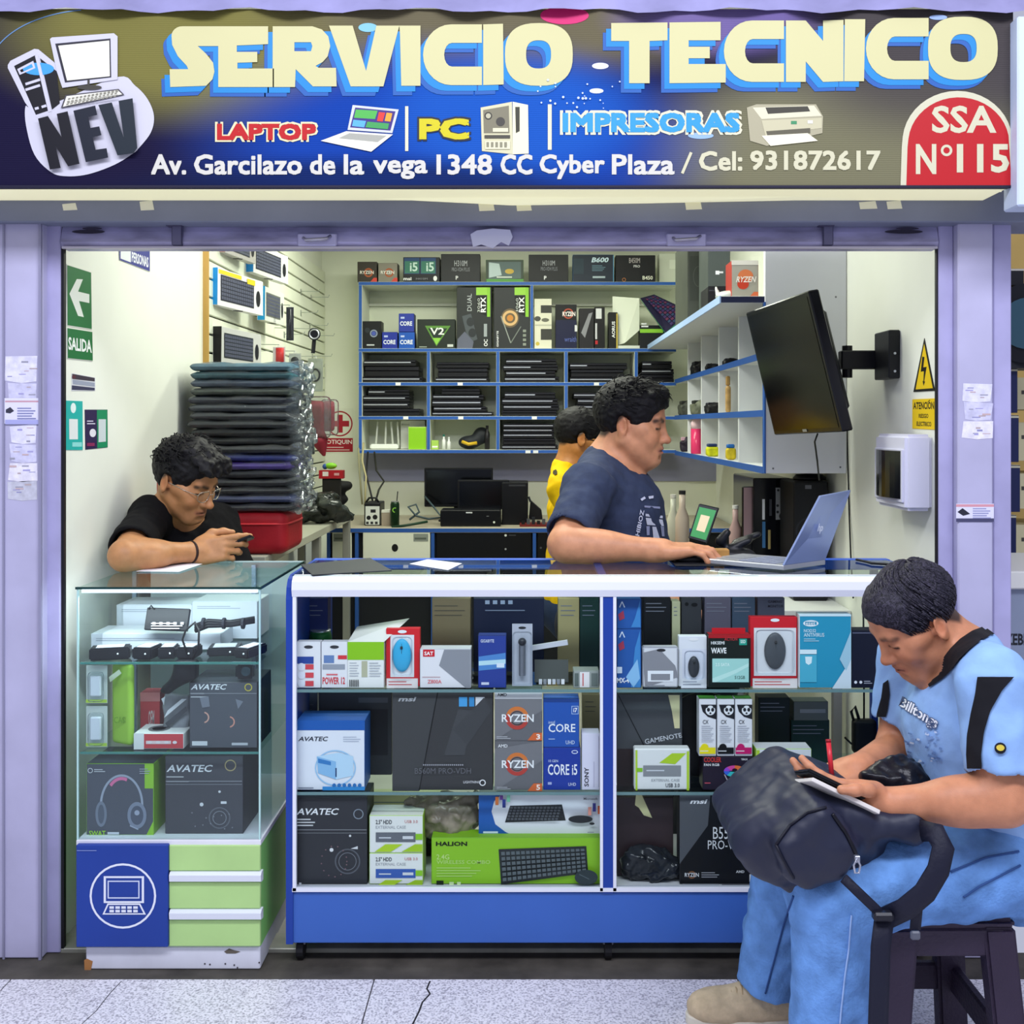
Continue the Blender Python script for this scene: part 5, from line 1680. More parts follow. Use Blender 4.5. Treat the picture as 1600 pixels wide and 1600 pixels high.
for k_, (a, b) in enumerate(((936, 982), (983, 1076))):
  t, f = carton('paste_box', ['short blue box standing on a taller blue box in the right counter bay', 'tall blue thermal paste box at the left of the right counter bay'][k_], 'box', 964, a, 1002, b, YP, .05, '#2458a4', '#1c4686', '#2a5ea8', zb=Z_(982.5, YP) if k_ == 0 else S1)
  f.poly([(992, a + 30), (1000, a + 2), (1001, b - 2), (986, b - 2)], '#3f86c8'); f.line(968, a + 13, 972, a + 4, 1.6, '#e0ecf8'); f.line(972, a + 4, 976, a + 13, 1.6, '#e0ecf8')
  f.poly([(966, a + 24), (974, a + 18), (976, a + 30), (968, a + 34)], '#a83a52')
  if k_:
    f.text('MX-4', 964, 1059, 983, 1067, '#f0f4fa', .03); f.poly([(978, 1058), (996, 1030), (1000, 1060), (990, 1074)], '#8cc0e8'); f.rect(964, 1042, 972, 1052, '#d8e4f0')
  f.build('front_print', t)
t, f = carton('hang_tag_box', 'white and grey rounded blister package with a hanger slot in the right counter bay', 'package', 1004, 1011, 1060, 1076, YP, .03, '#dedee2', '#b8b8c0', zb=S1, bevel=.004)
f.poly([(1004, 1020), (1030, 1014), (1055, 1040), (1060, 1058), (1008, 1074)], '#8d8d94'); f.holes([[(1012, 1048), (1052, 1048), (1052, 1065), (1012, 1065)], [(1017, 1053), (1047, 1053), (1047, 1063), (1017, 1063)]], '#eef0f4'); f.disc(1033, 1016, 7, '#2c2c32', ry=2.4); f.lines(1012, 1069, 1050, 1073, 1, '#9a9aa4', 1.3)
f.build('front_print', t)
mouse_pack('white and blue blister pack with a black mouse', 1062, 994, 1106, 1076, '#e8eaf0', '#2a2c34', (1066, 1014, 1104, 1064), (1084, 1042, 9, 17), card='#e0e2ee')
t, f = carton('drive_box', 'black drive box with a red hanger and mint panel', 'box', 1107, 992, 1173, 1076, YP, .04, '#17211f', '#0e1514', '#a01c24', zb=S1)
f.rect(1107, 992, 1173, 997, '#b01c26'); f.text('ACTION', 1132, 996, 1152, 1001, '#c83a40', .01); f.text('HIKSEMI', 1111, 1002, 1132, 1007, '#e8eceb', .02); f.text('WAVE', 1111, 1012, 1135, 1021, '#f4f6f5', .03); f.rect(1155, 998, 1167, 1008, '#2aa08c'); f.text('SSD', 1157, 1000, 1165, 1005, '#e8f4f0', .02)
f.rect(1113, 1029, 1170, 1066, '#a8dcd4'); f.poly([(1113, 1060), (1150, 1046), (1170, 1036), (1170, 1041), (1150, 1052), (1118, 1066), (1113, 1066)], '#c4ece4'); f.text('512GB', 1148, 1056, 1164, 1061, '#2a4a48', .01); f.text('2.5 SATA', 1118, 1036, 1140, 1041, '#e8fbf6', .01)
f.build('front_print', t)
MB().box((X_(1112, YP + .02), YP + .016, Z_(992, YP + .02)), (X_(1164, YP + .02), YP + .02, Z_(981, YP + .02)), M('#c81c28', .4)).build('hang_tab', t)
mouse_pack('red and white blister pack with a dark grey mouse', 1174, 964, 1248, 1076, '#d42430', '#4a4e54', (1178, 981, 1244, 1056), (1211, 1017, 17, 29))
t, f = carton('software_box', 'cyan antivirus software box on the top counter shelf', 'box', 1249, 960, 1330, 1076, YP, .04, '#2c98bc', '#e8eef2', '#cfe4ec', zb=S1)
f.rect(1249, 960, 1330, 963, '#d8eef4'); f.holes([arcp(1267, 974, 12, 5, 0, 360, 24), [(1258, 971.5), (1276, 971.5), (1276, 976.5), (1258, 976.5)]], '#eef6fa'); f.text('eset', 1259, 972, 1274, 976.5, '#eef6fa', .01); f.text('NOD32', 1256, 983, 1275, 988, '#d8f0f8', .01); f.text('ANTIVIRUS', 1256, 989, 1288, 995, '#d8f0f8', .01); f.lines(1256, 997, 1282, 1003, 2, '#b8e0ee', 1.2)
f.rect(1250, 1015, 1276, 1022, '#e0f2f8'); f.rect(1250, 1023, 1276, 1066, '#4fb4d0'); f.poly([(1258, 1026), (1269, 1026), (1268, 1036), (1263.5, 1039), (1259, 1036)], '#e4f6fa')
f.poly([(1300, 1076), (1330, 1030), (1330, 1076)], '#d8e6ee'); f.poly([(1312, 1030), (1330, 985), (1330, 1030), (1322, 1048)], '#a8cfe0')
f.build('front_print', t)
t, f = carton('gadget_box', 'black box with small white icons beside the antivirus box', 'box', 1331, 985, 1384, 1076, YP, .05, '#15172a', '#101220', zb=S1)
f.disc(1337, 1066, 2.4, '#e8e8f0', seg=10); f.disc(1345, 1066, 2.4, '#e8e8f0', seg=10); f.lines(1350, 1063, 1364, 1069, 2, '#b8b8c8', 1.1); f.rect(1332, 988, 1384, 990, '#5a5c72')
f.build('front_print', t)
BACKR = [('plain_carton', 'dark carton with round vents behind the white mouse pack', 1065, 934, 1096, 1060, '#3f3f46', S1), ('plain_carton', 'purple grey carton with printed lines behind the black and red drive box', 1101, 934, 1142, 1060, '#6a6478', S1), ('plain_carton', 'teal grey carton behind the black and red drive box', 1144, 934, 1180, 1060, '#4a5a72', S1), ('plain_carton', 'slate carton printed with two lines of capitals', 1184, 934, 1226, 1060, '#55566a', S1), ('plain_carton', 'cream cardboard strip carton behind the grey blister', 1050, 940, 1063, 1060, '#cfc9a4', S1), ('plain_carton', 'black carton standing behind the blue paste box', 1006, 934, 1048, 1060, '#16181f', S1),
         ('plain_carton', 'dark green and black parcel at the back of the right bay', 1185, 1090, 1234, 1225, '#1a2426', S2), ('plain_carton', 'dark green carton under the grey label box', 1236, 1125, 1296, 1225, '#123430', S2)]
for nm, lb, a, b, c_, d, col, zb in BACKR:
  t, f = carton(nm, lb, 'box', a, b, c_, d, YQ, .05, col, col, col, zb, flap=False)
  if 'vents' in lb:
    f.disc(1073, 944, 3, '#15151a'); f.disc(1085, 945, 5, '#15151a', ry=3)
  elif 'capitals' in lb:
    f.text('GAMING', 1200, 938, 1222, 942, '#2a2a38', .01); f.text('MONITOR', 1200, 945, 1224, 949, '#2a2a38', .01)
  else:
    f.lines(a + 3, b + 6, c_ - 4, b + 24, 3, '#8a8a9c', 1.2)
  f.build('front_print', t)
t, f = carton('plain_carton', 'small grey labelled carton on the dark green carton', 'box', 1240, 1096, 1294, 1124, YQ - .01, .05, '#6a6e6c', '#4a5048', '#7d817e', zb=Z_(1125, YQ) + .001, flap=False)
f.rect(1250, 1108, 1290, 1114, '#9a9ca0'); f.build('front_print', t)
t, f = carton('notebook_sleeve', 'dark grey notebook accessory box with slanted white capitals in the right bay', 'box', 964, 1084, 1066, 1236, YP + .045, .03, '#46494d', '#3a3c40', zb=S2, flap=False)
f.line(966, 1086, 1008, 1168, 1.4, '#14151a'); f.text('GAMENOTE', 0, 0, 0, 0, '#c9ccd2', .01, q=[(1008, 1163), (1066, 1152), (1064, 1145), (1007, 1155)]); f.poly([(1044, 1086), (1062, 1086), (1062, 1138), (1054, 1138), (1050, 1112)], '#d2cb9e'); f.rect(964, 1170, 990, 1235, '#2f2426')
f.build('front_print', t)
t = thing('drive_case_box', 'white and lime drive case box turned upside down', 'box', (X_(1034, YP), YP + .03, S2))
MB().box((X_(991, YP), YP, S2), (X_(1078, YP), YP + .035, Z_(1170, YP)), M('#e8eae8', .45)).build('carton_body', t, .003)
f = Face((0, YP, 0))
f.poly([(1030, 1192), (1050, 1177), (1072, 1177), (1055, 1194)], '#b4d62e'); f.rect(993, 1172, 996, 1235, '#b8d83a'); f.rect(1073, 1174, 1077, 1235, '#b8d83a'); f.rect(1005, 1196, 1064, 1213, '#8d9094'); f.lines(1010, 1200, 1050, 1208, 1, '#d0d4da', 2); f.rect(995, 1200, 1004, 1206, '#8cc82a'); f.text('USB 3.0', 1040, 1224, 1062, 1230, '#4a4c52', .01); f.text('EXTERNAL CASE', 1018, 1217, 1062, 1221, '#9a9ca2', .0)
f.build('front_print', t)
for k_, (a, c_, nm) in enumerate(((1092, '#f0e01c', 'yellow'), (1120.5, '#151518', 'black'), (1148.5, '#c81c6a', 'magenta'))):
  t, f = carton('ink_box', f'white ink bottle box with a panda badge and a {nm} drop', 'box', a, 1092, a + 27, 1181, YP, .04, '#eaeaee', '#c9cad0', '#4f9a3c', zb=Z_(1181.3, YP))
  f.poly([(a + 3, 1101), (a + 27, 1101), (a + 27, 1124), (a + 14, 1120), (a + 6, 1112)], '#26262c'); f.disc(a + 18, 1110, 7.5, '#eceef0'); f.disc(a + 15, 1109, 2.4, '#26262c', ry=3); f.disc(a + 21.5, 1109, 2.4, '#26262c', ry=3); f.disc(a + 18, 1114.5, 1.6, '#26262c', seg=8); f.disc(a + 12, 1104, 2.4, '#26262c', seg=8); f.disc(a + 24, 1104, 2.4, '#26262c', seg=8)
  f.text('CX', a + 6, 1125, a + 15, 1131, '#3a3a44', .01); f.lines(a + 4, 1133, a + 24, 1160, 9, '#b8bac4', .9)
  f.disc(a + 9, 1168, 6, c_, ry=6); f.rect(a + 1, 1168, a + 26, 1178, c_); f.lines(a + 2, 1172, a + 20, 1175, 1, '#f0f0f2', 1.2)
  f.build('front_print', t)
t, f = carton('cooler_box', 'dark purple fan box with a rainbow ring under the ink boxes', 'box', 1098, 1182, 1176, 1236, YP, .06, '#241b2c', '#180f1e', '#2e2436', zb=S2)
f.text('COOLER', 1100, 1183, 1127, 1191, '#c83a34', .03); f.text('FAN RGB', 1100, 1193, 1124, 1197, '#e8e8ea', .02); f.text('TEROS', 1158, 1185, 1168, 1188, '#e8e8ea', .02)
cols = ['#e8d83a', '#8ad04a', '#3ac0c0', '#3a6ad8', '#9a4ad0', '#d84a9a', '#e8743a', '#e8b83a']
for i in range(16):
  f.ring(1148, 1205, 17, 8, cols[i // 2], ry=9, a0=i * 22.5, a1=(i + 1) * 22.5, seg=4)
f.disc(1148, 1203, 4, '#1a1420', ry=2.4); f.line(1132, 1210, 1138, 1222, 1.6, '#b8aab8'); f.line(1164, 1210, 1158, 1222, 1.6, '#b8aab8'); f.line(1138, 1222, 1158, 1222, 1.6, '#b8aab8'); f.lines(1101, 1222, 1114, 1225, 1, '#d85a6a', 1.4)
f.build('front_print', t)
t, f = carton('drive_case_box', 'white and lime drive case box with a black drive picture', 'box', 1181, 1170, 1268, 1236, YP, .06, '#e6e8ea', '#a6d03a', '#dcdee0', zb=S2)
f.rect(1182, 1172, 1187, 1235, '#b8d83a'); f.text('2.5" HDD', 1195, 1182, 1218, 1188, '#3c3e46', .02); f.text('USB 3.0', 1242, 1182, 1258, 1186, '#6a6a72', .0); f.rect(1196, 1199, 1256, 1214, '#17181c'); f.text('HDD', 1236, 1206, 1252, 1211, '#d8dade', .01); f.poly([(1184, 1235), (1200, 1222), (1216, 1222), (1196, 1235)], '#b4d62e')
f.build('front_print', t)
t = thing('filament_spool', 'black round spool behind the ink boxes', 'spool', (X_(1092, 2.94), 2.94, S2))
MB().cyl((X_(1100, 2.93), 2.93, S2 + .117), (X_(1100, 2.93), 2.945, S2 + .117), .115, M('#101014', .4), 32).build('flange', t, .002)
MB().cyl((X_(1100, 2.93), 2.945, S2 + .117), (X_(1100, 2.93), 2.985, S2 + .117), .09, M('#18181c', .5), 32).build('winding', t)
t, f = carton('plain_carton', 'dark brown carton with torn cream tape on the counter floor', 'box', 964, 1246, 1052, 1387, YP + .05, .10, '#33262a', '#2a1e22', zb=ZBD, flap=False)
f.poly([(994, 1240), (1002, 1240), (1019, 1278), (1006, 1274), (998, 1262), (992, 1258)], '#d8d09c')
f.build('torn_tape', t)
t = thing('plastic_bag', 'black shiny plastic bag of parts at the bottom of the right bay', 'bag', (X_(1010, 2.86), 2.86, ZBD))
S_ = Solid().ell((X_(1005, 2.87), 2.870, ZBD + .042), (.064, .030, .048), None, .03).ell((X_(1040, 2.87), 2.868, ZBD + .032), (.045, .028, .038), None, .03).plane((0, 0, ZBD + .001), (0, 0, -1))
S_.noise = noise3(90, .005)
solid_obj('bag_film', S_, .0045, M('#23262c', .15, noise=.4, ns=20, bump=.8, bs=40), t)
t, f = carton('motherboard_box', 'black motherboard box with large white letters on the counter floor', 'box', 1062, 1242, 1230, 1387, YP, .06, '#101116', '#2a2b30', '#1c1d22', zb=ZBD)
f.poly([(1062, 1242), (1110, 1242), (1106, 1290), (1062, 1350)], '#55585e'); f.text('msi', 1078, 1249, 1103, 1256, '#f0f0f2', .03, shear=3); f.text('B550M', 1114, 1292, 1160, 1311, '#e8e8ea', .0); f.text('PRO-VDH', 1106, 1313, 1166, 1327, '#e8e8ea', .0); f.text('AMD', 1128, 1284, 1142, 1288, '#c82a34', .01)
f.ring(1081, 1367, 6, 2, '#8a5a3a'); f.text('RYZEN', 1070, 1364, 1092, 1370, '#f0f0f2', .01); f.lines(1096, 1362, 1126, 1372, 3, '#a8a8ae', 1.3); f.text('AMD', 1150, 1360, 1163, 1364, '#e8e8ea', .02); f.text('B5', 1171, 1366, 1188, 1378, '#e8e8ea', .01); f.rect(1066, 1381, 1123, 1385, '#9a9ca2'); f.rect(1128, 1381, 1230, 1384, '#5f6066')
f.build('front_print', t)
t = thing('wall_charger', 'black charger and cable hanging on the right wall seen through the counter', 'charger', P(1345, 1190, 3.15))
S_ = Solid().rbox(P(1350, 1150, 3.15), (.035, .018, .05), None, .012)
solid_obj('brick', S_, .005, M('#111114', .5), t)
MB().tube([P(1335, 1130, 3.15), P(1330, 1112, 3.15), P(1336, 1104, 3.15), P(1341, 1120, 3.15), P(1344, 1135, 3.15)], .0045, M('#0e0e12', .5), 6).build('cable', t, smooth=True)
MB().tube([P(1350, 1128, 3.15), P(1350, 1080, 3.15), P(1349, 960, 3.15)], .003, M('#0e0e12', .5), 6).build('cable', t, smooth=True)
MB().tube([P(1320, 1152, 3.15), P(1330, 1162, 3.15), P(1342, 1164, 3.15)], .003, M('#0e0e12', .5), 6).build('cable', t, smooth=True)
# ================================================================== on the counter top
t = thing('laptop', 'open silver laptop with blue sheen standing on the counter', 'laptop', (X_(1190, 3.02), 3.02, ZBT))
LB = [P(1100, 874, 3.05), P(1224, 893, 2.90), P(1290, 878, 3.02), P(1160, 861, 3.17)]
LB = [Vector((v.x, v.y, ZBT)) for v in LB]
SIL = M('#c2c4ca', .3, .6, noise=.04, ns=10)
MB().prism([v + Vector((0, 0, .016)) for v in LB], (0, 0, -.014), SIL).build('base', t, .002)
u_, v_ = LB[1] - LB[0], LB[3] - LB[0]
kb = MB()
for r_ in range(5):
  for c_ in range(12):
    a = .40 + r_ * .095
    b = .10 + c_ * .067
    q = [LB[0] + u_ * s_ + v_ * w_ + Vector((0, 0, .0164)) for s_, w_ in ((a, b), (a + .075, b), (a + .075, b + .052), (a, b + .052))]
    kb.prism([p + Vector((0, 0, .0016)) for p in q], (0, 0, -.0016), M('#8f95a8', .4))
k_o = kb.build('keyboard', t)
k_o['kind'] = 'stuff'
MB().prism([LB[0] + u_ * s_ + v_ * w_ + Vector((0, 0, .0172)) for s_, w_ in ((.08, .35), (.34, .35), (.34, .68), (.08, .68))], (0, 0, -.0008), M('#a9acb4', .3, .4)).build('touchpad', t)
hg0, hg1 = LB[1] + Vector((0, 0, .015)), LB[2] + Vector((0, 0, .015))
tp0, tp1 = P(1282, 775, 2.94), P(1330, 766, 3.06)
nrm = (hg1 - hg0).cross(tp0 - hg0).normalized() * -.006
ldp = [hg0, hg1, tp1, tp0]
lid = MB().prism(ldp, nrm, M('#9fb0dc', .28, .55, noise=.05, ns=6), front=M('#9fb0dc', .28, .55, noise=.05, ns=6)).build('screen_lid', t, .002)
lc = (hg0 + hg1 + tp0 + tp1) / 4
fn_ = (hg1 - hg0).cross(tp0 - hg0).normalized()
fn_ = fn_ if fn_.y < 0 else -fn_
fn2 = fn_.copy()
f = Face(hg0 if nrm.dot(fn_) < 0 else hg0 + nrm, fn_, base=.001)
f.text('hp', 1276, 818, 1284, 834, '#dfe6f6', .03, shear=4)
f.build('lid_logo', lid)
t = thing('mouse', 'black computer mouse under the hand of the man at the counter', 'mouse', (X_(1086, 3.09), 3.09, ZBT))
MB().ball((X_(1083, 3.09), 3.09, ZBT + .010), (.052, .030, .022), M('#15161c', .35), 18, 12).build('shell', t, smooth=True)
MB().cyl((X_(1104, 3.09), 3.084, ZBT + .022), (X_(1104, 3.09), 3.096, ZBT + .022), .006, M('#2a2c34', .5), 10).build('scroll_wheel', t)
o = MB().box((X_(1050, 3.08), 3.00, ZBT), (X_(1165, 3.08), 3.18, ZBT + .003), M('#17181e', .8)).build('mouse_pad', bevel=.001)
tag(o, 'thin black mouse pad under the mouse on the counter', 'mouse pad')
ps = MB()
ps.prism([Vector((v.x, v.y, ZBT + .0012)) for v in (P(640, 884, 3.05), P(700, 897, 2.92), P(722, 882, 3.06), P(668, 873, 3.15))], (0, 0, -.001), M('#dfe0ea', .7))
o = ps.build('paper_sheet')
tag(o, 'white sheet of paper lying on the main counter', 'paper')
fo = MB()
fo.prism([Vector((v.x, v.y, ZBT + .0032)) for v in (P(470, 876, 3.02), P(488, 905, 2.815), P(612, 893, 2.9), P(578, 869, 3.17))], (0, 0, -.003), M('#33373a', .6))
o = fo.build('document_folder')
tag(o, 'dark grey plastic folder lying at the left end of the counter', 'folder')
t = thing('reflection_stand_in', 'added black bulk standing in for the dark reflection in the cabinet side pane', 'bag', (X_(455, 3.5), 3.5, .004))  # black bulk added in place of the side pane's dark reflection
S_ = Solid().ell((X_(462, 3.5), 3.52, .30), (.085, .12, .30), None, .05).ell((X_(458, 3.5), 3.50, .62), (.07, .09, .2), None, .05).plane((0, 0, .006), (0, 0, -1))
S_.noise = noise3(60, .008)
solid_obj('stand_in_film', S_, .008, M('#0c0d10', .2, noise=.4, ns=15, bump=.8, bs=30), t)
o = MB().tube([Vector((v.x, v.y, ZBT + .004)) for v in (P(1338, 874, 3.12), P(1352, 878, 3.08), P(1362, 882, 3.04), P(1385, 884, 3.02), P(1400, 890, 2.98))], .0035, M('#14151a', .5), 6).build('loose_cable', smooth=True)
tag(o, 'short black cable lying at the right end of the counter', 'cable')
# ================================================================== inside the shop: left wall
def wall_plate(name, label, cat, q, p0, n, draw, plate='#e8e8e0', th=.002):
  """a thin sign plate on a wall; q = four photo corners TL TR BR BL"""
  f = Face(p0, n, base=th)
  c = [f.pt(*p) for p in q]
  nn = Vector(n).normalized()
  cen = sum(c, Vector()) / 4
  t = thing(name, label, cat, (cen.x, cen.y, min(v.z for v in c)))
  MB().prism(c, -nn * (th - .0003), M(plate, .45)).build('plate', t)
  f.off = th + .0004
  draw(f)
  f.build('print', t)
  return t
PLW, NLW = (XL, 0, 0), (1, 0, 0)
def d_arrow(f):
  f.poly([(105.2, 414.2), (142.4, 426), (143.4, 514), (105.6, 508)], '#0f6b34')
  f.poly([(108.5, 459), (120, 436), (129.5, 436.5), (122, 455.5), (139.6, 459.8), (139.6, 473.5), (123.5, 470.3), (131, 495.5), (122, 493.5)], '#e6eae4')
wall_plate('exit_sign', 'green sign with a white left arrow on the left wall', 'sign', [(104.4, 412.5), (143.2, 424.8), (144.2, 515.6), (105, 509.4)], PLW, NLW, d_arrow)
def d_salida(f):
  f.poly([(105.4, 512.6), (144.3, 518.8), (145, 563.4), (106, 559.4)], '#0f6b34')
  f.text('SALIDA', 0, 0, 0, 0, '#f0f2ee', .03, q=[(107, 546.5), (143.5, 551.6), (143.2, 531.5), (106.8, 526.2)])
wall_plate('exit_sign', 'green sign reading SALIDA below the arrow sign', 'sign', [(105, 511.6), (144.6, 518), (145.4, 564.3), (105.8, 560.3)], PLW, NLW, d_salida)
def d_pers(f):
  f.poly([(186, 366), (234.2, 384), (234.2, 424), (187, 406)], '#2a2f86')
  f.poly([(188.5, 372), (204.5, 378), (204.5, 410), (188.5, 404)], '#e4e6ea')
  f.text('PERSONAS', 0, 0, 0, 0, '#e8eaf2', .03, q=[(206, 409), (232, 418.5), (232, 402), (206, 393)])
wall_plate('capacity_sign', 'blue sign ending in PERSONAS high on the left wall', 'sign', [(186, 365), (234.4, 383), (234.4, 424.8), (187, 406.4)], PLW, NLW, d_pers)
def d_cash(f):
  f.poly([(113, 584), (148, 590.5), (148, 596), (113, 592)], '#3a3040'); f.poly([(114, 593), (148, 598), (148, 604), (114, 600)], '#9aa0b4'); f.poly([(112.5, 602), (148, 606), (148, 610), (112.5, 609)], '#3a3a58'); f.disc(115.5, 589, 3, '#5a2a3a')
wall_plate('price_sticker', 'small dark striped sticker under the SALIDA sign', 'sticker', [(112, 583), (149, 590), (149, 611), (112, 611)], PLW, NLW, d_cash, '#dcdde4', .0008)
def d_teal(f):
  f.poly([(102.6, 626), (129, 627), (129.4, 703), (103.2, 703)], '#23b0a8'); f.disc(114.6, 637.5, 4.2, '#e8f4f2', ry=8); f.poly([(108, 654.5), (121.5, 655), (121.8, 686.5), (108.4, 686.5)], '#e6eaea'); f.poly([(113, 691), (128, 691), (128, 698), (113, 698)], '#8fdcd8')
wall_plate('payment_card', 'teal payment card on the left wall', 'sign', [(102.4, 625.4), (129.2, 626.6), (129.6, 703.6), (103, 703.4)], PLW, NLW, d_teal, '#bfe4e0', .001)
def d_purp(f):
  f.poly([(133, 640.5), (151.5, 640.5), (152, 700.5), (134, 702)], '#2c1d4c'); f.poly([(151.5, 640.5), (167.6, 640.5), (168, 698.5), (152, 700.5)], '#178a5c'); f.lines(136, 656, 150, 664, 2, '#d8d4e8', 1.6); f.disc(145, 676.5, 5, '#e8e4ee', ry=6.5); f.poly([(154, 655), (165.5, 655), (165.5, 690), (154, 691)], '#cfd8dc'); f.rect(136, 692, 148, 697, '#8a2a5a')
wall_plate('payment_card', 'purple and green payment card beside the teal card', 'sign', [(132.6, 640), (168, 640), (168.4, 699), (133.6, 702.6)], PLW, NLW, d_purp, '#3a3a58', .001)
wall_plate('extinguisher_sign', 'red sign edge behind the head of the young man', 'sign', [(246, 725), (276, 727), (276, 792), (246, 800)], PLW, NLW, lambda f: f.poly([(250, 765), (254, 765), (258, 795), (250, 797)], '#e8dcdc'), '#b8141c', .002)
ys0, ys1 = -XL * F / (CX - 318), YB - .005
sw = thing('slat_wall', 'white slatted display panel with wooden edge on the left wall', 'display panel', (XL, (ys0 + ys1) / 2, .95))
SLW = M('#e4e8d4', .5, noise=.04, ns=4)
for k_ in range(-4, 16):
  z1 = 2.035 - .0722 * k_
  MB().box((XL + .001, ys0, z1 - .064), (XL + .020, ys1, z1), SLW).build('slat', sw, .002)
MB().box((XL + .0005, ys0 + .003, .95), (XL + .006, ys1, 2.33), M('#26231f', .8)).build('backing', sw)
MB().box((XL + .0005, ys0 - .010, .95), (XL + .022, ys0 - .0005, 2.33), M('#c29a52', .6, noise=.15, ns=10, stretch=(1, 1, .2))).build('wood_edge', sw)
def kb_box(label, x0, yt, yb, Y0, x1, Y1, end, face, th=.035, keys='#2a2c3a', logo=None, ycol=None):
  a, b = P(x0, yb, Y0), P(x1, yb, Y1)
  h = (yb - yt) * Y0 / F
  b.z = a.z
  up = Vector((0, 0, h))
  d = (b - a).normalized()
  n = d.cross(Vector((0, 0, 1)))
  n = n if n.x > 0 else -n
  t = thing('keyboard_box', label, 'box', (a + b) / 2)
  off = -n * th
  bx = MB()
  bx.add([a, b, b + up, a + up], [(0, 1, 2, 3)], M(face, .4))
  v = [a, b, b + up, a + up, a + off, b + off, b + up + off, a + up + off]
  bx.add(v, [(1, 5, 6, 2), (2, 6, 7, 3), (5, 4, 7, 6), (0, 1, 5, 4)], M(face, .4))
  bx.add([a, a + off, a + up + off, a + up], [(0, 1, 2, 3)], M(end, .4))
  bx.build('carton_body', t, .001)
  L_ = (b - a).length
  pr = MB()
  def q4(u0, v0, u1, v1, m, lift=.0012):
    pr.add([a + d * L_ * u + up * w + n * lift for u, w in ((u0, v0), (u1, v0), (u1, v1), (u0, v1))], [(0, 1, 2, 3)], m)
  q4(.06, .14, .78, .84, M(keys, .4))
  for r_ in range(6):
    for c_ in range(15):
      q4(.075 + c_ * .0465, .18 + r_ * .107, .075 + c_ * .0465 + .038, .18 + r_ * .107 + .08, M('#565a6e', .5), .002)
  pr.add([a + d * L_ * (.88 + .05 * math.cos(i * .524)) + up * (.45 + .24 * math.sin(i * .524)) + n * .0015 for i in range(12)], [tuple(range(12))], M('#1c1d24', .4))
  if ycol:
    q4(.02, .86, .5, .97, M(ycol, .5)); q4(.62, .80, .80, .95, M(ycol, .5), .0026)
  pr.build('keyboard_picture', t)
  MB().tube([b * .5 + a * .5 - n * (th + .001) + Vector((0, 0, .0)), a * .5 + b * .5 + Vector((0, 0, -.004)), a * .5 + b * .5 + Vector((0, 0, -.004)) + n * .006], .002, M('#22232a', .5, .5), 5).build('support_hook', t)
  return t
kb_box('white and blue keyboard box with a yellow sticker on the slat wall', 340, 418, 476, 4.27, 411, 4.70, '#1f8fd6', '#e8e8ea', ycol='#f0d020')
kb_box('keyboard box with pink brown edge partly hidden at the top of the slat wall', 352, 350, 394, 4.36, 400, 4.68, '#a8786a', '#b8b4ae')
kb_box('white keyboard box with a blue end, upper right on the slat wall', 396, 378, 425, 4.76, 450, 5.18, '#1f7fc6', '#dcdcda')
kb_box('small white keyboard box with a cyan end below the upper right box', 414, 447, 500, 4.84, 444, 5.12, '#1f96d0', '#d4d6ce', keys='#6a6c64')
kb_box('silver keyboard box with a black end above the sleeve stack', 346, 510, 566, 4.27, 408, 4.68, '#15151a', '#c9cac6', keys='#2a3038')
for i, (hx, hy, ln) in enumerate(((470, 455, .10), (486, 464, .10), (470, 488, .09), (484, 508, .10), (492, 524, .11), (488, 556, .11), (478, 572, .10), (444, 522, .10))):
  Yh = -(XL + .02) * F / (CX - hx)
  z = Z_(hy, Yh)
  h = MB().tube([(XL + .018, Yh, z), (XL + .018 + ln, Yh, z - .002), (XL + .018 + ln + .006, Yh, z + .012)], .0022, M('#aab0a8', .3, .7), 6)
  h.box((XL + .0195, Yh - .012, z - .02), (XL + .0215, Yh + .012, z + .012), M('#aab0a8', .3, .7))
  o = h.build('wall_hook')
  tag(o, 'thin chrome hook on the slat wall, ' + ['topmost', 'second from the top', 'third from the top', 'fourth from the top', 'fifth from the top', 'next to lowest', 'lowest and rightmost', 'leftmost beside the pen pack'][i], 'hook', 'chrome hooks on the slat wall')
def hung(label, px, py0, py1, Y, w, card, items, cat='package', name='hanging_pack'):
  x = X_(px, Y)
  z1, z0 = Z_(py0, Y), Z_(py1, Y)
  t = thing(name, label, cat, (x, Y, z0))
  MB().box((x - w / 2, Y, z0), (x + w / 2, Y + .002, z1), M(card, .5)).build('card', t)
  MB().tube([(x - .006, Y + .001, z1), (x, Y + .001, z1 + .012), (x + .006, Y + .001, z1)], .0012, M('#c8ccd0', .3), 4).build('hang_loop', t)
  S_ = Solid().rbox((x, Y - .008, (z0 + z1) / 2), (w / 2 - .002, .009, (z1 - z0) / 2 - .004), None, .007)
  solid_obj('clear_bubble', S_, .006, BLISTER, t)
  MB().tube([(x, Y + .003, z1 + .010), (XL + .021, Y + .003, z1 + .012)], .0018, M('#aab0a8', .3, .7), 5).build('peg', t)
  it = MB()
  items(it, x, Y, z0, z1)
  it.build('item', t, smooth=True)
hung('red and clear blister pack hanging by the silver keyboard box', 436, 542, 568, 4.9, .055, '#d8d0cc', lambda m, x, Y, a, b: m.box((x - .012, Y - .010, a + .005), (x + .022, Y - .002, b - .005), M('#d02424', .4)))
hung('dark blue pen-like gadget pack hanging on the slat wall', 453, 480, 532, 5.0, .034, '#2a2a38', lambda m, x, Y, a, b: m.cyl((x, Y - .006, a + .01), (x, Y - .006, b - .01), .008, M('#16161e', .3), 10))
hung('clear pack with a black gadget next to the red pack', 461, 552, 574, 4.9, .055, '#b8bcae', lambda m, x, Y, a, b: m.ball((x, Y - .006, (a + b) / 2), (.018, .006, .016), M('#15161a', .3)))
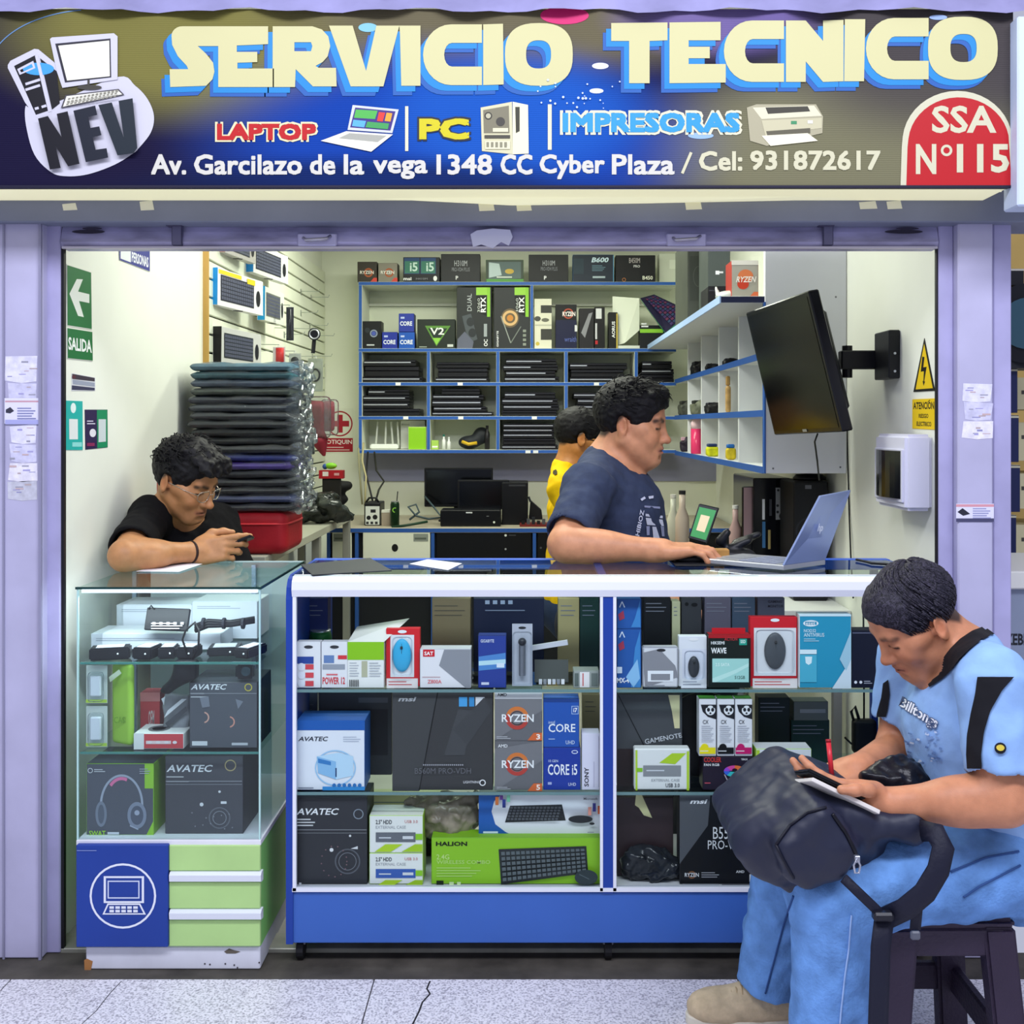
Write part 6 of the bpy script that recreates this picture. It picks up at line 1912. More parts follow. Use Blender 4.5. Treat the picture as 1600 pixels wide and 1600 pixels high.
hung('clear pack with a black cable at the right of the slat wall', 493, 560, 612, 5.4, .075, '#9aa08e', lambda m, x, Y, a, b: m.tube([(x + .022 * math.cos(i * .5), Y - .006, (a + b) / 2 + .03 * math.sin(i * .5)) for i in range(26)], .0045, M('#101014', .4), 5))
t = thing('web_camera', 'black webcam with a silver ring hanging on the slat wall', 'webcam', P(491, 545, 5.3))
MB().cyl(P(491, 522, 5.3), P(491, 522, 5.26), .030, M('#16171c', .3), 20).build('head', t)
MB().tube([P(491, 522, 5.258) + Vector((.022 * math.cos(i * .4), 0, .022 * math.sin(i * .4))) for i in range(16)], .004, M('#c9ccd2', .25, .6), 5, closed=True).build('ring', t, smooth=True)
MB().tube([P(491, 514, 5.29), (XL + .021, 5.29, Z_(512, 5.29))], .002, M('#aab0a8', .3, .7), 5).build('peg', t)
MB().cyl(P(491, 530, 5.29), P(489, 552, 5.29), .010, M('#101116', .4), 10).build('stem', t)
t = thing('pouch_bag', 'maroon pouch in clear film hanging beside the first aid sign', 'pouch', P(492, 690, 5.9))
solid_obj('pouch_body', Solid().rbox(P(492, 655, 5.9), (.050, .025, .10), None, .02).cap(P(500, 690, 5.9), P(506, 710, 5.9), .045, .012, .03), .007, M('#7a1c2c', .6, noise=.2, ns=12), t)
solid_obj('clear_film', Solid().rbox(P(498, 652, 5.88), (.065, .03, .115), None, .025), .009, BAG, t)
t = thing('pouch_bag', 'second maroon pouch hanging in front of the first aid sign', 'pouch', P(512, 690, 6.0))
solid_obj('pouch_body', Solid().rbox(P(513, 650, 6.0), (.035, .02, .085), None, .018), .007, M('#8a2030', .6, noise=.2, ns=12), t)
solid_obj('clear_film', Solid().rbox(P(515, 652, 5.98), (.05, .025, .10), None, .022), .009, BAG, t)
PBW = (0, YB, 0)
def d_bot(f):
  f.ring(531, 662, 20, 2.2, '#a81c2c'); f.rect(527, 648, 535.5, 676, '#a81c2c'); f.rect(517, 657.5, 545.5, 666.5, '#a81c2c'); f.rect(504, 684.5, 551.3, 706, '#a81c2c'); f.text('BOTIQUIN', 505, 687, 550, 695, '#f0e4e0', .02); f.lines(506, 697, 550, 705, 2, '#e0c0bc', 1.4)
wall_plate('first_aid_sign', 'white sign with a red cross reading BOTIQUIN on the back wall', 'sign', [(503, 638), (552, 638), (552, 707), (503, 707)], PBW, (0, -1, 0), d_bot, '#e4e6d4')
ZT1 = .93
tb = thing('side_table', 'long grey topped table along the left wall', 'table', (-1.1, 4.9, .004))
MB().box((XL + .002, 3.87, ZT1 - .035), (-.945, 5.755, ZT1), M('#a9a99a', .4, noise=.08, ns=5)).build('table_top', tb, .003)
for yy in (3.92, 4.9, 5.7):
  for xx in (XL + .05, -.985):
    MB().box((xx, yy - .02, .004), (xx + .035, yy + .02, ZT1 - .035), M('#8a8a84', .5)).build('leg', tb, .002)
t = thing('red_case', 'red soft laptop case lying under the sleeve stack', 'case', (X_(405, 3.95), 4.05, ZT1))
ZRC = Z_(800, 3.9)
solid_obj('case_body', Solid().rbox((X_(385, 3.95), 4.06, (ZT1 + ZRC) / 2), (.155, .15, (ZRC - ZT1) / 2), None, .035), .007, M('#a01824', .6, noise=.12, ns=10, bump=.2, bs=80), t)
MB().tube([(X_(385, 3.95) + .158 * math.copysign(abs(math.cos(a)) ** .3, math.cos(a)), 4.06 + .153 * math.copysign(abs(math.sin(a)) ** .3, math.sin(a)), ZRC - .045) for a in [2 * math.pi * i / 40 for i in range(40)]], .004, M('#c8323a', .5), 5, closed=True).build('zip_piping', t, smooth=True)
SLV = [('#1c1d26', 'black'), ('#2c3c74', 'navy'), ('#17181e', 'black'), ('#20212a', 'black'), ('#262832', 'black'), ('#6a48b8', 'purple'), ('#3a4cb4', 'blue'), ('#2a2c34', 'black'), ('#1f2026', 'black'), ('#17181c', 'black'), ('#2a2d34', 'charcoal'), ('#363a42', 'charcoal'), ('#3f4550', 'charcoal'), ('#242a40', 'dark navy'), ('#5a6254', 'olive grey'), ('#5a687e', 'slate'), ('#3c7680', 'teal'), ('#567a8a', 'slate teal')]
ORD = ['bottom', 'second', 'third', 'fourth', 'fifth', 'sixth', 'seventh', 'eighth', 'ninth', 'tenth', 'eleventh', 'twelfth', 'thirteenth', 'fourteenth', 'fifteenth', 'sixteenth', 'seventeenth', 'top']
zs0, zs1 = ZRC, Z_(566, 3.9)
dz = (zs1 - zs0) / len(SLV)
rs = random.Random(11)
def slab(mb, c, hx, hy, hz, mat, seed, nx=16, ny=10, amp=.004, tail=0.0):
  """soft pillow: rounded plan, thin rim, lumpy top and bottom"""
  rg = random.Random(seed)
  ph = [rg.uniform(0, 6) for _ in range(6)]
  vs_ = []
  for sd in (1, -1):
    for j in range(ny + 1):
      for i in range(nx + 1):
        u, v = math.sin(math.pi / 2 * (2 * i / nx - 1)), math.sin(math.pi / 2 * (2 * j / ny - 1))
        k = math.sqrt(max(0, 1 - abs(u) ** 26)) * math.sqrt(max(0, 1 - abs(v) ** 16))
        x, y = u * hx * (1 - .02 * v * v), v * hy * (1 - .02 * u * u)
        w = amp * (math.sin(u * 5 + ph[0] + v * 3) + math.sin(v * 7 + ph[1]) + .6 * math.sin(u * 11 + ph[2] - v * 6))
        tl = tail * max(0, u - .80) * (math.sin(v * 14 + ph[3]) + math.sin(v * 29 + ph[4]))
        vs_.append((c[0] + x + tail * max(0, u - .8) * 1.2 * (1 + .4 * math.sin(v * 9 + ph[5])), c[1] + y, c[2] + sd * hz * k + w * k * (1 if sd > 0 else .5) + tl))
  n = (nx + 1) * (ny + 1)
  fs = []
  for j in range(ny):
    for i in range(nx):
      a = j * (nx + 1) + i
      fs.append((a, a + 1, a + nx + 2, a + nx + 1))
      fs.append((n + a, n + a + nx + 1, n + a + nx + 2, n + a + 1))
  mb.add(vs_, fs, mat)
  return mb
xs0, xs1 = X_(292, 3.9), X_(456, 3.9)
for k_, (col, nm) in enumerate(SLV):
  zc = zs0 + dz * (k_ + .5)
  jx, jy = rs.uniform(-.010, .010), rs.uniform(-.006, .010)
  cx_, cy_ = (xs0 + xs1) / 2 + jx, 4.04 + jy
  lab = f'{nm} laptop sleeve in a clear bag, ' + ('top of the tall stack' if k_ == 17 else f'{ORD[k_]} of the stack counting from below' if k_ else 'bottom of the tall stack')
  t = thing('laptop_sleeve', lab, 'laptop sleeve', (cx_, cy_, zc - dz / 2), 'bagged laptop sleeves in the tall stack')
  slab(MB(), (cx_, cy_, zc), (xs1 - xs0) / 2 - .008, .130, dz * .455, M(col, .6, noise=.25, ns=20, bump=.3, bs=90), k_, amp=.0012).build('sleeve', t, smooth=True)
  slab(MB(), (cx_ + .012, cy_, zc), (xs1 - xs0) / 2 + .006, .140, dz * .50, BAG, 40 + k_, 34, 16, .0032, tail=.055).build('plastic_wrap', t, smooth=True)
t = thing('bag_pile', 'dark crumpled pile of bagged pouches at the far end of the table', 'pouch', P(500, 800, 5.2))
S_ = Solid()
for i in range(9):
  S_.ell((X_(470 + 8 * i, 5.2), 5.15 + .03 * (i % 3), ZT1 + .03 + .03 * ((i * 7) % 4)), (.06, .07, .028), None, .012)
S_.plane((0, 0, ZT1 + .001), (0, 0, -1))
S_.noise = noise3(70, .006)
solid_obj('crumpled_film', S_, .008, M('#2a2e2c', .2, noise=.5, ns=15, bump=.7, bs=35), t)
t, f = carton('toy_box', 'small red toy box on the dark pouches', 'box', 498, 735, 536, 748, 5.3, .05, '#b01c28', '#8a141e', zb=Z_(748, 5.3))
f.rect(504, 737, 513, 744, '#e8e0dc'); f.rect(522, 739, 530, 743, '#d8a0a0'); f.build('front_print', t)
MB().box((X_(503, 5.3), 5.31, ZT1 + .03), (X_(531, 5.3), 5.34, Z_(748, 5.3)), M('#22201e', .7)).build('stand', t)
o = MB().ball(P(517, 728, 5.32), (.030, .02, .016), M('#7ab82a', .5), 12, 8).ball(P(508, 729, 5.32), (.014, .016, .014), M('#2a4a8a', .5), 10, 6).build('toy_car', smooth=True)
tag(o, 'lime green toy on the small red toy box', 'toy')
o = solid_obj('black_gloves', Solid().ell(P(528, 760, 5.5), (.07, .04, .03), None, .02).cap(P(515, 768, 5.5), P(545, 757, 5.5), .02, .014, .02).cap(P(520, 785, 5.5), P(538, 780, 5.5), .03, .02, .02).cap(P(525, 770, 5.5), P(525, 795, 5.5), .035, .03, .03), .007, M('#101012', .8))
tag(o, 'black gloves piled at the far end of the table', 'gloves')
# ================================================================== back shelf
YSH = 6.30
SB, SWH = M('#2c5aa8', .45), M('#e2e6d6', .55)
bs_ = thing('wall_shelf', 'white cubby shelf with blue edges across the back wall', 'shelf', (X_(810, YSH), 6.45, Z_(706, YSH)))
RY = [443, 547, 600, 653, 705.5]
xe0, xe1 = X_(560, YSH), .84
for k_, y in enumerate(RY):
  z = Z_(y, YSH)
  MB().box((xe0, YSH, z - .010), (xe1, YB - .006, z + .010), SWH, front=SB).build('shelf_board', bs_, .001)
for px in (563, 669.5, 778, 884.5, 994):
  MB().box((X_(px, YSH) - .010, YSH + .001, Z_(705, YSH)), (X_(px, YSH) + .010, YB - .006, Z_(443 if px == 563 else 547, YSH)), SWH, front=SB).build('divider', bs_, .001)
MB().box((X_(831, YSH) - .009, YSH + .001, Z_(547, YSH)), (X_(831, YSH) + .009, YB - .006, Z_(443, YSH)), SWH, front=SB).build('divider', bs_, .001)
MB().box((xe0, YB - .007, Z_(705, YSH)), (xe1, YB - .001, Z_(443, YSH)), M('#dfe4cf', .6)).build('back_panel', bs_)
MB().box((xe0 + .02, YB - .03, Z_(470, YSH)), (xe1, YB - .008, Z_(466, YSH)), M('#f0f2e4', .5)).build('batten', bs_)
for px, py in ((634, 653), (719, 600), (720, 653), (835, 653), (622, 600), (825, 706), (837, 706), (932, 600)):
  f = Face((0, YSH, 0)); f.rect(px - 4, py - 2.2, px + 4, py + 2.2, '#e8e8ea'); f.build('shelf_tag', bs_)
def laptop_c(label, x0, x1, z0, th, Y, strip, dep=.23, rz=0):
  t = thing('closed_laptop', label, 'laptop', ((X_(x0, Y) + X_(x1, Y)) / 2, Y + dep / 2, z0), 'used laptops in the back shelf')
  X0, X1 = X_(x0, Y), X_(x1, Y)
  MB().box((X0, Y, z0), (X1, Y + dep, z0 + th * .55), M('#121216', .35)).build('base', t, .003)
  MB().box((X0 + .001, Y + .001, z0 + th * .58), (X1 - .001, Y + dep, z0 + th * .98), M('#1a1a20', .3)).build('lid', t, .003)
  if strip:
    MB().box((X0 + .004, Y - .0012, z0 + th * .50), (X0 + (X1 - X0) * strip, Y + .002, z0 + th * .66), M('#c4c8d0', .25, .5)).build('silver_edge', t)
NTH = ['lowest', 'second', 'third', 'fourth', 'fifth', 'sixth']
BAYS = [('upper left cubby', 566, 662, 600, [(566, 660, 9, .95), (570, 655, 16, 0), (568, 650, 10, .9)]), ('upper second cubby', 680, 765, 600, [(680, 764, 8, .95), (684, 762, 14, 0), (682, 764, 9, 0)]),
    ('upper middle cubby', 788, 878, 600, [(788, 874, 9, .92), (790, 868, 9, .8), (786, 872, 9, .5), (790, 870, 9, .7)]), ('upper fourth cubby', 889, 985, 600, [(890, 984, 8, .95), (892, 975, 12, 0), (890, 980, 10, .3)]), ('upper right cubby', 1000, 1054, 600, [(1000, 1053, 12, 0), (1002, 1053, 9, .9), (1003, 1050, 12, .3)]),
    ('middle left cubby', 566, 662, 653, [(567, 656, 12, 0), (567, 640, 10, .95), (567, 640, 10, .9), (575, 640, 9, .4)]), ('middle second cubby', 674, 774, 653, [(675, 770, 7, .98), (677, 760, 8, .9), (675, 752, 10, .98), (676, 756, 8, .9), (690, 750, 9, 0)]),
    ('centre cubby', 782, 880, 653, [(784, 870, 9, 0), (786, 874, 9, .85), (784, 872, 9, .9), (788, 868, 10, .6)]), ('middle fourth cubby', 889, 990, 653, [(890, 980, 9, .6), (900, 982, 9, .9), (902, 978, 9, .8), (896, 980, 9, .4)]),
    ('lower middle cubby', 784, 880, 706, [(784, 872, 8, .95), (786, 868, 10, 0), (786, 866, 8, .95), (786, 866, 7, .95), (786, 868, 7, .95)])]
for nm, a, b, yb_, L_ in BAYS:
  z = Z_(yb_, YSH) + .010
  for k_, (x0, x1, h, st) in enumerate(L_):
    th = h * YSH / F
    laptop_c(f'closed black laptop, {NTH[k_]} from below in the {nm} of the back shelf', x0, x1, z, th, YSH + .02 + .004 * (k_ % 2), st)
    z += th + .001
t = thing('router', 'white router with tall antennas in the lower left cubby', 'router', (X_(600, 6.36), 6.4, Z_(705, YSH) + .010))
zr0 = Z_(705, YSH) + .010
MB().box((X_(578, 6.36), 6.36, zr0), (X_(622, 6.36), 6.48, zr0 + .03), M('#e8ebe4', .35)).build('router_body', t, .006, 2)
for px, tx in ((585, 588), (600, 601), (612, 609), (621, 619)):
  MB().cyl((X_(px, 6.36), 6.42, zr0 + .02), (X_(tx, 6.36), 6.42, Z_(659, 6.4)), .007, M('#e8ebe0', .4), 8, .005).build('antenna', t, smooth=True)
t, f = carton('network_box', 'lime green box with white top in the lower left cubby', 'box', 638, 667, 666, 702, YSH + .02, .10, '#8cc81e', '#d8dcd0', '#e4e6de', Z_(705, YSH) + .010); f.rect(638, 667, 666, 669, '#a8d84a'); f.build('front_print', t)
t, f = carton('network_box', 'white lidded box behind the lime green box', 'box', 626, 657, 664, 666, YSH + .14, .08, '#dfe2d6', zb=Z_(705, YSH) + .010); f.rect(627, 662, 640, 665, '#c0c4b8'); f.build('front_print', t)
zlo = Z_(705, YSH) + .010
for lb, nm, x0, y0, x1, col in (('small lime and white ink bottle box in the lower second cubby', 'ink_box', 674, 688, 685, '#a8cc5a'), ('small white bottle with dark green cap in the lower second cubby', 'bottle', 690, 682, 696, '#2a6a5a'), ('small white labelled bottle in the lower second cubby', 'bottle', 698, 686, 704, '#d0d4d0'), ('small dark bottle with white label in the lower second cubby', 'bottle', 757, 668, 765, '#1c1a1e')):
  xc = (X_(x0, 6.34) + X_(x1, 6.34)) / 2
  t = thing(nm, lb, 'bottle' if nm == 'bottle' else 'box', (xc, 6.36, zlo))
  r_ = (X_(x1, 6.34) - X_(x0, 6.34)) / 2
  zt_ = Z_(y0, 6.34)
  if nm == 'bottle':
    MB().lathe((xc, 6.36, zlo), [(r_, 0), (r_, (zt_ - zlo) * .7), (r_ * .5, (zt_ - zlo) * .82), (r_ * .5, zt_ - zlo)], M('#e4e6e2' if col != '#1c1a1e' else col, .4), 12).build('bottle_body', t, smooth=True)
    MB().cyl((xc, 6.36, zt_ - .001), (xc, 6.36, zt_ + .012), r_ * .55, M(col, .4), 10).build('bottle_cap', t)
  else:
    MB().box((xc - r_, 6.34, zlo), (xc + r_, 6.38, zt_), M(col, .5)).build('carton_body', t, .001)
    MB().box((xc - r_ * .8, 6.338, zlo + .01), (xc + r_ * .8, 6.3395, zlo + .02), M('#e8ece0', .5)).build('front_print', t)
o = solid_obj('cable_coil', Solid().ell((X_(733, 6.36), 6.38, zlo + .04), (.065, .04, .04), None, .02).ell((X_(752, 6.36), 6.40, zlo + .08), (.05, .04, .05), None, .03), .008, M('#1b1f24', .6, noise=.4, ns=30))
tag(o, 'dark tangle of cables in the lower second cubby', 'cables')
mbq = MB().tube([P(722, 690, 6.33), P(732, 694, 6.32), P(745, 692, 6.33)], .010, M('#d8b02a', .4), 8)
o = mbq.build('yellow_cable', smooth=True); tag(o, 'short yellow cable piece in the lower second cubby', 'cable')
def shelf_box(name, lab, x0, y0, x1, yb_, cols, Y=YSH + .015, dep=.10, zb=None):
  zb = Z_(443 if yb_ < 500 else 547, YSH) + .010 if zb is None else zb
  return carton(name, lab, 'box', x0, y0, x1, yb_, Y, dep, cols[0], cols[1] if len(cols) > 1 else cols[0], cols[2] if len(cols) > 2 else None, zb)
for k_, (a, b, y0) in enumerate(((558.5, 589, 409), (591, 621, 411))):
  t, f = shelf_box('processor_box', ['dark processor box with an orange ring, leftmost on the top shelf', 'tan processor box with a cream lid, second on the top shelf'][k_], a, y0, b, 440, ('#3c3630' if k_ == 0 else '#8a8478', '#2c2824', '#c8c4b4'))
  f.ring((a + b) / 2 + 2, 426, 7, 2.4, '#b05a34'); f.text('RYZEN', a + 4, 423, b - 5, 428, '#f0ece4', .02); f.poly([(b - 10, 440), (b - 5, 434), (b, 434), (b, 440)], '#d84a40'); f.build('front_print', t)
t, f = shelf_box('processor_kit_box', 'black box with two green processor windows on the top shelf', 630, 402, 687, 440, ('#17191e',))
for a in (631.5, 657):
  f.rect(a, 403, a + 24, 428, '#2f4a78'); f.rect(a + 1, 408, a + 23, 427, '#3f7a68'); f.text('i5', a + 9, 410, a + 21, 424, '#d0e8e0', .02)
f.text('msi', 630.5, 433, 643, 438, '#f0f0f2', .03); f.text('H410M', 650, 434, 668, 437, '#8a8c94', .0); f.disc(680, 435, 3, '#f0f0f2', ry=4); f.build('front_print', t)
t, f = shelf_box('motherboard_box', 'black motherboard box left of the green framed box on the top shelf', 689, 397, 750, 440, ('#1e1f22',)); f.text('H310M', 710, 407, 730, 416, '#b8bac0', .0); f.text('PRO-VDH PLUS', 706, 418, 734, 424, '#8a8c92', .0); f.text('P', 712, 431, 716, 437, '#e0e0e2', .03); f.build('front_print', t)
t, f = shelf_box('graphics_card_box', 'green framed box with a car-like picture on the top shelf', 759, 406, 818, 440, ('#3a4438', '#6a8a5a')); f.poly([(763, 409), (814, 409), (814, 435), (763, 437)], '#5a6a6a'); f.poly([(764, 410), (780, 412), (784, 430), (764, 434)], '#b8c8c8'); f.disc(796, 424, 7, '#c8a84a', ry=4); f.poly([(776, 432), (800, 432), (800, 434), (776, 434)], '#d8dcd0'); f.rect(760, 436, 818, 440, '#5a9a4a'); f.build('front_print', t)
t, f = shelf_box('motherboard_box', 'black motherboard box right of the green framed box on the top shelf', 826, 398, 888, 440, ('#121316',)); f.text('H310M', 848, 407, 867, 415, '#b0b2b8', .0); f.text('PRO-VDH PLUS', 845, 417, 871, 423, '#80828a', .0); f.text('P', 850, 431, 854, 437, '#e0e0e2', .03); f.build('front_print', t)
t, f = shelf_box('motherboard_box', 'dark blue motherboard box with cyan edges on the top shelf', 895, 398, 959, 440, ('#1c2636', '#2a5a8a')); f.text('B600', 924, 402, 950, 410, '#cfe4f0', .03, shear=2); f.lines(925, 414, 948, 424, 4, '#6a8a9a', 1); f.rect(896, 404, 912, 428, '#2a3a46'); f.lines(926, 430, 954, 436, 1, '#a8b8c0', 3); f.rect(958, 399, 959, 440, '#5a9ac8'); f.build('front_print', t)
t, f = shelf_box('motherboard_box', 'black motherboard box right of the dark blue one', 962, 399, 1024, 440, ('#17161a',)); f.text('B450M', 983, 403, 1000, 411, '#c0b8b8', .0); f.text('PRO', 990, 414, 1000, 418, '#d8d8da', .02); f.text('B450', 1004, 431, 1020, 437, '#e8e8d8', .02); f.ring(975, 437, 3, 1, '#a86a3a'); f.build('front_print', t)
t, f = shelf_box('plain_carton', 'cream carton at the right end of the top shelf', 1030, 396, 1062, 440, ('#d8dccb',), Y=YSH + .08); f.rect(1046, 406, 1062, 420, '#e8ecdc'); f.build('front_print', t)
t, f = shelf_box('webcam_box', 'black webcam box at the left of the second shelf', 565, 502, 596, 545, ('#15171a',)); f.ring(584, 521, 6, 2, '#8a94a8'); f.disc(584, 521, 3.4, '#4a5ab0'); f.lines(573, 538, 590, 540, 1, '#c8ccd0', 2); f.disc(574, 516, 4, '#2a3036'); f.build('front_print', t)
zc = Z_(547, YSH) + .010
for lb, a, y0, c_, yb_, zb, col in (('blue processor box standing alone beside the webcam box', 597, 519, 621, 545, zc, '#24349a'), ('blue processor box, lower of the small stack on the back shelf', 623, 519, 648, 545, zc, '#1f56b4'), ('blue processor box, upper of the small stack on the back shelf', 623, 490, 647, 518, Z_(518.4, YSH + .015), '#2a3a9c')):
  t, f = shelf_box('processor_box', lb, a, y0, c_, yb_, (col, '#1a2a70', '#3a4ab0'), zb=zb)
  f.text('CORE', a + 2, y0 + 12, c_ - 3, y0 + 19, '#e8ecf6', .03); f.rect(a + 3, y0 + 5, a + 9, y0 + 8, '#b8c4ec'); f.build('front_print', t)
t, f = shelf_box('power_supply_box', 'dark green box with a V shaped emblem on the second shelf', 652, 499, 711, 545, ('#1f2720',)); f.poly([(664, 509), (704, 509), (682, 541)], '#5a8a3a'); f.poly([(669, 513), (699, 513), (682, 537)], '#24302a'); f.text('V2', 672, 512, 694, 523, '#e8f0e8', .02); f.poly([(676, 528), (689, 528), (682, 539)], '#8cc84a'); f.rect(699, 538, 708, 542, '#c8ccc8'); f.lines(655, 541, 672, 543, 1, '#9aa49a', 1.4); f.build('front_print', t)
for k_, (a, c_) in enumerate(((713.5, 768), (771.5, 828))):
  t, f = shelf_box('graphics_card_box', ['tall black graphics card box with grey card picture and lime corner', 'tall black graphics card box with an amber fan picture'][k_], a, 449, c_, 545, ('#26292a' if k_ == 0 else '#2c2e30', '#121314'), zb=zc)
  f.rect(c_ - 7, 449, c_ - 2, 495, '#8cc63a'); f.rect(c_ - 24, 449, c_ - 7, 461, '#9ad04a'); f.poly([(c_ - 24, 462), (c_ - 7, 462), (c_ - 7, 494), (c_ - 22, 488)], '#0f1010')
  f.text('RTX', 0, 0, 0, 0, '#f2f2f2', .03, q=[(c_ - 9, 488), (c_ - 9, 464), (c_ - 17, 464), (c_ - 17, 488)]); f.text('3060', 0, 0, 0, 0, '#c8ccc8', .0, q=[(c_ - 18, 488), (c_ - 18, 466), (c_ - 22, 466), (c_ - 22, 488)])
  if k_ == 0:
    f.text('DUAL', 0, 0, 0, 0, '#b8bcc0', .0, q=[(737, 486), (737, 459), (730, 459), (730, 486)]); f.poly([(722, 494), (736, 490), (746, 530), (732, 536)], '#4a5056'); f.disc(735, 503, 6, '#2a2e32', ry=7); f.disc(738, 520, 6, '#2a2e32', ry=7); f.text('OC', 0, 0, 0, 0, '#e8e8ea', .02, q=[(762, 541), (762, 530), (756, 530), (756, 541)]); f.rect(756, 506, 761, 526, '#9aa0a4'); f.poly([(715, 530), (726, 518), (740, 534), (738, 545), (714, 545)], '#5f6274')
  else:
    f.disc(797, 497, 14, '#6a5a44', ry=15); f.ring(797, 497, 12, 4, '#d8b07a'); f.disc(797, 497, 5, '#c8843a'); f.line(783, 494, 798, 536, 1.4, '#9aa09a'); f.line(798, 536, 814, 510, 1.4, '#7a807a'); f.text('GIGABYTE', 0, 0, 0, 0, '#e0e0e2', .02, q=[(779, 542), (779, 517), (776, 517), (776, 542)])
    for q in range(4):
      f.rect(817, 515 + q * 7, 822, 519 + q * 7, '#8a9086')
  f.build('front_print', t)
t, f = shelf_box('printer_part_box', 'white spotted component box right of the graphics cards', 835, 467, 862, 545, ('#dcd9c4',), zb=zc); f.rect(845, 477, 862, 489, '#3a3a36'); f.disc(840, 498, 5, '#4a4a44', ry=4); f.disc(852, 500, 6, '#6a6a5c', ry=3); f.rect(845, 514, 862, 531, '#3c3c38'); f.disc(840, 537, 3, '#c8b04a'); f.rect(836, 507, 862, 509, '#b8b6a4'); f.build('front_print', t)
t, f = shelf_box('processor_box', 'tall dark blue processor box with a red ring on the second shelf', 868, 476, 901, 545, ('#14183a', '#0c0e22'), zb=zc); f.rect(868, 476, 901, 500, '#121214'); f.ring(888, 490, 8, 2, '#b04a34'); f.text('RYZEN', 879, 487, 899, 494, '#f0e8e4', .03); f.rect(898, 508, 902, 518, '#d8d8dc'); f.text('wraith', 882, 526, 901, 534, '#5a6ab0', .0); f.build('front_print', t)
for k_, (a, c_, y0, cc_) in enumerate(((905, 928, 482, '#222024'), (929, 945, 480, '#141216'), (951, 965, 488, '#161618'))):
  t, f = shelf_box('component_box', ['dark box with a silver sweep beside the tall dark blue processor box', 'black box with a white label and red text, second of the dark row', 'black box with a gold stripe, third of the dark row'][k_], a, y0, c_, 545, (cc_,), zb=zc)
  if k_ == 0:
    f.poly([(908, 520), (920, 490), (926, 488), (914, 528)], '#8a8a90')
  elif k_ == 1:
    f.rect(931, 482, 940, 498, '#d8d8da'); f.rect(930, 505, 933, 530, '#c8c8cc'); f.rect(930, 532, 934, 538, '#b82a30')
  else:
    f.text('AORUS', 0, 0, 0, 0, '#e8e8ea', .03, q=[(961, 528), (961, 502), (956, 502), (956, 528)]); f.rect(963, 490, 965, 545, '#c8b04a')
  f.build('front_print', t)
t = thing('laptop', 'white laptop half open on the second shelf', 'laptop', (X_(985, 6.35), 6.35, zc))
MB().box((X_(965, YSH + .02), YSH + .02, zc), (X_(1016, YSH + .02), YSH + .22, zc + .018), M('#d8dcd4', .4)).build('base', t, .003)
ldq = [Vector((X_(958, 6.36), 6.36, zc + .02)), Vector((X_(978, 6.33), 6.33, zc + .02)), P(999, 463, 6.33), P(958, 463, 6.42)]
MB().prism([P(958, 541, 6.36), P(976, 536, 6.33), P(999, 516, 6.33), P(999, 466, 6.33), P(957, 463, 6.36)], (0, .012, 0), M('#e6ead8', .45)).build('screen_lid', t)
t = thing('keyboard_box', 'black and green gaming keyboard box leaning on the second shelf', 'box', P(1035, 540, 6.2))
zg = Z_(545, 6.2)
a, b, c_, d = P(1001, 466, 6.20), P(1050, 458, 6.12), P(1078, 490, 6.08), P(1040, 520, 6.14)
a, b, c_, d = P(1022, 460, 6.24), P(1078, 486, 6.10), P(1040, 520, 6.06), P(1000, 466, 6.20)
MB().prism([a, b, c_, d], (.02, .06, -.02), M('#2a8a6a', .4), front=M('#1c1836', .4)).build('carton_body', t)
kp = MB()
for r_ in range(5):
  for q in range(12):
    u, v = .06 + q * .076, .10 + r_ * .13
    pq = lambda u, v: a * (1 - u) * (1 - v) + b * u * (1 - v) + c_ * u * v + d * (1 - u) * v
    nn_ = Vector((-.2, -1, .3)).normalized() * .002
    kp.add([pq(u, v) + nn_, pq(u + .06, v) + nn_, pq(u + .06, v + .1) + nn_, pq(u, v + .1) + nn_], [(0, 1, 2, 3)], M(['#3a2a5a', '#5a2a4a', '#2a3a5a'][(r_ + q) % 3], .5))
kp.build('keyboard_picture', t)
MB().box((X_(1000, 6.3), 6.31, zc), (X_(1040, 6.3), 6.40, Z_(508, 6.3)), M('#16171c', .5), front=M('#16171c', .5)).build('support_box', t)
f = Face((0, 6.31, 0)); f.rect(1000, 514, 1036, 520, '#8cc83a'); f.lines(1002, 504, 1014, 512, 2, '#e8e8ec', 2.4); f.build('support_print', t)
# ================================================================== right hand cubbies
XF = .83
rsf = thing('cubby_unit', 'white pigeonhole unit with blue shelf edges on the right wall', 'shelf', (.975, 5.0, 1.226))
yn, yfz = 3.87, 6.27
TOPZ = 1.844
MB().box((.674, yn, TOPZ - .012), (XR - .002, yfz, TOPZ + .012), M('#dfe2e2', .5), front=M('#22284a', .5)).build('top_board', rsf, .001)
MB().box((.670, yn, TOPZ - .013), (.675, yfz, TOPZ + .013), M('#a8c4ee', .4)).build('edge_band', rsf)
for z in (1.646, 1.439, 1.236):
  b_ = MB().box((XF, yn + .02, z - .010), (XR - .002, yfz, z + .010), M('#dfe2e2', .5)).build('shelf_board', rsf, .001)
  MB().box((XF - .003, yn + .02, z - .012), (XF + .001, yfz, z + .012), SB).build('edge_band', b_)
for px in (1074, 1095, 1122, 1153):
  y = XF * F / (px - CX)
  MB().box((XF + .002, y - .008, 1.236), (XR - .002, y + .008, TOPZ - .012), M('#e2e5e6', .5)).build('divider', rsf, .001)
MB().box((XF, yn - .012, 1.226), (XR - .002, yn + .018, 2.25), M('#dcdde4', .45, noise=.03, ns=4)).build('end_panel', rsf, .001)
MB().box((XF - .003, yn - .013, 1.226), (XF + .002, yn + .019, TOPZ - .01), SB).build('edge_band', rsf)
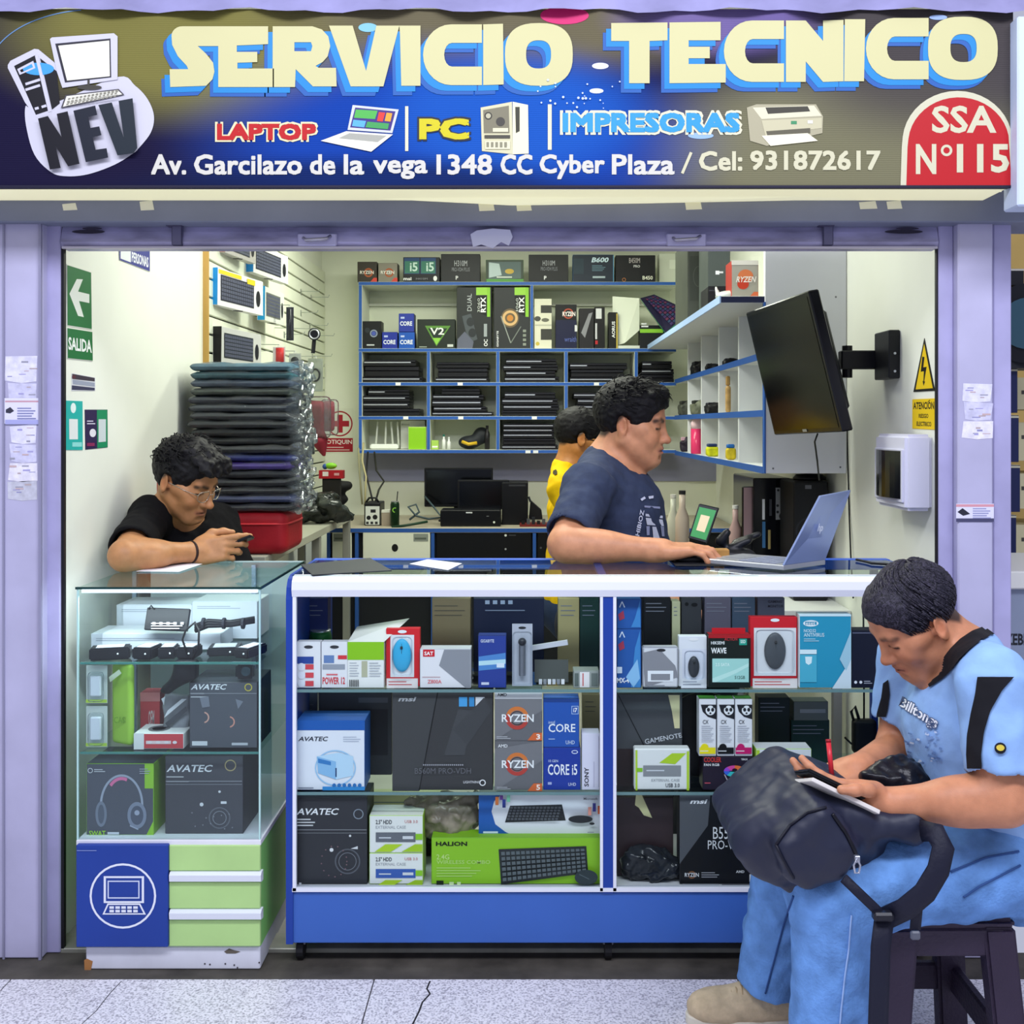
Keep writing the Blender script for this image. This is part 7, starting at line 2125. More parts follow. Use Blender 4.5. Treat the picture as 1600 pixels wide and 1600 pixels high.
for px, py in ((1306, 464), (1208, 732), (1313, 730)):
  f = Face((0, yn - .012, 0)); f.disc(px, py, 1.6, '#6a6c74', seg=10); f.build('screw_cap', rsf)
MB().box((XR - .008, yn, 1.226), (XR - .002, yfz, TOPZ), M('#e4e7e4', .5)).build('back_panel', rsf)
def ybay(i):
  ps_ = [1055, 1074, 1095, 1122, 1153, 1192]
  return XF * F / (ps_[i + 1] - CX), XF * F / (ps_[i] - CX)
t = thing('liquid_bottle', 'clear bottle of pink liquid in the lower pigeonholes', 'bottle', (.862, 5.66, 1.247))
MB().lathe((.862, 5.66, 1.247), [(.030, 0), (.032, .006), (.032, .13)], M('#d8386a', .2), 18).build('pink_liquid', t, smooth=True)
MB().lathe((.862, 5.66, 1.377), [(.032, 0), (.032, .03), (.020, .05), (.016, .055)], M('#e4c4cc', .2), 18).build('bottle_neck', t, smooth=True)
MB().cyl((.862, 5.66, 1.43), (.862, 5.66, 1.45), .018, M('#6a1c24', .4), 14).build('bottle_cap', t)
BITS = [('tool_kit', 'yellow and dark blue kit box in the lower pigeonholes', .866, 5.20, 1.247, .05, .05, .045, '#d2d41c', '#2a3a6a'), ('ink_bottle', 'blue and yellow ink bottle in the lower pigeonholes', .862, 4.70, 1.247, .035, .04, .05, '#d8c02a', '#2a6ab8'), ('cable_coil', 'dark ring shaped coil in the far lower pigeonhole', .862, 6.12, 1.247, .04, .03, .06, '#2a2030', '#c8a0b0'),
    ('adapter', 'black gadgets piled in the upper pigeonhole second from the back', .868, 5.64, 1.657, .06, .10, .05, '#101014', '#1c1c22'), ('adapter', 'small black part in the upper pigeonhole third from the back', .866, 5.22, 1.657, .05, .05, .025, '#15151a', '#22222a'), ('adapter', 'black clip in the upper pigeonhole fourth from the back', .866, 4.74, 1.657, .05, .05, .022, '#15151a', '#2a2a32'),
    ('parts_pile', 'grey loose parts in the middle pigeonhole at the far back', .866, 6.10, 1.450, .06, .10, .06, '#4a4c44', '#2a2a28'), ('parts_pile', 'grey green loose parts in the middle pigeonhole second from the back', .866, 5.64, 1.450, .06, .08, .055, '#6a6e5c', '#2e302c'), ('adapter', 'black charger in the middle pigeonhole third from the back', .868, 5.20, 1.450, .06, .08, .04, '#101014', '#202028'), ('cardboard_strip', 'tan cardboard strip in the middle pigeonhole fourth from the back', .865, 4.78, 1.450, .02, .02, .12, '#c09a62', '#b08a52')]
for nm, lb, x, y, z, hx, hy, hz, c1, c2 in BITS:
  t = thing(nm, lb, nm.replace('_', ' ').split()[-1] if nm != 'tool_kit' else 'box', (x, y, z))
  S_ = Solid().rbox((x, y, z + hz * .5 + .0005), (hx * .6, hy * .6, hz * .5), None, .008, .01)
  if nm in ('parts_pile', 'adapter', 'cable_coil'):
    S_.ell((x + .01, y - hy * .3, z + hz * .9), (hx * .45, hy * .4, hz * .5), None, .012)
    S_.noise = noise3(110, .004)
  solid_obj('lower_part', S_, .006, M(c1, .5, noise=.3, ns=30), t)
  MB().box((x - hx * .5, y - hy * .45, z + hz), (x + hx * .4, y + hy * .45, z + hz * 1.35), M(c2, .4)).build('upper_part', t, .004)
zt_ = TOPZ + .013
def top_case(name, lab, x0, y0, x1, Y, dep, front, extra):
  t = thing(name, lab, 'box', ((X_(x0, Y) + X_(x1, Y)) / 2, Y, zt_))
  MB().box((X_(x0, Y), Y, zt_), (X_(x1, Y), Y + dep, Z_(y0, Y)), M(front, .5, noise=.08, ns=8)).build('case_body', t, .003)
  f = Face((0, Y, 0)); extra(f); f.build('front_print', t)
  return t
top_case('computer_case', 'grey green computer case on the pigeonhole unit', 1074, 372, 1104, 4.78, .40, '#44483f', lambda f: (f.rect(1078, 400, 1101, 470, '#3a3e36'), f.ring(1091, 432, 8, 1, '#50554a', ry=16)))
top_case('component_box', 'dark slate box with a small white logo on the unit', 1106, 372, 1141, 4.50, .24, '#4a524e', lambda f: (f.rect(1118, 423, 1124, 429, '#e8e8ea'), f.rect(1124, 424, 1130, 427, '#d8d8da')))
top_case('component_box', 'black carton lying below the slate box on the unit', 1106, 447, 1140, 4.30, .18, '#101116', lambda f: f.lines(1108, 452, 1124, 456, 1, '#3a3c44', 1.5))
t, f = carton('processor_box', 'large grey processor box with an orange glow on the pigeonhole unit', 'box', 1143, 407, 1185, 465, 3.98, .12, '#a8a498', '#a82a1c', '#e8e4d8', zt_)
f.disc(1165, 432, 12, '#d87a4a', ry=11); f.disc(1161, 444, 9, '#c8402a', ry=8); f.text('RYZEN', 1150, 432, 1180, 441, '#f4ece4', .02, shear=2); f.poly([(1170, 465), (1178, 456), (1185, 456), (1185, 465)], '#e0724a'); f.rect(1143, 407, 1185, 414, '#dcd8cc'); f.build('front_print', t)
o = solid_obj('plastic_wrap_scraps', Solid().ell((.735, 4.05, zt_ + .02), (.05, .06, .02), None, .01).cap((.71, 4.1, zt_ + .01), (.70, 4.12, zt_ + .06), .012, .006, .02), .006, M('#cfd6d2', .3, noise=.3, ns=20))
o2 = o
tag(o2, 'crumpled white plastic scraps on the edge of the pigeonhole unit', 'plastic')
# ================================================================== television, panel and signs on the right wall
tv = thing('television', 'black flat television on a wall arm, turned and tilted down', 'television', (.9, 3.6, 1.38))
TRn, BRn, BLf, TLf = P(1263, 454, 3.30), P(1317, 675, 3.24), P(1216, 667, 3.80), P(1165, 489, 3.82)
BLf = TLf + (BRn - TRn)
nt_ = (BRn - TRn).cross(TLf - TRn).normalized()
nt_ = nt_ if nt_.x < 0 else -nt_
TVB = M('#0e0f14', .22)
MB().prism([TRn, BRn, BLf, TLf], -nt_ * .035, TVB).build('bezel', tv, .004)
ctr = (TRn + BRn + BLf + TLf) / 4
inn = [ctr + (v - ctr) * .93 + nt_ * .0012 for v in (TRn, BRn, BLf, TLf)]
MB().add(inn, [(0, 1, 2, 3)], M('#06070a', .16, spec=.3)).build('screen', tv)
bk = [ctr + (v - ctr) * .72 - nt_ * .035 for v in (TRn, BRn, BLf, TLf)]
MB().prism(bk, -nt_ * .045, M('#14161c', .45)).build('rear_housing', tv, .008)
MB().prism([BRn * .5 + BLf * .5 + (BRn - BLf) * s_ + nt_ * .002 + (TRn - BRn) * w_ for s_, w_ in ((-.03, .015), (.03, .015), (.03, .035), (-.03, .035))], nt_ * .0005, M('#9aa0a8', .3, .5)).build('maker_badge', tv)
MB().box((X_(1312, 3.45), 3.43, Z_(577, 3.45)), (X_(1388, 3.40), 3.47, Z_(548, 3.45)), M('#101116', .4)).build('swing_arm', tv, .004)
MB().cyl((1.005, 3.46, Z_(590, 3.45)), (1.005, 3.46, Z_(540, 3.45)), .016, M('#16171c', .4), 12).build('arm_pivot', tv)
MB().box((1.085, 3.30, Z_(592, 3.34)), (XR - .001, 3.44, Z_(517, 3.34)), M('#131419', .4)).build('wall_plate', tv, .003)
for zz in (Z_(552, 3.3), Z_(580, 3.3)):
  MB().cyl((1.103, 3.298, zz), (1.103, 3.302, zz), .004, M('#c8ccd4', .3, .6), 8).build('bolt', tv)
MB().tube([BRn * .62 + BLf * .38 + Vector((.01, 0, -.002)), P(1273, 690, 3.5), P(1277, 720, 3.55), P(1280, 750, 3.7)], .003, M('#101014', .5), 6).build('power_cable', tv, smooth=True)
o = MB().tube([(XR - .005, 3.84, 1.42), (XR - .006, 3.83, 1.30), (XR - .004, 3.82, 1.1), (XR - .010, 3.78, .95), (XR - .01, 3.75, .8)], .0032, M('#141418', .5), 6).build('wall_cable', smooth=True)
tag(o, 'black cable running down the right wall', 'cable')
ep = thing('electrical_panel', 'white electrical panel box with a black window on the right wall', 'electrical panel', (1.08, 3.16, 1.158))
MB().box((1.043, 3.03, 1.158), (XR - .001, 3.30, 1.372), M('#dcdcec', .4)).build('housing', ep, .010, 3)
MB().box((1.037, 3.045, 1.18), (1.045, 3.285, 1.33), M('#d0d0e2', .4)).build('cover_frame', ep, .002)
wn = MB()
wn.prism([(1.037 - .018 * math.sin(math.pi * i / 8), 3.055 + .22 * i / 8, 1.190) for i in range(9)], (0, 0, .135), M('#0c0d14', .12))
wn.build('smoked_window', ep)
PRW, NRW = (XR, 0, 0), (-1, 0, 0)
def d_tri(f):
  f.poly([(1444, 529), (1460, 610), (1427.5, 612)], '#1b1a16'); f.poly([(1444, 537), (1457.4, 606.5), (1430.6, 608.5)], '#ecc81a'); f.poly([(1441, 557), (1444.6, 558), (1442.6, 574), (1448, 573), (1444, 596), (1445.6, 596), (1443, 603), (1441.4, 595), (1442.8, 595.6), (1443.4, 580), (1438.6, 581)], '#1b1a16')
t_ = Face(PRW, NRW, base=.002)
tt = [t_.pt(*p) for p in ((1444, 528.5), (1460.3, 610.5), (1427, 612.5))]
t = thing('hazard_sign', 'yellow triangular electric shock warning sign on the right wall', 'sign', tt[2])
MB().prism(tt, (.0015, 0, 0), M('#1b1a16', .5)).build('plate', t)
d_tri(t_); t_.build('print', t)
def d_aten(f):
  f.poly([(1425.8, 624.5), (1460.3, 623), (1460.3, 671), (1425.8, 669)], '#ecc81a')
  f.text('ATENCION', 0, 0, 0, 0, '#1c1a14', .03, q=[(1427, 639.5), (1459.5, 639.5), (1459.5, 627.5), (1427, 628.5)])
  f.line(1450, 628, 1453, 625, 1.2, '#1c1a14')
  f.text('RIESGO', 0, 0, 0, 0, '#2a2418', .02, q=[(1435.5, 653), (1450.5, 653.5), (1450.5, 646.5), (1435.5, 646.5)])
  f.text('ELECTRICO', 0, 0, 0, 0, '#2a2418', .02, q=[(1432, 665.5), (1455, 666.5), (1455, 659), (1432, 658.5)])
wall_plate('hazard_sign', 'yellow ATENCION RIESGO ELECTRICO sign under the triangle', 'sign', [(1425.4, 624), (1460.8, 622.4), (1460.8, 671.6), (1425.4, 669.6)], PRW, NRW, d_aten, '#ecc81a')
# ================================================================== back desk and its machines
ZD, YD = .85, 5.77
ds = thing('work_desk', 'blue edged work desk with white drawers along the back wall', 'desk', (0, 6.15, .004))
MB().box((X_(515, YD), YD, ZD - .025), (1.10, YB - .002, ZD), M('#a9a08e', .45, noise=.1, ns=6), front=M('#2e58a4', .4)).build('desk_top', ds, .002)
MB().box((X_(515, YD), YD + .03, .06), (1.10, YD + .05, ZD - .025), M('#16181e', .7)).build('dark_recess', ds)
for px in (513, 557, 676, 835, 958):
  MB().box((X_(px, YD) - .009, YD + .002, .004), (X_(px, YD) + .009, YB - .01, ZD - .026), M('#2e58a4', .4)).build('upright', ds, .001)
for a, b, hole in ((567, 672, True), (519, 549, False)):
  d_ = MB().box((X_(a, YD), YD + .001, Z_(905, YD)), (X_(b, YD), YD + .02, Z_(829, YD)), M('#e0e3d2', .5)).build('drawer', ds, .002)
  f = Face((0, YD + .001, 0))
  if hole:
    f.disc(617, 856, 5, '#141414', ry=6)
  f.rect(b - 26 if hole else a + 2, 834, b - 3, 846, '#8a9088'); f.rect(b - 24 if hole else a + 4, 840, b - 6, 843, '#5d645c')
  f.build('sticker', d_)
for a, b in ((682, 830), (840, 952)):
  d_ = MB().box((X_(a, YD), YD + .004, Z_(905, YD)), (X_(b, YD), YD + .025, Z_(830, YD)), M('#0e0f13', .35)).build('dark_door', ds, .002)
  f = Face((0, YD + .004, 0))
  if a < 700:
    f.disc(790, 836.5, 2, '#d8dcd8', seg=8); f.disc(790, 858, 1.6, '#9a9ea2', seg=8); f.rect(795, 835.6, 806, 837, '#4a4c52')
  else:
    f.disc(845, 856, 1.6, '#5a5c62', seg=8)
  f.build('front_light', d_)
def monitor(lab, x0, y0, x1, y1, Y, col='#0d0e13', zb=ZD, stand=True):
  t = thing('monitor', lab, 'monitor', ((X_(x0, Y) + X_(x1, Y)) / 2, Y, zb))
  MB().box((X_(x0, Y), Y, Z_(y1, Y)), (X_(x1, Y), Y + .035, Z_(y0, Y)), M(col, .35)).build('bezel', t, .004)
  MB().box((X_(x0 + 3, Y), Y - .001, Z_(y1 - 4, Y)), (X_(x1 - 3, Y), Y + .001, Z_(y0 + 3, Y)), M('#08090c', .12)).build('screen', t)
  if stand:
    xm = (X_(x0, Y) + X_(x1, Y)) / 2
    MB().box((xm - .03, Y + .036, zb + .012), (xm + .03, Y + .056, Z_((y0 + y1) / 2, Y)), M('#111216', .4)).build('stand_neck', t, .003)
    MB().box((xm - .11, Y - .06, zb), (xm + .11, Y + .10, zb + .012), M('#111216', .4)).build('stand_foot', t, .004)
  return t
monitor('black monitor, widest and leftmost on the back desk', 663, 731, 770, 792, 6.20)
monitor('smaller black monitor in front of the wide one', 715, 750, 795, 796, 6.02)
t = thing('desktop_case', 'black desktop computer lying under the small monitor', 'computer', (X_(735, 5.85), 5.9, ZD))
MB().box((X_(688, 5.85), 5.85, ZD), (X_(782, 5.85), 6.0, Z_(797, 5.85)), M('#0c0d11', .3)).build('case_body', t, .004)
f = Face((0, 5.85, 0)); f.rect(728, 800, 738, 802, '#c8ccd2'); f.disc(772, 816, 1.8, '#d8e0d8', seg=8); f.rect(760, 806, 764, 807, '#7a7c82'); f.build('front_details', t)
t = thing('desktop_case', 'black upright computer right of the monitors', 'computer', (X_(802, 5.95), 6.0, ZD))
MB().box((X_(784, 5.95), 5.95, ZD), (X_(825, 5.95), 6.2, Z_(754, 5.95)), M('#0f1014', .3)).build('case_body', t, .004)
f = Face((0, 5.95, 0)); f.rect(795, 757, 821, 760, '#2c2d33'); f.build('front_details', t)
t = thing('bench_power_supply', 'small bench power supply with a white dial face on the desk', 'power supply', (X_(582, 5.9), 5.95, ZD))
MB().box((X_(569, 5.9), 5.9, ZD), (X_(594, 5.9), 6.08, Z_(786, 5.9)), M('#17181c', .4)).build('case_body', t, .004)
f = Face((0, 5.9, 0)); f.rect(571, 791, 593, 820, '#d4d8d4'); f.rect(579, 796, 587, 801, '#22242a'); f.disc(576, 809, 3.4, '#17181c'); f.disc(586, 808, 3.8, '#17181c'); f.rect(572, 815, 576, 819, '#2a2c30'); f.rect(579, 815, 583, 819, '#2a2c30'); f.rect(586, 815, 590, 819, '#2a2c30'); f.build('dial_face', t)
MB().tube([P(571, 786, 5.95), P(577, 778, 5.95), P(588, 778, 5.95), P(592, 786, 5.95)], .006, M('#17181c', .4), 6).build('handle', t, smooth=True)
t = thing('drink_can', 'black and green energy drink can on the back desk', 'can', (X_(617, 5.86), 5.86, ZD))
MB().lathe((X_(617, 5.86), 5.86, ZD), [(.020, 0), (.024, .006), (.024, .12), (.020, .132)], M('#14301c', .3, .3), 18).build('can_body', t, smooth=True)
f = Face((0, 5.836, 0)); f.ring(617, 797, 4, 1.4, '#8ac84a', a0=90, a1=300); f.build('can_print', t)
MB().lathe((X_(617, 5.86), 5.86, ZD + .132), [(.020, 0), (.021, .003), (.018, .004)], M('#b8bcc0', .25, .7), 18).build('can_rim', t)
MB().cyl((X_(620, 5.86), 5.86, ZD + .135), (X_(621, 5.86), 5.87, Z_(768, 5.86)), .003, M('#1c1c20', .4), 6).build('straw', t)
o = MB().tube([P(640, 812, 5.95), P(655, 800, 5.98), P(650, 788, 6.0), P(638, 792, 5.98), P(650, 806, 5.95), P(670, 811, 5.95), P(690, 808, 5.98), P(676, 790, 6.0), P(664, 776, 6.1)], .006, M('#3a4a52', .5), 6).build('desk_cable', smooth=True)
tag(o, 'tangled grey cable on the back desk', 'cable')
o = MB().tube([P(612, 824, 5.8), P(640, 820, 5.82), P(668, 815, 5.85)], .007, M('#1c3a2a', .5), 6).build('solder_wire', smooth=True)
tag(o, 'green wire lying in front of the can on the desk', 'cable')
t, f = carton('paper_cup', 'small white and brown tub beside the bench supply', 'tub', 596, 797, 609, 822, 5.9, .04, '#a89a8a', '#8a7e70', '#e4e4da', ZD); f.rect(596, 797, 609, 801, '#e0e0d4'); f.build('rim_print', t)
for k_, (c, lab, pts) in enumerate((('#b8ae82', 'pale yellow cable hanging from the back shelf', [(568, 692), (566, 720), (572, 745), (570, 790)]), ('#1c1c20', 'black looped cable hanging from the back shelf', [(575, 706), (572, 740), (578, 765), (583, 786)]), ('#22221e', 'second black cable hanging beside the looped one', [(585, 706), (588, 735), (600, 752), (592, 765), (586, 786)]), ('#9a9674', 'thin tan cable hanging at the desk corner', [(560, 700), (562, 740), (566, 788)]))):
  o = MB().tube([P(x, y, 6.24 - .05 * i) for i, (x, y) in enumerate(pts)], .0055, M(c, .5), 6).build('hanging_cable', smooth=True)
  tag(o, lab, 'cable')
t = thing('circuit_board', 'red and black circuit board on the right of the desk', 'circuit board', (X_(835, 5.85), 5.9, ZD))
MB().box((X_(812, 5.85), 5.84, ZD), (X_(856, 5.85), 5.98, ZD + .012), M('#6a1f1c', .5)).build('board', t)
for q in range(5):
  MB().box((X_(815 + q * 8, 5.85), 5.85, ZD + .012), (X_(820 + q * 8, 5.85), 5.88, ZD + .03 + .01 * (q % 3)), M(['#17171b', '#4a4c52', '#22242a'][q % 3], .4)).build('chip', t)
t = thing('soldering_stand', 'black wedge shaped soldering stand on the desk', 'stand', (X_(836, 6.0), 6.0, ZD))
MB().prism([P(826, 812, 6.0), P(848, 812, 6.0), P(846, 797, 6.0), P(829, 782, 6.0)], (0, .06, 0), M('#15161a', .4)).build('wedge', t, .003)
MB().cyl(P(829, 784, 6.02), P(826, 776, 6.02), .006, M('#4a4c54', .3, .5), 8).build('holder', t)
MBd = thing('side_desk', 'white desk under the pigeonholes on the right', 'desk', (.95, 4.8, .004))
MB().box((.70, 3.80, .72), (XR - .003, 5.70, .75), M('#d8d8d4', .5)).build('desk_top', MBd, .002)
for yy in (3.85, 5.6):
  for xx in (.72, 1.07):
    MB().box((xx, yy, .004), (xx + .03, yy + .03, .72), M('#8a8a90', .5)).build('leg', MBd)
t = thing('computer_tower', 'glossy black computer tower with a silver strip behind the laptop', 'computer', (.97, 4.3, .75))
Yt = 4.25
MB().box((X_(1177, Yt), Yt, .75), (X_(1236, Yt), Yt + .42, Z_(747, Yt)), M('#0c0d11', .15)).build('case_body', t, .004)
f = Face((0, Yt, 0)); f.rect(1212, 762, 1228, 812, '#8d9096'); f.disc(1216, 766, 2, '#1c1d22', seg=8); f.disc(1223, 766, 2, '#1c1d22', seg=8); f.disc(1215, 790, 2.2, '#1c1d22', seg=8); f.disc(1215, 800, 2.2, '#1c1d22', seg=8); f.rect(1191, 780, 1195, 812, '#d8dce4'); f.rect(1191, 815, 1196, 856, '#3a6a9a'); f.rect(1200, 828, 1204, 858, '#9a8a5a'); f.rect(1202, 780, 1206, 806, '#3c3e46'); f.build('front_details', t)
MB().tube([P(1222, 772, Yt - .006), P(1226, 790, Yt - .01), P(1218, 806, Yt - .01), P(1228, 835, Yt - .012), P(1234, 862, Yt - .01)], .003, M('#1a1a1e', .5), 6).build('front_cable', t, smooth=True)
t = thing('loudspeaker', 'large black speaker box beside the glossy tower', 'speaker', (1.04, 4.15, .75))
MB().box((X_(1240, 4.0), 4.0, .75), (X_(1294, 4.0), 4.22, Z_(752, 4.0)), M('#101116', .45)).build('cabinet', t, .006)
f = Face((0, 4.0, 0)); f.ring(1265, 830, 22, 3, '#22242c'); f.rect(1258, 758, 1268, 764, '#6a6c74'); f.build('grille_ring', t)
MB().lathe((X_(1266, 4.1), 4.11, Z_(752, 4.0)), [(.06, 0), (.062, .008), (.05, .02), (.01, .024)], M('#0e0f13', .3), 24).build('top_dome', t, smooth=True)
t = thing('tablet', 'pink screened tablet standing upright by the black tower', 'tablet', P(1168, 845, 4.3))
MB().obox(P(1168, 800, 4.28), (.024, .006, .10), rotm('Z', 20), M('#17181c', .3), front=M('#b89aa0', .15)).build('body', t, .003)
MB().box(P(1160, 842, 4.29), (X_(1178, 4.29), 4.33, .75), M('#1b1c20', .5)).build('rest', t)
for lb, px, y0, Y, r_, col, cap in (('clear bottle with a pale pink label on the right desk', 1066, 772, 4.6, .030, '#c8b8a8', '#2a2a2c'), ('translucent white bottle behind the man at the counter', 1052, 778, 4.75, .028, '#c9cbbb', '#d8d8d0'), ('small pink and white bottle next to the tablet', 1149, 795, 4.5, .026, '#b89a98', '#e0e0dc')):
  t = thing('liquid_bottle', lb, 'bottle', (X_(px, Y), Y, .75))
  h = Z_(y0, Y) - .75
  MB().lathe((X_(px, Y), Y, .75), [(r_, 0), (r_, h * .72), (r_ * .45, h * .84), (r_ * .45, h)], M(col, .3), 16).build('bottle_body', t, smooth=True)
  MB().cyl((X_(px, Y), Y, .75 + h), (X_(px, Y), Y, .75 + h + .015), r_ * .5, M(cap, .4), 10).build('bottle_cap', t)
t = thing('phone', 'phone with a green screen leaning on a stand on the counter', 'phone', P(1096, 870, 3.17))
q = [P(1092, 787, 3.20), P(1123, 794, 3.20), P(1104, 849, 3.165), P(1075, 841, 3.165)]
MB().prism(q, (.004, .008, .0), M('#101216', .3)).build('body', t, .002)
cc_ = sum(q, Vector()) / 4
MB().add([cc_ + (v - cc_) * .84 + Vector((-.0004, -.0012, 0)) for v in q], [(0, 1, 2, 3)], M('#3f8f52', .2, emit=.35)).build('screen', t)
MB().add([cc_ + (v - cc_) * Vector((.45, .45, .45)).x + Vector((-.0008, -.0022, 0)) for v in q], [(0, 1, 2, 3)], M('#d8c8a0', .3, emit=.3)).build('screen_card', t)
MB().obox((X_(1100, 3.17), 3.170, ZBT + .012), (.030, .016, .011), rotm('Z', 0), M('#15161a', .5)).build('stand_foot', t, .003)
MB().cyl((X_(1096, 3.175), 3.178, ZBT + .02), P(1096, 835, 3.185), .006, M('#15161a', .5), 8).build('stand_post', t)
o = MB().box((X_(1113, 3.15), 3.15, ZBT), (X_(1140, 3.15), 3.183, ZBT + .030), M('#b8894a', .6, noise=.2, ns=30)).build('tape_block', bevel=.003)
tag(o, 'small brown tape block on the counter behind the mouse', 'tape')
o = solid_obj('tool_pile', Solid().cap(P(1140, 858, 3.30), P(1170, 845, 3.30), .014, .01, .02).cap(P(1150, 848, 3.32), P(1185, 835, 3.32), .012, .01, .02).cap(P(1125, 846, 3.30), P(1136, 832, 3.30), .016, .012, .02).rbox((X_(1150, 3.3), 3.32, .99), (.06, .05, .03), None, .02), .006, M('#18191e', .4, noise=.4, ns=40))
tag(o, 'dark pile of tools and cables behind the laptop', 'tools')
# ================================================================== the neighbour stall at the right edge
w = MB().box((1.30, 4.95, 0), (3.4, 5.0, 2.6), M('#c8a860', .6, noise=.1, ns=4)); struct(w.build('wall_neighbour'))
for k_, (a, b) in enumerate(((576, 645), (649, 722), (727, 800), (805, 884))):
  t, f = carton('stock_carton', ['dark navy stock carton, topmost at the right edge', 'dark navy stock carton, second from the top at the right edge', 'dark navy stock carton, third from the top at the right edge', 'dark navy stock carton, lowest at the right edge'][k_], 'box', 1560, a, [1590, 1592, 1594, 1588][k_], b, 3.9, .3, '#1c2450', '#161c40', '#d8d4b4', group='navy stock cartons in the next stall')
  f.rect(1560, a + 1, [1590, 1592, 1594, 1588][k_], a + 4, '#c8c4a8'); f.build('front_print', t)
for k_, (a, b) in enumerate(((590, 640), (660, 720), (740, 795), (820, 880))):
  t, f = carton('stock_carton', ['cream carton peeking out behind the topmost navy carton', 'cream carton behind the second navy carton', 'cream carton behind the third navy carton', 'cream carton behind the lowest navy carton'][k_], 'box', 1580, a, 1680, b, 4.25, .3, '#d8cfa4', '#c8be94')
  f.rect(1596, a + 20, 1612, a + 26, '#4a4840'); f.build('front_print', t)
t = thing('wall_speaker', 'black rounded speaker at the right edge above the navy cartons', 'speaker', P(1600, 580, 3.8))
MB().box((X_(1562, 3.85), 3.85, Z_(562, 3.85)), (X_(1640, 3.85), 4.05, Z_(448, 3.85)), M('#0c0d12', .4)).build('cabinet', t, .02, 3)
MB().cyl(P(1606, 505, 3.86), P(1606, 505, 3.82), .14, M('#14161c', .4), 28).build('cone_ring', t)
MB().cyl(P(1606, 505, 3.82), P(1606, 505, 3.81), .09, M('#3a5a6a', .3), 28).build('cone', t)
MB().box((X_(1562, 3.85), 3.86, Z_(574, 3.85) - .002), (X_(1640, 3.85), 4.05, Z_(562, 3.85)), M('#22242a', .5)).build('foot', t)
t, f = carton('stock_carton', 'small dark carton under the yellow wall at the right edge', 'box', 1562, 420, 1600, 446, 3.9, .2, '#15151c', '#101016'); f.rect(1562, 420, 1600, 423, '#c8c4b8'); f.build('front_print', t)
nc = thing('neighbour_counter', 'white topped counter of the next stall at the right edge', 'counter', (X_(1680, 3.1), 3.2, 0))
MB().box((X_(1568, 3.05), 3.05, Z_(921, 3.05)), (X_(1900, 3.05), 3.5, Z_(893, 3.05)), M('#dcdcd4', .4)).build('counter_top', nc, .004)
MB().box((X_(1570, 3.07), 3.07, 0), (X_(1900, 3.07), 3.48, Z_(921, 3.05)), M('#8a94a8', .4, noise=.1, ns=5)).build('counter_front', nc)
f = Face((0, 3.07, 0)); f.text('ZEBRA', 1571, 990, 1620, 1008, '#20222a', .03); f.build('lettering', nc)
# ================================================================== people
from mathutils.bvhtree import BVHTree
EYE = Vector((0, 0, E))
def bvh_of(o):
  off = wloc(o)
  vs_ = [Vector(v.co) + off for v in o.data.vertices]
  return BVHTree.FromPolygons(vs_, [tuple(p.vertices) for p in o.data.polygons])
def on_surf(bv, px, py, lift=.0015):
  d = Vector(((px - CX) / F, 1, -(py - CY) / F)).normalized()
  h = bv.ray_cast(EYE, d)
  if h[0] is None:
    return None
  n = h[1] if h[1].dot(d) < 0 else -h[1]
  return h[0] + n * lift - d * lift
def cloth_strip(o, left, right, mat, name, lift=.002, nu=8, nv=24):
  """a patch of cloth sewn onto garment o between two edges given in photo pixels"""
  bv = bvh_of(o)
  def samp(pl, t):
    t = t * (len(pl) - 1)
    i = min(int(t), len(pl) - 2)
    f_ = t - i
    return (pl[i][0] * (1 - f_) + pl[i + 1][0] * f_, pl[i][1] * (1 - f_) + pl[i + 1][1] * f_)
  pts = {}
  for j in range(nv + 1):
    a, b = samp(left, j / nv), samp(right, j / nv)
    for i in range(nu + 1):
      u = i / nu
      q = on_surf(bv, a[0] * (1 - u) + b[0] * u, a[1] * (1 - u) + b[1] * u, lift)
      if q is not None:
        pts[i, j] = q
  mb = MB()
  ids = {k: n for n, k in enumerate(pts)}
  fs = [(ids[i, j], ids[i, j + 1], ids[i + 1, j + 1], ids[i + 1, j]) for j in range(nv) for i in range(nu) if all(k in ids for k in ((i, j), (i + 1, j), (i, j + 1), (i + 1, j + 1))) and max((pts[i, j] - pts[i + 1, j + 1]).length, (pts[i + 1, j] - pts[i, j + 1]).length) < .05]
  mb.add(list(pts.values()), fs, mat)
  return mb.build(name, o, smooth=True)
def cloth_text(o, items, name, lift=.003, polys=()):
  bv = bvh_of(o)
  mb = MB()
  for t, q, c, bold in items:
    v, f_ = text_mesh(t, bold)
    vs_ = []
    ok = True
    for u, w in v:
      px = (1 - w) * ((1 - u) * q[0][0] + u * q[1][0]) + w * ((1 - u) * q[3][0] + u * q[2][0])
      py = (1 - w) * ((1 - u) * q[0][1] + u * q[1][1]) + w * ((1 - u) * q[3][1] + u * q[2][1])
      r = on_surf(bv, px, py, lift)
      if r is None:
        ok = False
        break
      vs_.append(r)
    if ok:
      mb.add(vs_, f_, M(c, .8))
  for pl, c in polys:
    vs_ = [on_surf(bv, x, y, lift) for x, y in pl]
    if all(v is not None for v in vs_):
      mb.add(vs_, [tuple(range(len(pl)))], M(c, .8))
  return mb.build(name, o) if mb.V else None
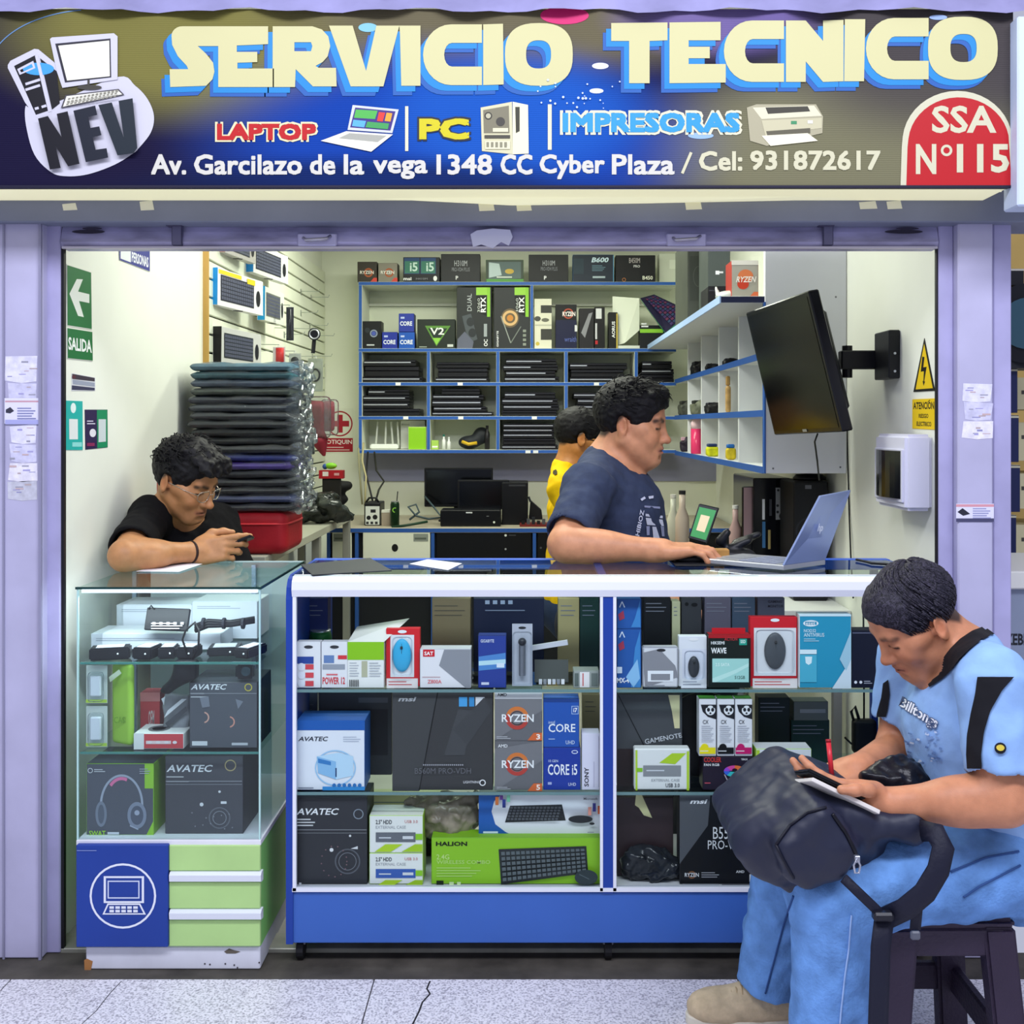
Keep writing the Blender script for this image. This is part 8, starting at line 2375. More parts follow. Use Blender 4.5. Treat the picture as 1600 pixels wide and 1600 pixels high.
def specs(H, mat, parent, w=.0225, h=.019, r=.0011, z=-.006, y=.108, lens=True):
  t = MB()
  for q in (-1, 1):
    loop = [H.p(q * (.032 + w * math.copysign(abs(math.cos(a)) ** .7, math.cos(a))), y - .010 * abs(math.cos(a)) * (1 if math.cos(a) * 1 > 0 else .2), z + h * math.copysign(abs(math.sin(a)) ** .7, math.sin(a))) for a in [2 * math.pi * i / 20 for i in range(20)]]
    t.tube(loop, r * 1.2, mat, 6, closed=True)
    t.tube([H.p(q * (.032 + w), y - .010, z + .004), H.p(q * .074, .06, z + .006), H.p(q * .083, .0, z + .006), H.p(q * .084, -.02, z - .008)], r, mat, 6)
  t.tube([H.p(-.0095, y, z + .004), H.p(0, y + .004, z + .008), H.p(.0095, y, z + .004)], r, mat, 6)
  g = t.build('glasses', parent, smooth=True)
  if lens:
    l = MB()
    for q in (-1, 1):
      lp = [H.p(q * (.032 + w * math.copysign(abs(math.cos(a)) ** .7, math.cos(a))), y - .004, z + h * math.copysign(abs(math.sin(a)) ** .7, math.sin(a))) for a in [2 * math.pi * i / 20 for i in range(20)]]
      l.add(lp, [tuple(range(20))], GLASS)
    l.build('lens', g)
  return g
def top_locks(length, lift, zmin, fwd=1.0, ymax=.09):
  """locks rooted over the scalp, swept forward"""
  def fn(rg):
    th = rg.uniform(0, 2 * math.pi)
    u = rg.uniform(0, 1)
    zc = .036 + .088 * (1 - .95 * u)
    rad = math.sqrt(max(0, 1 - ((zc - .036) / .09) ** 2))
    x, y = .083 * rad * math.cos(th), -.016 + .104 * rad * math.sin(th)
    if zc < zmin - .25 * min(0, y) * -1 and y > 0:
      return None
    nx, ny, nz = x / .08, (y + .016) / .1, (zc - .036) / .085
    sw = (rg.gauss(0, .35), fwd + rg.gauss(0, .35), rg.gauss(-.1, .3))
    pts = []
    for i in range(7):
      t = i / 6
      k = length * t
      pts.append((x + nx * lift * math.sin(t * 2.4) + sw[0] * k, y + ny * lift * math.sin(t * 2.4) + sw[1] * k, zc + nz * lift * math.sin(t * 2.4) + sw[2] * k - .35 * k * t * max(0, ny)))
    return pts
  return fn
pc = thing('person', 'man in a navy graphic t-shirt leaning on the counter with his hand on a mouse', 'person', (.25, 3.5, .004))
H = head_frame(P(989, 660, 3.50), 17, 8, 3, 1.05)
shR, shL = A3(P(920, 762, 3.34)), A3((.22, 3.74, 1.20))
elR, wrR = A3((.100, 3.135, 1.055)), A3(P(1030, 860, 3.09))
S = Solid()
add_head(S, H, fat=.013, nose=.6)
nb = A3((.250, 3.53, 1.265))
S.cap(H.p(0, -.035, -.045), nb, .062, .074, .03)
S.ell(H.p(0, .012, -.088), (.056, .048, .030), H.R, .03)
S.cap(nb, shR, .06, .062, .05).cap(nb, shL, .06, .062, .05)
S.ell((.27, 3.53, 1.10), (.15, .185, .17), None, .06)
S.ell((.28, 3.53, .93), (.165, .19, .18), None, .06)
S.ell((.24, 3.53, .76), (.15, .19, .14), None, .06)
S.cap(shR, elR, .060, .050, .03).cap(elR, wrR, .050, .031, .02)
S.ell((elR + wrR) / 2 * .55 + elR * .45 + A3((.0, 0, -.002)), (.10, .047, .044), None, .03)
tips_c = add_hand(S, wrR, (.97, -.12, .05), (-.12, -.1, 1), -1, ((14, 38, 22), (12, 40, 24), (14, 42, 26), (16, 40, 26)), 1.08, thumb=((.8, .6, -.15), (.95, .2, -.2), (.98, .0, -.25)))
elL, wrL = A3((.30, 3.80, .98)), A3((.47, 3.68, .80))
S.cap(shL, elL, .058, .048, .03).cap(elL, wrL, .047, .030, .02)
add_hand(S, wrL, (.9, -.3, -.25), (.2, .1, .95), 1, ((20, 25, 15),) * 4, 1.05)
for y in (3.42, 3.64):
  S.cap((.24, y, .74), (.56, y, .60), .095, .07, .03).cap((.56, y, .60), (.50, y, .10), .062, .045, .02).cap((.49, y, .05), (.62, y, .045), .04, .035, .02)
body = solid_obj('body', S, .0034, SKIN, pc, skin_color('#d0946f', '#a85f56', H, stubble=.12))
T = Solid()
T.cap(nb + A3((-.01, 0, -.005)), shR, .072, .076, .05).cap(nb + A3((-.01, 0, -.005)), shL, .072, .076, .05)
T.ell((.265, 3.53, 1.10), (.168, .200, .185), None, .06)
T.ell((.28, 3.53, .93), (.182, .205, .20), None, .06)
T.ell((.25, 3.53, .80), (.165, .205, .10), None, .05)
hemR = shR + (elR - shR) * .86
T.fcone(shR - (hemR - shR) * .05, hemR, .076, .073, .04)
T.fcone(shL, shL + (elL - shL) * .8, .074, .07, .04)
T.fcone(hemR - (elR - shR) * .10, hemR + (elR - shR) * .2, .062, .067, .004, '-')
T.fcone(nb + A3((.030, 0, -.022)), H.p(0, .01, .0), .082, .10, .01, '-')
T.plane((.25, 3.5, .74), (0, 0, -1))
T.noise = sumn(noise3(38, .0022), noise3(75, .0009, 2.0))
TS = M('#343d56', .85, noise=.14, ns=30, bump=.3, bs=60, spec=.2)
shirt_c = solid_obj('t_shirt', T, .005, TS, pc)
cr_ = MB()
c0 = nb + A3((.033, 0, -.004))
ax_ = A3(H.p(0, -.02, -.02)) - nb
ax_ /= np.linalg.norm(ax_)
e1 = np.cross(ax_, (0, 1, 0)); e1 /= np.linalg.norm(e1)
cr_.tube([c0 + e1 * .084 * math.cos(a) + np.cross(ax_, e1) * .080 * math.sin(a) for a in [2 * math.pi * i / 28 for i in range(28)]], .0065, TS, 8, closed=True)
cr_.build('collar', shirt_c, smooth=True)
WP = '#c9cde0'
cloth_text(shirt_c, [('HIBIOZ', [(998, 838), (1006, 798), (1000, 796), (992, 836)], WP, .02)], 'shirt_print', polys=[([(1008, 803), (1034, 806), (1034, 810), (1008, 807)], WP), ([(1008, 809), (1034, 812), (1036, 822), (1010, 820)], WP), ([(1018, 823), (1024, 823), (1030, 842), (1020, 842)], WP), ([(1009, 822), (1014, 822), (1014, 836), (1010, 836)], '#8f94b4'), ([(1031, 822), (1036, 823), (1037, 838), (1033, 838)], '#8f94b4'), ([(1000, 780), (1006, 776), (1008, 779), (1002, 783)], WP), ([(1012, 776), (1020, 775), (1020, 779), (1013, 780)], WP), ([(1006, 790), (1030, 792), (1030, 795), (1006, 793)], '#8f94b4')])
TR = Solid()
TR.ell((.24, 3.53, .75), (.165, .205, .135), None, .05)
for y in (3.42, 3.64):
  TR.cap((.24, y, .74), (.57, y, .60), .105, .084, .03).fcone((.57, y, .63), (.50, y, .09), .078, .066, .03)
solid_obj('trousers', TR, .008, cloth('trousers', '#20232e'), pc)
for y in (3.42, 3.64):
  Q_ = Solid().cap((.48, y, .045), (.64, y, .04), .045, .04).plane((0, 0, .006), (0, 0, -1))
  solid_obj('shoe', Q_, .006, M('#1a1a1e', .5), pc)
HR = hair_mat('black_hair', '#08070a', '#1e1b20')
HS = Solid()
hair_cap(HS, H, .014, .020, .012, .012, facey=.128, facez=-.022)
for i in range(26):
  a, b = RNG.uniform(-.06, .06), RNG.uniform(-.03, .085)
  HS.ell(H.p(a, b, .125 - 5 * a * a - 3.5 * (b - .0) ** 2), (.016, .020, .013), H.R, .012)
HS.noise = noise3(150, .0022)
hair_c = solid_obj('hair', HS, .004, HR, pc)
strands(H, HR, hair_c, 600, top_locks(.034, .017, .085, .75), 5)
pl = thing('person', 'young man in a black t-shirt and thin glasses looking down at a phone', 'person', (-1.08, 3.5, .004))
H = head_frame(P(291, 748, 3.42), 19, 26, 6, .98)
shR, shL = A3(P(237, 806, 3.42)), A3(P(340, 815, 3.72))
elR, wrR = A3((-1.158, 3.10, 1.026)), A3(P(305, 862, 3.27))
S = Solid()
add_head(S, H, fat=-.002, nose=1.1)
nb = A3((-1.145, 3.52, 1.10))
S.cap(H.p(0, -.03, -.045), nb, .052, .060, .03)
S.cap(nb, shR, .05, .052, .04).cap(nb, shL, .05, .055, .04)
fw = A3((.86, -.5, 0))
cc = (shR + shL) / 2
Rt = np.stack([fw, np.cross((0, 0, 1), fw), (0, 0, 1)], 1)
S.ell(cc + A3((.02, .02, -.12)), (.105, .16, .15), Rt, .05)
S.ell(cc + A3((.03, .06, -.32)), (.10, .15, .17), Rt, .05)
S.ell(cc + A3((.02, .09, -.50)), (.11, .16, .12), Rt, .05)
S.cap(shR, elR, .048, .042, .03).cap(elR, wrR, .043, .027, .02)
S.ell(elR * .68 + wrR * .32, (.07, .055, .040), None, .03)
elL, wrL = A3((-.95, 3.62, .84)), A3((-.84, 3.50, .74))
S.cap(shL, elL, .048, .040, .03).cap(elL, wrL, .038, .026, .02)
tips_l = add_hand(S, wrR, (.97, .16, .12), (.05, -1, .25), -1, ((10, 26, 18), (28, 40, 28), (38, 48, 30), (44, 50, 30)), 1.0, thumb=((.80, .55, -.30), (1.0, .05, -.25), (1.0, -.22, -.2)), spread=(3, 0, -3, -7))
add_hand(S, wrL, (.85, -.4, .2), (0, .6, -.7), -1, ((30, 35, 20),) * 4, .95)
for dy in (-.09, .09):
  hp = cc + A3((.02, .09 + dy, -.52))
  kn = hp + A3((.28, dy * .3 + .1, -.04))
  S.cap(hp, kn, .075, .06, .03).cap(kn, kn + A3((.0, 0, -.40)), .055, .04, .02).cap(kn + A3((0, 0, -.44)), kn + A3((.12, 0, -.45)), .038, .032, .02)
solid_obj('body', S, .0034, SKIN, pl, skin_color('#b98458', '#8f5348', H, stubble=.25))
T = Solid()
T.cap(nb + A3((-.005, 0, -.01)), shR, .062, .064, .04).cap(nb + A3((-.005, 0, -.01)), shL, .062, .066, .04)
T.ell(cc + A3((.02, .02, -.12)), (.122, .176, .165), Rt, .05)
T.ell(cc + A3((.03, .06, -.32)), (.118, .168, .18), Rt, .05)
hemR = shR + (elR - shR) * .80
T.fcone(shR, hemR, .062, .064, .03).fcone(shL, shL + (elL - shL) * .85, .062, .060, .03)
T.fcone(hemR - (elR - shR) * .10, hemR + (elR - shR) * .2, .053, .058, .004, '-')
T.fcone(nb + A3((.02, -.01, -.012)), H.p(0, -.01, .0), .066, .09, .01, '-')
T.plane(cc + A3((0, 0, -.46)), (0, 0, -1))
T.noise = sumn(noise3(42, .0020, 1.0), noise3(80, .0008))
BT = M('#0e0d10', .9, noise=.2, ns=30, bump=.3, bs=60, spec=.15)
shirt_l = solid_obj('t_shirt', T, .005, BT, pl)
TR = Solid()
TR.ell(cc + A3((.02, .09, -.50)), (.125, .175, .12), Rt, .05)
for dy in (-.09, .09):
  hp = cc + A3((.02, .09 + dy, -.52))
  kn = hp + A3((.28, dy * .3 + .1, -.04))
  TR.cap(hp, kn, .085, .072, .03).fcone(kn, kn + A3((.0, 0, -.40)), .070, .06, .03)
solid_obj('trousers', TR, .008, cloth('jeans_l', '#23304c'), pl)
HS = Solid()
hair_cap(HS, H, .012, .020, .010, .008, facey=.126, facez=-.018)
for i in range(34):
  a, b = RNG.uniform(-.065, .065), RNG.uniform(-.02, .10)
  HS.ell(H.p(a, b, .128 - 5 * a * a - 3.2 * b * b), (.015, .016, .014), H.R, .010)
for i in range(9):      # fringe falling over the forehead
  a = -.05 + .0125 * i
  HS.cap(H.p(a, .085, .100), H.p(a * 1.1, .106 + .004 * (i % 3), .076 - .008 * (i % 2)), .013, .006, .012)
HS.noise = noise3(150, .0024, 1.0)
hair_l = solid_obj('hair', HS, .004, HR, pl)
strands(H, HR, hair_l, 600, top_locks(.032, .019, .080, .8), 9)
specs(H, M('#b9b2a4', .25, .8), pl)
br = MB()
d_ = A3(wrR) - A3(elR)
d_ /= np.linalg.norm(d_)
e1 = np.cross(d_, (0, 0, 1)); e1 /= np.linalg.norm(e1)
e2 = np.cross(d_, e1)
for k_, off in enumerate((-.012, -.002)):
  c0 = wrR + d_ * off
  br.tube([c0 + e1 * .031 * math.cos(a) + e2 * .030 * math.sin(a) for a in [2 * math.pi * i / 24 for i in range(24)]], .0045, M('#2a1713', .6), 6, closed=True)
b_ = br.build('bracelet', pl, smooth=True)
tag(b_, 'dark braided bracelet')
ph = MB()
pc0 = Vector(P(371, 848, 3.33))
ph.obox(pc0, (.050, .034, .0042), rotm('Y', -22) @ rotm('Z', 10) @ rotm('X', -8), M('#15161a', .25), top=M('#222733', .1))
o = ph.build('phone', bevel=.003, seg=2)
tag(o, 'dark phone held by the young man in glasses', 'phone')
ps = MB()
zt = Z_(917, 2.79) + .0012
ps.add([(X_(213, 3.08), 3.08, zt), (X_(282, 3.08), 3.07, zt), (X_(318, 3.25), 3.24, zt), (X_(272, 3.28), 3.29, zt)], [(0, 1, 2, 3)], M('#e6e2ea', .7))
ps.add([(X_(282, 3.08), 3.07, zt), (X_(213, 3.08), 3.08, zt), (X_(213, 3.08), 3.08, zt - .0008), (X_(282, 3.08), 3.07, zt - .0008)], [(0, 1, 2, 3)], M('#e6e2ea', .7))
o = ps.build('paper_sheet')
tag(o, 'white sheet of paper under the forearm on the glass cabinet', 'paper')
py_ = thing('person', 'person in a bright yellow t-shirt and glasses sitting at the back', 'person', (.16, 4.75, .004))
H = head_frame(P(906, 684, 4.72), -14, 16, 0, .98)
S = Solid()
add_head(S, H, fat=-.002)
nb = A3((.165, 4.73, 1.215))
shR, shL = A3((.13, 4.57, 1.14)), A3((.17, 4.92, 1.14))
S.cap(H.p(0, -.03, -.045), nb, .052, .058, .03).cap(nb, shR, .05, .052, .04).cap(nb, shL, .05, .052, .04)
S.ell((.20, 4.74, 1.02), (.105, .165, .16), None, .05).ell((.19, 4.74, .80), (.10, .15, .19), None, .05).ell((.17, 4.74, .60), (.13, .17, .12), None, .05)
S.cap(shR, (.22, 4.50, .90), .046, .04, .03).cap((.22, 4.50, .90), (.45, 4.55, .86), .04, .027, .02)
S.cap(shL, (.24, 4.98, .90), .046, .04, .03).cap((.24, 4.98, .90), (.46, 4.88, .86), .04, .027, .02)
add_hand(S, A3((.45, 4.55, .86)), (1, .2, 0), (0, 0, 1), -1, ((20, 30, 20),) * 4)
add_hand(S, A3((.46, 4.88, .86)), (1, -.2, 0), (0, 0, 1), 1, ((20, 30, 20),) * 4)
for y in (4.65, 4.83):
  S.cap((.17, y, .55), (.55, y, .52), .08, .06, .03).cap((.55, y, .52), (.55, y, .09), .055, .04, .02).cap((.55, y, .05), (.68, y, .045), .04, .033, .02)
solid_obj('body', S, .0050, SKIN, py_, skin_color('#c98a4e', '#965548', H))
T = Solid()
T.cap(nb + A3((-.01, 0, -.012)), shR, .060, .064, .04).cap(nb + A3((-.01, 0, -.012)), shL, .060, .064, .04)
T.ell((.195, 4.74, 1.02), (.125, .180, .175), None, .05).ell((.185, 4.74, .80), (.122, .168, .21), None, .05).ell((.175, 4.74, .66), (.13, .18, .12), None, .05)
T.fcone(shR, A3(shR) + (A3((.22, 4.50, .90)) - shR) * .8, .062, .062, .03).fcone(shL, A3(shL) + (A3((.24, 4.98, .90)) - shL) * .8, .062, .062, .03)
T.fcone(nb + A3((.008, 0, 0)), H.p(0, -.02, 0), .060, .085, .01, '-')
T.plane((.2, 4.7, .58), (0, 0, -1))
T.noise = sumn(noise3(36, .0024), noise3(70, .0009))
sy_ = solid_obj('t_shirt', T, .006, M('#f2c408', .8, noise=.08, ns=20, bump=.25, bs=50, spec=.2), py_)
f_ = cloth_text(sy_, [], 'shirt_emblem', polys=[([(865, 736), (869, 734), (871, 737), (871, 741), (867, 743), (864, 740)], '#3a3418')])
TR = Solid()
TR.ell((.17, 4.74, .60), (.145, .185, .12), None, .05)
for y in (4.65, 4.83):
  TR.cap((.17, y, .55), (.56, y, .52), .088, .07, .03).fcone((.56, y, .54), (.55, y, .09), .066, .055, .03)
solid_obj('trousers', TR, .009, cloth('jeans_y', '#23304c'), py_)
HS = Solid()
hair_cap(HS, H, .013, .018, .008, .0, facey=.124, facez=-.020)
HS.noise = noise3(150, .0022)
hair_y = solid_obj('hair', HS, .005, HR, py_)
strands(H, HR, hair_y, 200, top_locks(.030, .009, .085, .6), 12)
specs(H, M('#17161a', .3), py_, r=.0022, lens=False)
pr = thing('person', 'man in a light blue t-shirt and jeans writing on a plastic stool', 'person', (.95, 2.3, 0))
H = head_frame(P(1426, 966, 2.33), 171, 37, -6, .92)
shN, shF = A3(P(1554, 1062, 2.13)), A3((.872, 2.50, .875))
elN, wrN = A3(P(1570, 1250, 2.07)), A3(P(1374, 1256, 2.14))
elF, wrF = A3(P(1402, 1170, 2.50)), A3(P(1338, 1203, 2.33))
S = Solid()
add_head(S, H, fat=.003, nose=.3)
nb = A3(P(1516, 1030, 2.33))
S.cap(H.p(0, -.03, -.045), nb, .056, .060, .03)
S.cap(nb, shN, .044, .054, .045).cap(nb, shF, .044, .054, .045)
chest, belly, hips = A3(P(1512, 1150, 2.33)), A3(P(1548, 1255, 2.31)), A3(P(1590, 1340, 2.30))
lean = A3(nb) - hips
lean /= np.linalg.norm(lean)
Rl = Fr((0, 0, 0), np.cross(lean, (0, 1, 0)) * -1, lean).R
S.ell(chest, (.165, .11, .145), Rl, .05).ell(belly, (.165, .125, .14), Rl, .05).ell(hips, (.17, .13, .12), Rl, .05)
S.cap(shN, elN, .055, .046, .03).cap(elN, wrN, .046, .029, .02)
S.ell(elN * .7 + wrN * .3, (.075, .044, .044), None, .03)
S.cap(shF, elF, .055, .045, .03).cap(elF, wrF, .044, .029, .02)
hn_f = (-.95, .04, .24)
tips_n = add_hand(S, wrN, hn_f, (.05, -.80, -.60), 1, ((8, 22, 14), (10, 24, 16), (14, 26, 18), (18, 30, 20)), 1.0, thumb=((.62, .55, .60), (.90, .22, .45), (.96, .0, .25)), spread=(4, 1, -2, -6))
tips_f = add_hand(S, wrF, (-.86, -.38, -.10), (-.12, -.25, .95), -1, ((40, 55, 30), (48, 60, 35), (55, 62, 35), (60, 62, 35)), .98, thumb=((.72, .62, -.35), (.80, -.05, -.45), (.75, -.35, -.35)))
kN, kF = A3(P(1302, 1392, 2.15)), A3((.600, 2.47, .48))
hN, hF = A3(P(1598, 1345, 2.20)), A3((.985, 2.40, .52))
aN, aF = A3((.590, 2.15, .09)), A3((.565, 2.55, .085))
S.cap(hN, kN, .085, .062, .03).cap(hF, kF, .085, .062, .03).cap(kN, aN, .058, .042, .02).cap(kF, aF, .058, .042, .02)
S.cap(aN + A3((.0, 0, -.04)), aN + A3((-.15, 0, -.05)), .036, .03, .02).cap(aF + A3((.0, 0, -.04)), aF + A3((-.15, 0, -.05)), .036, .03, .02)
body_r = solid_obj('body', S, .0030, SKIN, pr, skin_color('#c98a66', '#a35f50', H, brow=.7))
T = Solid()
T.cap(nb + A3((.000, 0, .000)), shN, .060, .067, .045).cap(nb + A3((.000, 0, .000)), shF, .060, .067, .045)
T.ell(chest, (.180, .128, .158), Rl, .05).ell(belly, (.182, .142, .155), Rl, .05).ell(hips + lean * .02, (.186, .148, .12), Rl, .05)
hemN = shN + (elN - shN) * .80
T.fcone(shN, hemN, .070, .071, .03)
T.fcone(hemN - (elN - shN) * .10, hemN + (elN - shN) * .2, .060, .065, .004, '-')
hemF = shF + (elF - shF) * .72
T.fcone(shF, hemF, .068, .068, .03).fcone(hemF - (elF - shF) * .10, hemF + (elF - shF) * .2, .058, .063, .004, '-')
cN = A3(P(1474, 1006, 2.36))
axN = A3((-.88, -.04, .46)); axN /= np.linalg.norm(axN)
eN = A3((.46, 0, .88)); eN -= axN * (eN @ axN); eN /= np.linalg.norm(eN)
eY = np.cross(axN, eN)
ringN = [cN + eN * .066 * math.cos(a) + eY * .078 * math.sin(a) - axN * .024 * math.sin(a) ** 2 for a in [2 * math.pi * i / 36 for i in range(36)]]
nT = len(T.pr)
T.fcone(cN + axN * .000, cN + axN * .24, .059, .12, .008, '-')
T.ell(H.p(0, .050, -.085), (.066, .085, .050), H.R, .010, '-')
T.plane(hips + lean * -.005, -lean, .006)
T.noise = sumn(noise3(34, .0022, .5), noise3(70, .0009))
BL = M('#8fb4e4', .85, noise=.05, ns=25, bump=.25, bs=60, spec=.2)
shirt_r = solid_obj('t_shirt', T, .0045, BL, pr)
BK = M('#121218', .85, bump=.2, bs=60)
cloth_strip(shirt_r, [(1528, 1058), (1524, 1085), (1518, 1115), (1512, 1150), (1511, 1180), (1513, 1206)], [(1584, 1058), (1566, 1078), (1548, 1110), (1538, 1145), (1534, 1180), (1536, 1206)], BK, 'sleeve_stripe', .0025)
cloth_strip(shirt_r, [(1381, 1068), (1378, 1090), (1372, 1112), (1368, 1128)], [(1389, 1062), (1391, 1085), (1388, 1108), (1382, 1132)], BK, 'sleeve_stripe', .0025, 4, 12)
WN = '#e8ecf4'
SPK = []
for i in range(46):
  a, b = RNG.uniform(1414, 1470), RNG.uniform(1140, 1192)
  w_, h_ = RNG.uniform(2, 7), RNG.uniform(1.5, 4)
  SPK.append(([(a, b), (a + w_, b + w_ * .4), (a + w_ * .8, b + h_ + w_ * .3), (a - 1, b + h_)], ['#6a8cc0', '#7d9ccc', '#c4d2ea', '#5a78ac'][i % 4]))
cloth_text(shirt_r, [('Billtongs', [(1404, 1108), (1462, 1146), (1470, 1122), (1412, 1088)], '#4a5878', .055), ('Billtongs', [(1405, 1107), (1462, 1144), (1469, 1123), (1412, 1090)], WN, .025)], 'shirt_print', polys=SPK)
bd_ = [(1563 + 9 * math.cos(a), 1169 + 9 * math.sin(a)) for a in [2 * math.pi * i / 16 for i in range(16)]]
bd2_ = [(1563 + 6 * math.cos(a), 1168 + 5 * math.sin(a)) for a in [2 * math.pi * i / 12 for i in range(12)]]
cloth_text(shirt_r, [], 'sleeve_badge', .0025, polys=[(bd_, '#1a1c26')])
cloth_text(shirt_r, [], 'sleeve_badge_emblem', .0040, polys=[(bd2_, '#d8c24a')])
cloth_strip(shirt_r, [(1540, 979), (1520, 987), (1501, 1000), (1486, 1015), (1473, 1032), (1459, 1046), (1443, 1059)], [(1556, 990), (1534, 1002), (1516, 1016), (1501, 1031), (1488, 1048), (1473, 1062), (1454, 1074)], BK, 'collar', .003, 12, 40)
def denim():
  m = M('#6896d2', .85, noise=.34, ns=14, bump=.5, bs=160, spec=.2)
  return m
J = Solid()
J.ell(hips + lean * -.01, (.178, .142, .115), Rl, .05)
J.cap(hN, kN, .100, .083, .04).cap(hF, kF, .098, .083, .04)
J.fcone(kN + A3((.0, 0, .02)), aN + A3((0, 0, -.02)), .080, .078, .05).fcone(kF + A3((0, 0, .02)), aF + A3((-.01, -.005, .004)), .080, .074, .05)
def folds(p):
  z = p[:, 2]
  low = np.clip((.42 - z) / .3, 0, 1)
  return .0045 * low * np.sin(z * 95 + 4 * np.sin(p[:, 0] * 22 + p[:, 1] * 9)) * np.clip(np.sin(p[:, 0] * 30 + z * 14 + p[:, 1] * 20) + .6, 0, 1.2)
J.noise = sumn(noise3(36, .0026, .3), noise3(80, .0012), folds)
jn = solid_obj('jeans', J, .0050, denim(), pr)
def on_tube(o, pts, r, mat, name):
  bv = bvh_of(o)
  q = [on_surf(bv, x, y, .001) for x, y in pts]
  q = [v for v in q if v is not None]
  if len(q) > 1:
    MB().tube(q, r, mat, 5).build(name, o, smooth=True)
def dens(pl_, n=14):
  out = []
  for (a, b), (c, d) in zip(pl_[:-1], pl_[1:]):
    out += [(a + (c - a) * i / n, b + (d - b) * i / n) for i in range(n)]
  return out + [pl_[-1]]
SEAM = M('#2f4f86', .8)
SEAM2 = M('#9ab8e4', .8)
on_tube(jn, dens([(1240, 1400), (1226, 1440), (1210, 1500), (1196, 1552)]), .0022, SEAM, 'seam')
on_tube(jn, dens([(1330, 1430), (1326, 1480), (1318, 1540), (1312, 1600)]), .0018, SEAM2, 'seam')
on_tube(jn, dens([(1485, 1362), (1540, 1340), (1592, 1330)]), .0022, SEAM, 'seam')
on_tube(jn, dens([(1505, 1402), (1530, 1385), (1594, 1352)]), .0022, SEAM, 'seam')
for a_, sc_ in ((aF, 1), (aN, 1)):
  q = A3((a_[0], a_[1], 0))
  Q_ = Solid()
  Q_.ell(q + A3((-.015, 0, .058)), (.062, .044, .050), None, .03)
  Q_.ell(q + A3((-.115, -.004, .040)), (.085, .046, .034), None, .04)
  Q_.cap(q + A3((.03, 0, .05)), q + A3((-.15, -.004, .035)), .040, .034, .03)
  Q_.fcone(q + A3((-.01, 0, .085)), q + A3((-.02, 0, .16)), .036, .040, .006, '-')
  Q_.plane(q + A3((0, 0, .018)), (0, 0, -1))
  Q_.noise = noise3(90, .0008)
  sh_ = solid_obj('shoe', Q_, .0036, M('#cdb896', .9, noise=.15, ns=40, bump=.4, bs=120, spec=.2), pr)
  so = MB()
  out = []
  for i in range(28):
    a = 2 * math.pi * i / 28
    c_, s_ = math.cos(a), math.sin(a)
    out.append(q + A3((-.062 + .142 * c_, -.003 + (.047 - .006 * (c_ > 0)) * math.copysign(abs(s_) ** .75, s_), .0)))
  so.prism(out, (0, 0, .024), M('#e4dcc8', .7))
  so.build('sole', sh_, .003)
  for k_ in range(6):
    ln = [q + A3((-.075 - .012 * k_, -.030 + .006 * j, .074 + .016 * math.sin(j * .42 + .3) - .0048 * k_)) for j in range(9)]
    MB().tube(ln, .0022, M('#b8a07c', .9), 5).build('stitch_ridge', sh_, smooth=True)
HS = Solid()
hair_cap(HS, H, .008, .009, .0, .004, facey=.128, facez=-.018)
HS.noise = sumn(noise3(160, .0012), noise3(60, .0010))
HR2 = hair_mat('combed_hair', '#12111a', '#4a4656')
hair_r = solid_obj('hair', HS, .0034, HR2, pr)
def combed(rg):
  th = rg.uniform(-math.pi, math.pi)
  u = rg.uniform(.02, 1.6)
  x, y, z = 0, 0, 0
  pts = []
  cy_, cz_ = -.045, .115          # the crown the hair grows from
  a0 = u * 1.25
  for i in range(5):
    a = a0 + .10 * i
    b = th + .10 * i
    v = Vector((math.sin(a) * math.cos(b), math.sin(a) * math.sin(b), math.cos(a)))
    v = rotm('X', 26) @ v
    q = (v.x * .0885, -.016 + v.y * .109, .036 + v.z * .0935)
    lf = .0015 + .0025 * math.sin(i * .7 + th * 5)
    q = (q[0] * (1 + lf * 8), q[1] * (1 + lf * 4), q[2] + lf)
    if q[1] > .06 and q[2] < .07 or q[2] < -.005 and q[1] > -.03 or q[2] < -.03:
      break
    pts.append(q)
  return pts if len(pts) > 2 else None
strands(H, HR2, hair_r, 1300, combed, 21)
nbk = MB()
Rn = rotm('Y', 26) @ rotm('X', -22)
nbk.obox(Vector(P(1300, 1237, 2.15)) - Rn @ Vector((0, 0, .010)), (.072, .072, .004), Rn, M('#ded9d2', .8), top=M('#f0ece6', .8))
o = nbk.build('notebook', bevel=.001)
tag(o, 'white open notebook in the seated man\'s hands', 'notebook')
php = MB()
php.obox(Vector(P(1296, 1226, 2.13)), (.062, .036, .0045), Rn, M('#101116', .3), top=M('#1c1e26', .15))
o = php.build('phone', bevel=.003, seg=2)
tag(o, 'black phone lying on the seated man\'s notebook', 'phone')
pn = thing('pen', 'red pen in the writing hand of the seated man', 'pen', P(1302, 1222, 2.25))
MB().cyl(P(1294.5, 1160, 2.27), P(1300, 1214, 2.25), .0052, M('#d4303c', .3), 10).build('barrel', pn, smooth=True)
MB().cyl(P(1300, 1214, 2.25), P(1302, 1228, 2.245), .0050, M('#e8b0b4', .3), 10, .001).build('tip', pn, smooth=True)
MB().cyl(P(1294, 1155, 2.272), P(1294.5, 1160, 2.27), .0056, M('#a01c28', .3), 10).build('cap', pn, smooth=True)
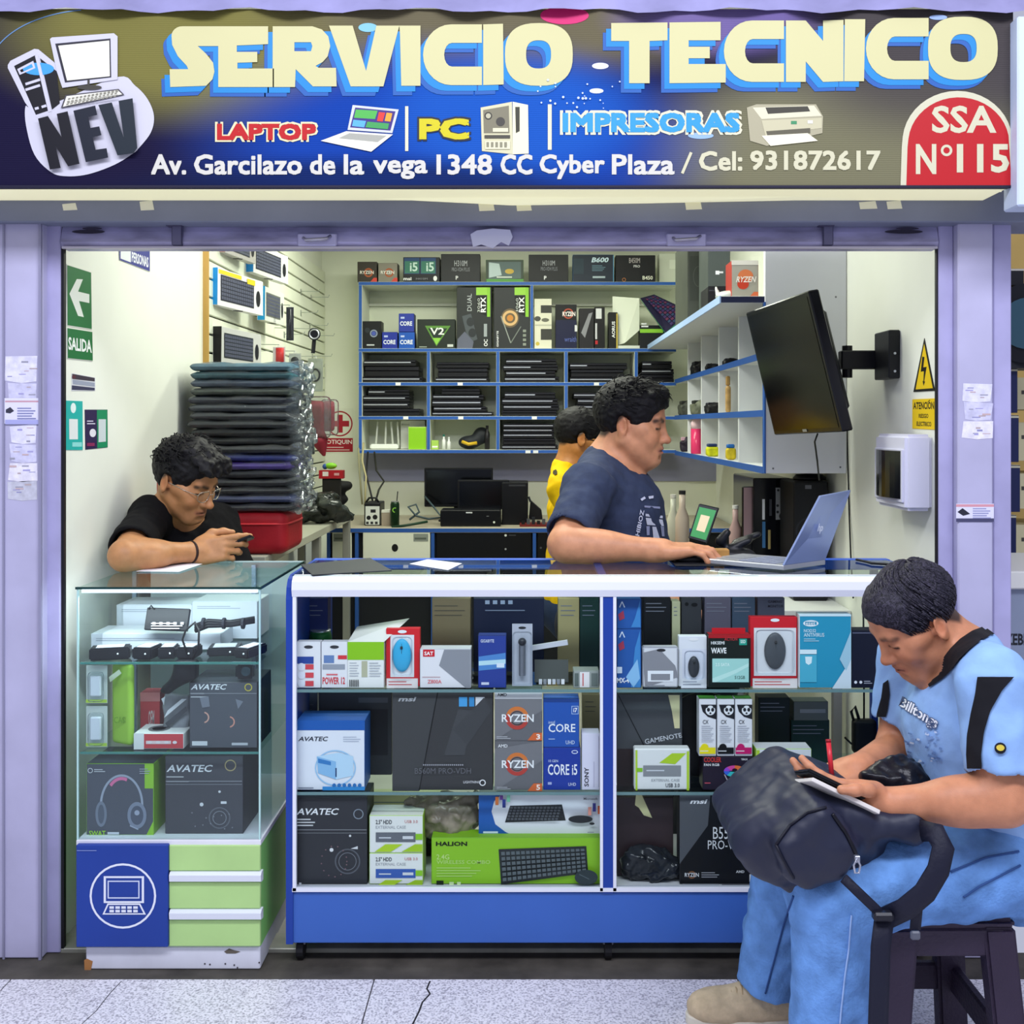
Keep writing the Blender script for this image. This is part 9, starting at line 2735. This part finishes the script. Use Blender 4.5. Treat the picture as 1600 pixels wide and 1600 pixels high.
# ================================================================== stool and backpack of the seated man
PLS = M('#33293c', .5, noise=.08, ns=10, bump=.5, bs=120)
st = thing('plastic_stool', 'dark purple brown plastic stool under the seated man', 'stool', (1.0, 2.28, 0))
sx0, sx1, sy0, sy1, zs = X_(1388, 2.13), X_(1588, 2.13), 2.13, 2.44, .43
bx0, bx1, by0, by1 = sx0 - .045, sx1 + .030, sy0 - .035, sy1 + .035
MB().box((sx0, sy0, zs - .022), (sx1, sy1, zs), PLS).build('seat', st, .008, 2)
def slope(t, a, b):
  return a + (b - a) * t
def leg_pts(xa, ya, xb, yb_, w, d):
  top = [(xa, ya), (xa + w, ya), (xa + w, ya + d), (xa, ya + d)]
  bot = [(xb, yb_), (xb + w, yb_), (xb + w, yb_ + d), (xb, yb_ + d)]
  return top, bot
wl = .062
for xa, xb, ya, yb_ in ((sx0, bx0, sy0, by0), (sx1 - wl, bx1 - wl, sy0, by0), (sx0, bx0, sy1 - .045, by1 - .045), (sx1 - wl, bx1 - wl, sy1 - .045, by1 - .045)):
  tpp, bt = leg_pts(xa, ya, xb, yb_, wl, .045)
  m = MB()
  m.add([(x, y, zs - .018) for x, y in tpp] + [(x, y, 0) for x, y in bt], [(0, 1, 2, 3), (7, 6, 5, 4), (0, 4, 5, 1), (1, 5, 6, 2), (2, 6, 7, 3), (3, 7, 4, 0)], PLS)
  m.build('leg', st, .006, 2)
for y in (sy0 + .004, sy1 - .022):
  MB().box((sx0 + .02, y, zs - .075), (sx1 - .02, y + .018, zs - .02), PLS).build('apron', st, .004)
for x in (sx0 + .004, sx1 - .022):
  MB().box((x, sy0 + .02, zs - .075), (x + .018, sy1 - .02, zs - .02), PLS).build('apron', st, .004)
for y in (slope(.62, sy0, by0) + .01, slope(.62, sy1, by1) - .03):
  MB().box((slope(.62, sx0, bx0) + .03, y, .135), (slope(.62, sx1, bx1) - .03, y + .022, .195), PLS).build('crossbar', st, .005)
for x in (slope(.62, sx0, bx0) + .015, slope(.62, sx1, bx1) - .035):
  MB().box((x, slope(.62, sy0, by0) + .02, .135), (x + .022, slope(.62, sy1, by1) - .02, .195), PLS).build('crossbar', st, .005)
NYL = M('#1b2036', .50, noise=.10, ns=5, bump=.25, bs=22, spec=.45)
bp = thing('backpack', 'dark navy nylon backpack lying across the lap of the seated man', 'backpack', P(1260, 1390, 2.2))
S_ = Solid()
q2 = lambda pts, Y: [(X_(a, Y), Z_(b, Y)) for a, b in pts]
S_.slabpoly(q2([(1136, 1300), (1160, 1268), (1205, 1232), (1244, 1206), (1290, 1226), (1345, 1256), (1370, 1290), (1335, 1345), (1300, 1378), (1250, 1386), (1205, 1366), (1160, 1338)], 2.2), 2.10, 2.42, .045, .03)
S_.slabpoly(q2([(1209, 1322), (1238, 1286), (1290, 1260), (1318, 1290), (1342, 1336), (1322, 1374), (1262, 1394), (1226, 1372)], 2.05), 2.035, 2.16, .03, .03)
S_.slabpoly(q2([(1300, 1262), (1380, 1276), (1448, 1288), (1450, 1306), (1380, 1312), (1320, 1316)], 2.1), 2.08, 2.36, .025, .03)
def creases(p):
  u = p[:, 0] * 26 + p[:, 2] * 40
  return .0016 * np.abs(np.sin(u + 2.2 * np.sin(p[:, 0] * 17 - p[:, 2] * 23))) - .001
S_.noise = sumn(noise3(30, .0030, .7), noise3(65, .0014), creases)
bpb = solid_obj('pack_body', S_, .0045, NYL, bp)
ja = Solid().ell(P(1405, 1222, 2.30), (.075, .06, .048), None, .03).cap(P(1370, 1225, 2.28), P(1445, 1215, 2.30), .035, .03, .03)
ja.noise = noise3(60, .006)
o = solid_obj('rolled_jacket', ja, .0045, M('#14141c', .3, noise=.4, ns=20, bump=.7, bs=40))
tag(o, 'glossy black rolled jacket on the lap behind the man\'s wrist', 'jacket')
on_tube(bpb, dens([(1213, 1320), (1235, 1290), (1262, 1270), (1290, 1262)]), .003, M('#0e1020', .5), 'seam')
on_tube(bpb, dens([(1213, 1320), (1225, 1345), (1240, 1372)]), .003, M('#0e1020', .5), 'seam')
on_tube(bpb, dens([(1300, 1272), (1320, 1300), (1338, 1335)]), .004, M('#0c0d18', .4), 'zip_track')
STP = M('#15172a', .6, bump=.3, bs=120)
sp_ = MB().tube([P(1440, 1298, 2.07), P(1462, 1302, 2.04), P(1474, 1325, 2.02), P(1466, 1360, 2.01), P(1445, 1395, 2.01), P(1415, 1420, 2.02), P(1385, 1434, 2.04)], [(.022, .006)] * 7, STP, 8, flat=(0, -1, .2))
sp_.build('shoulder_strap', bp, smooth=True)
sp_ = MB().tube([P(1318, 1372, 2.04), P(1345, 1398, 2.03), P(1368, 1420, 2.03), P(1382, 1434, 2.03)], [(.010, .003)] * 4, STP, 8, flat=(0, -1, .2))
sp_.build('webbing', bp, smooth=True)
sp_ = MB().tube([P(1382, 1432, 2.03), P(1376, 1480, 2.02), P(1374, 1540, 2.01), P(1372, 1600, 2.01), P(1372, 1640, 2.01)], [(.020, .003)] * 5, STP, 8, flat=(0, -1, 0))
sp_.build('hanging_strap', bp, smooth=True)
bk_ = MB().box(P(1366, 1442, 2.015), P(1392, 1420, 2.035), M('#1c1d26', .35)).build('buckle', bp, .004)
sp_ = MB().tube([P(1432, 1396, 2.03), P(1433, 1420, 2.03), P(1430, 1452, 2.03)], [(.011, .003)] * 3, STP, 8, flat=(0, -1, 0))
sp_.build('short_strap', bp, smooth=True)
MB().box(P(1424, 1470, 2.025), P(1436, 1452, 2.035), M('#5a5e6a', .35)).build('clip', bp, .003)
zp = MB()
zp.tube([P(1339, 1340, 2.005), P(1334, 1352, 2.0), P(1336, 1364, 2.0), P(1342, 1364, 2.0), P(1344, 1352, 2.0)], .0022, M('#b8bcc8', .25, .8), 6, closed=True)
zp.build('zip_pull', bp, smooth=True)
MB().box(P(1336, 1338, 2.003), P(1342, 1346, 2.012), M('#9a9ea8', .25, .8)).build('zip_slider', bp, .001)
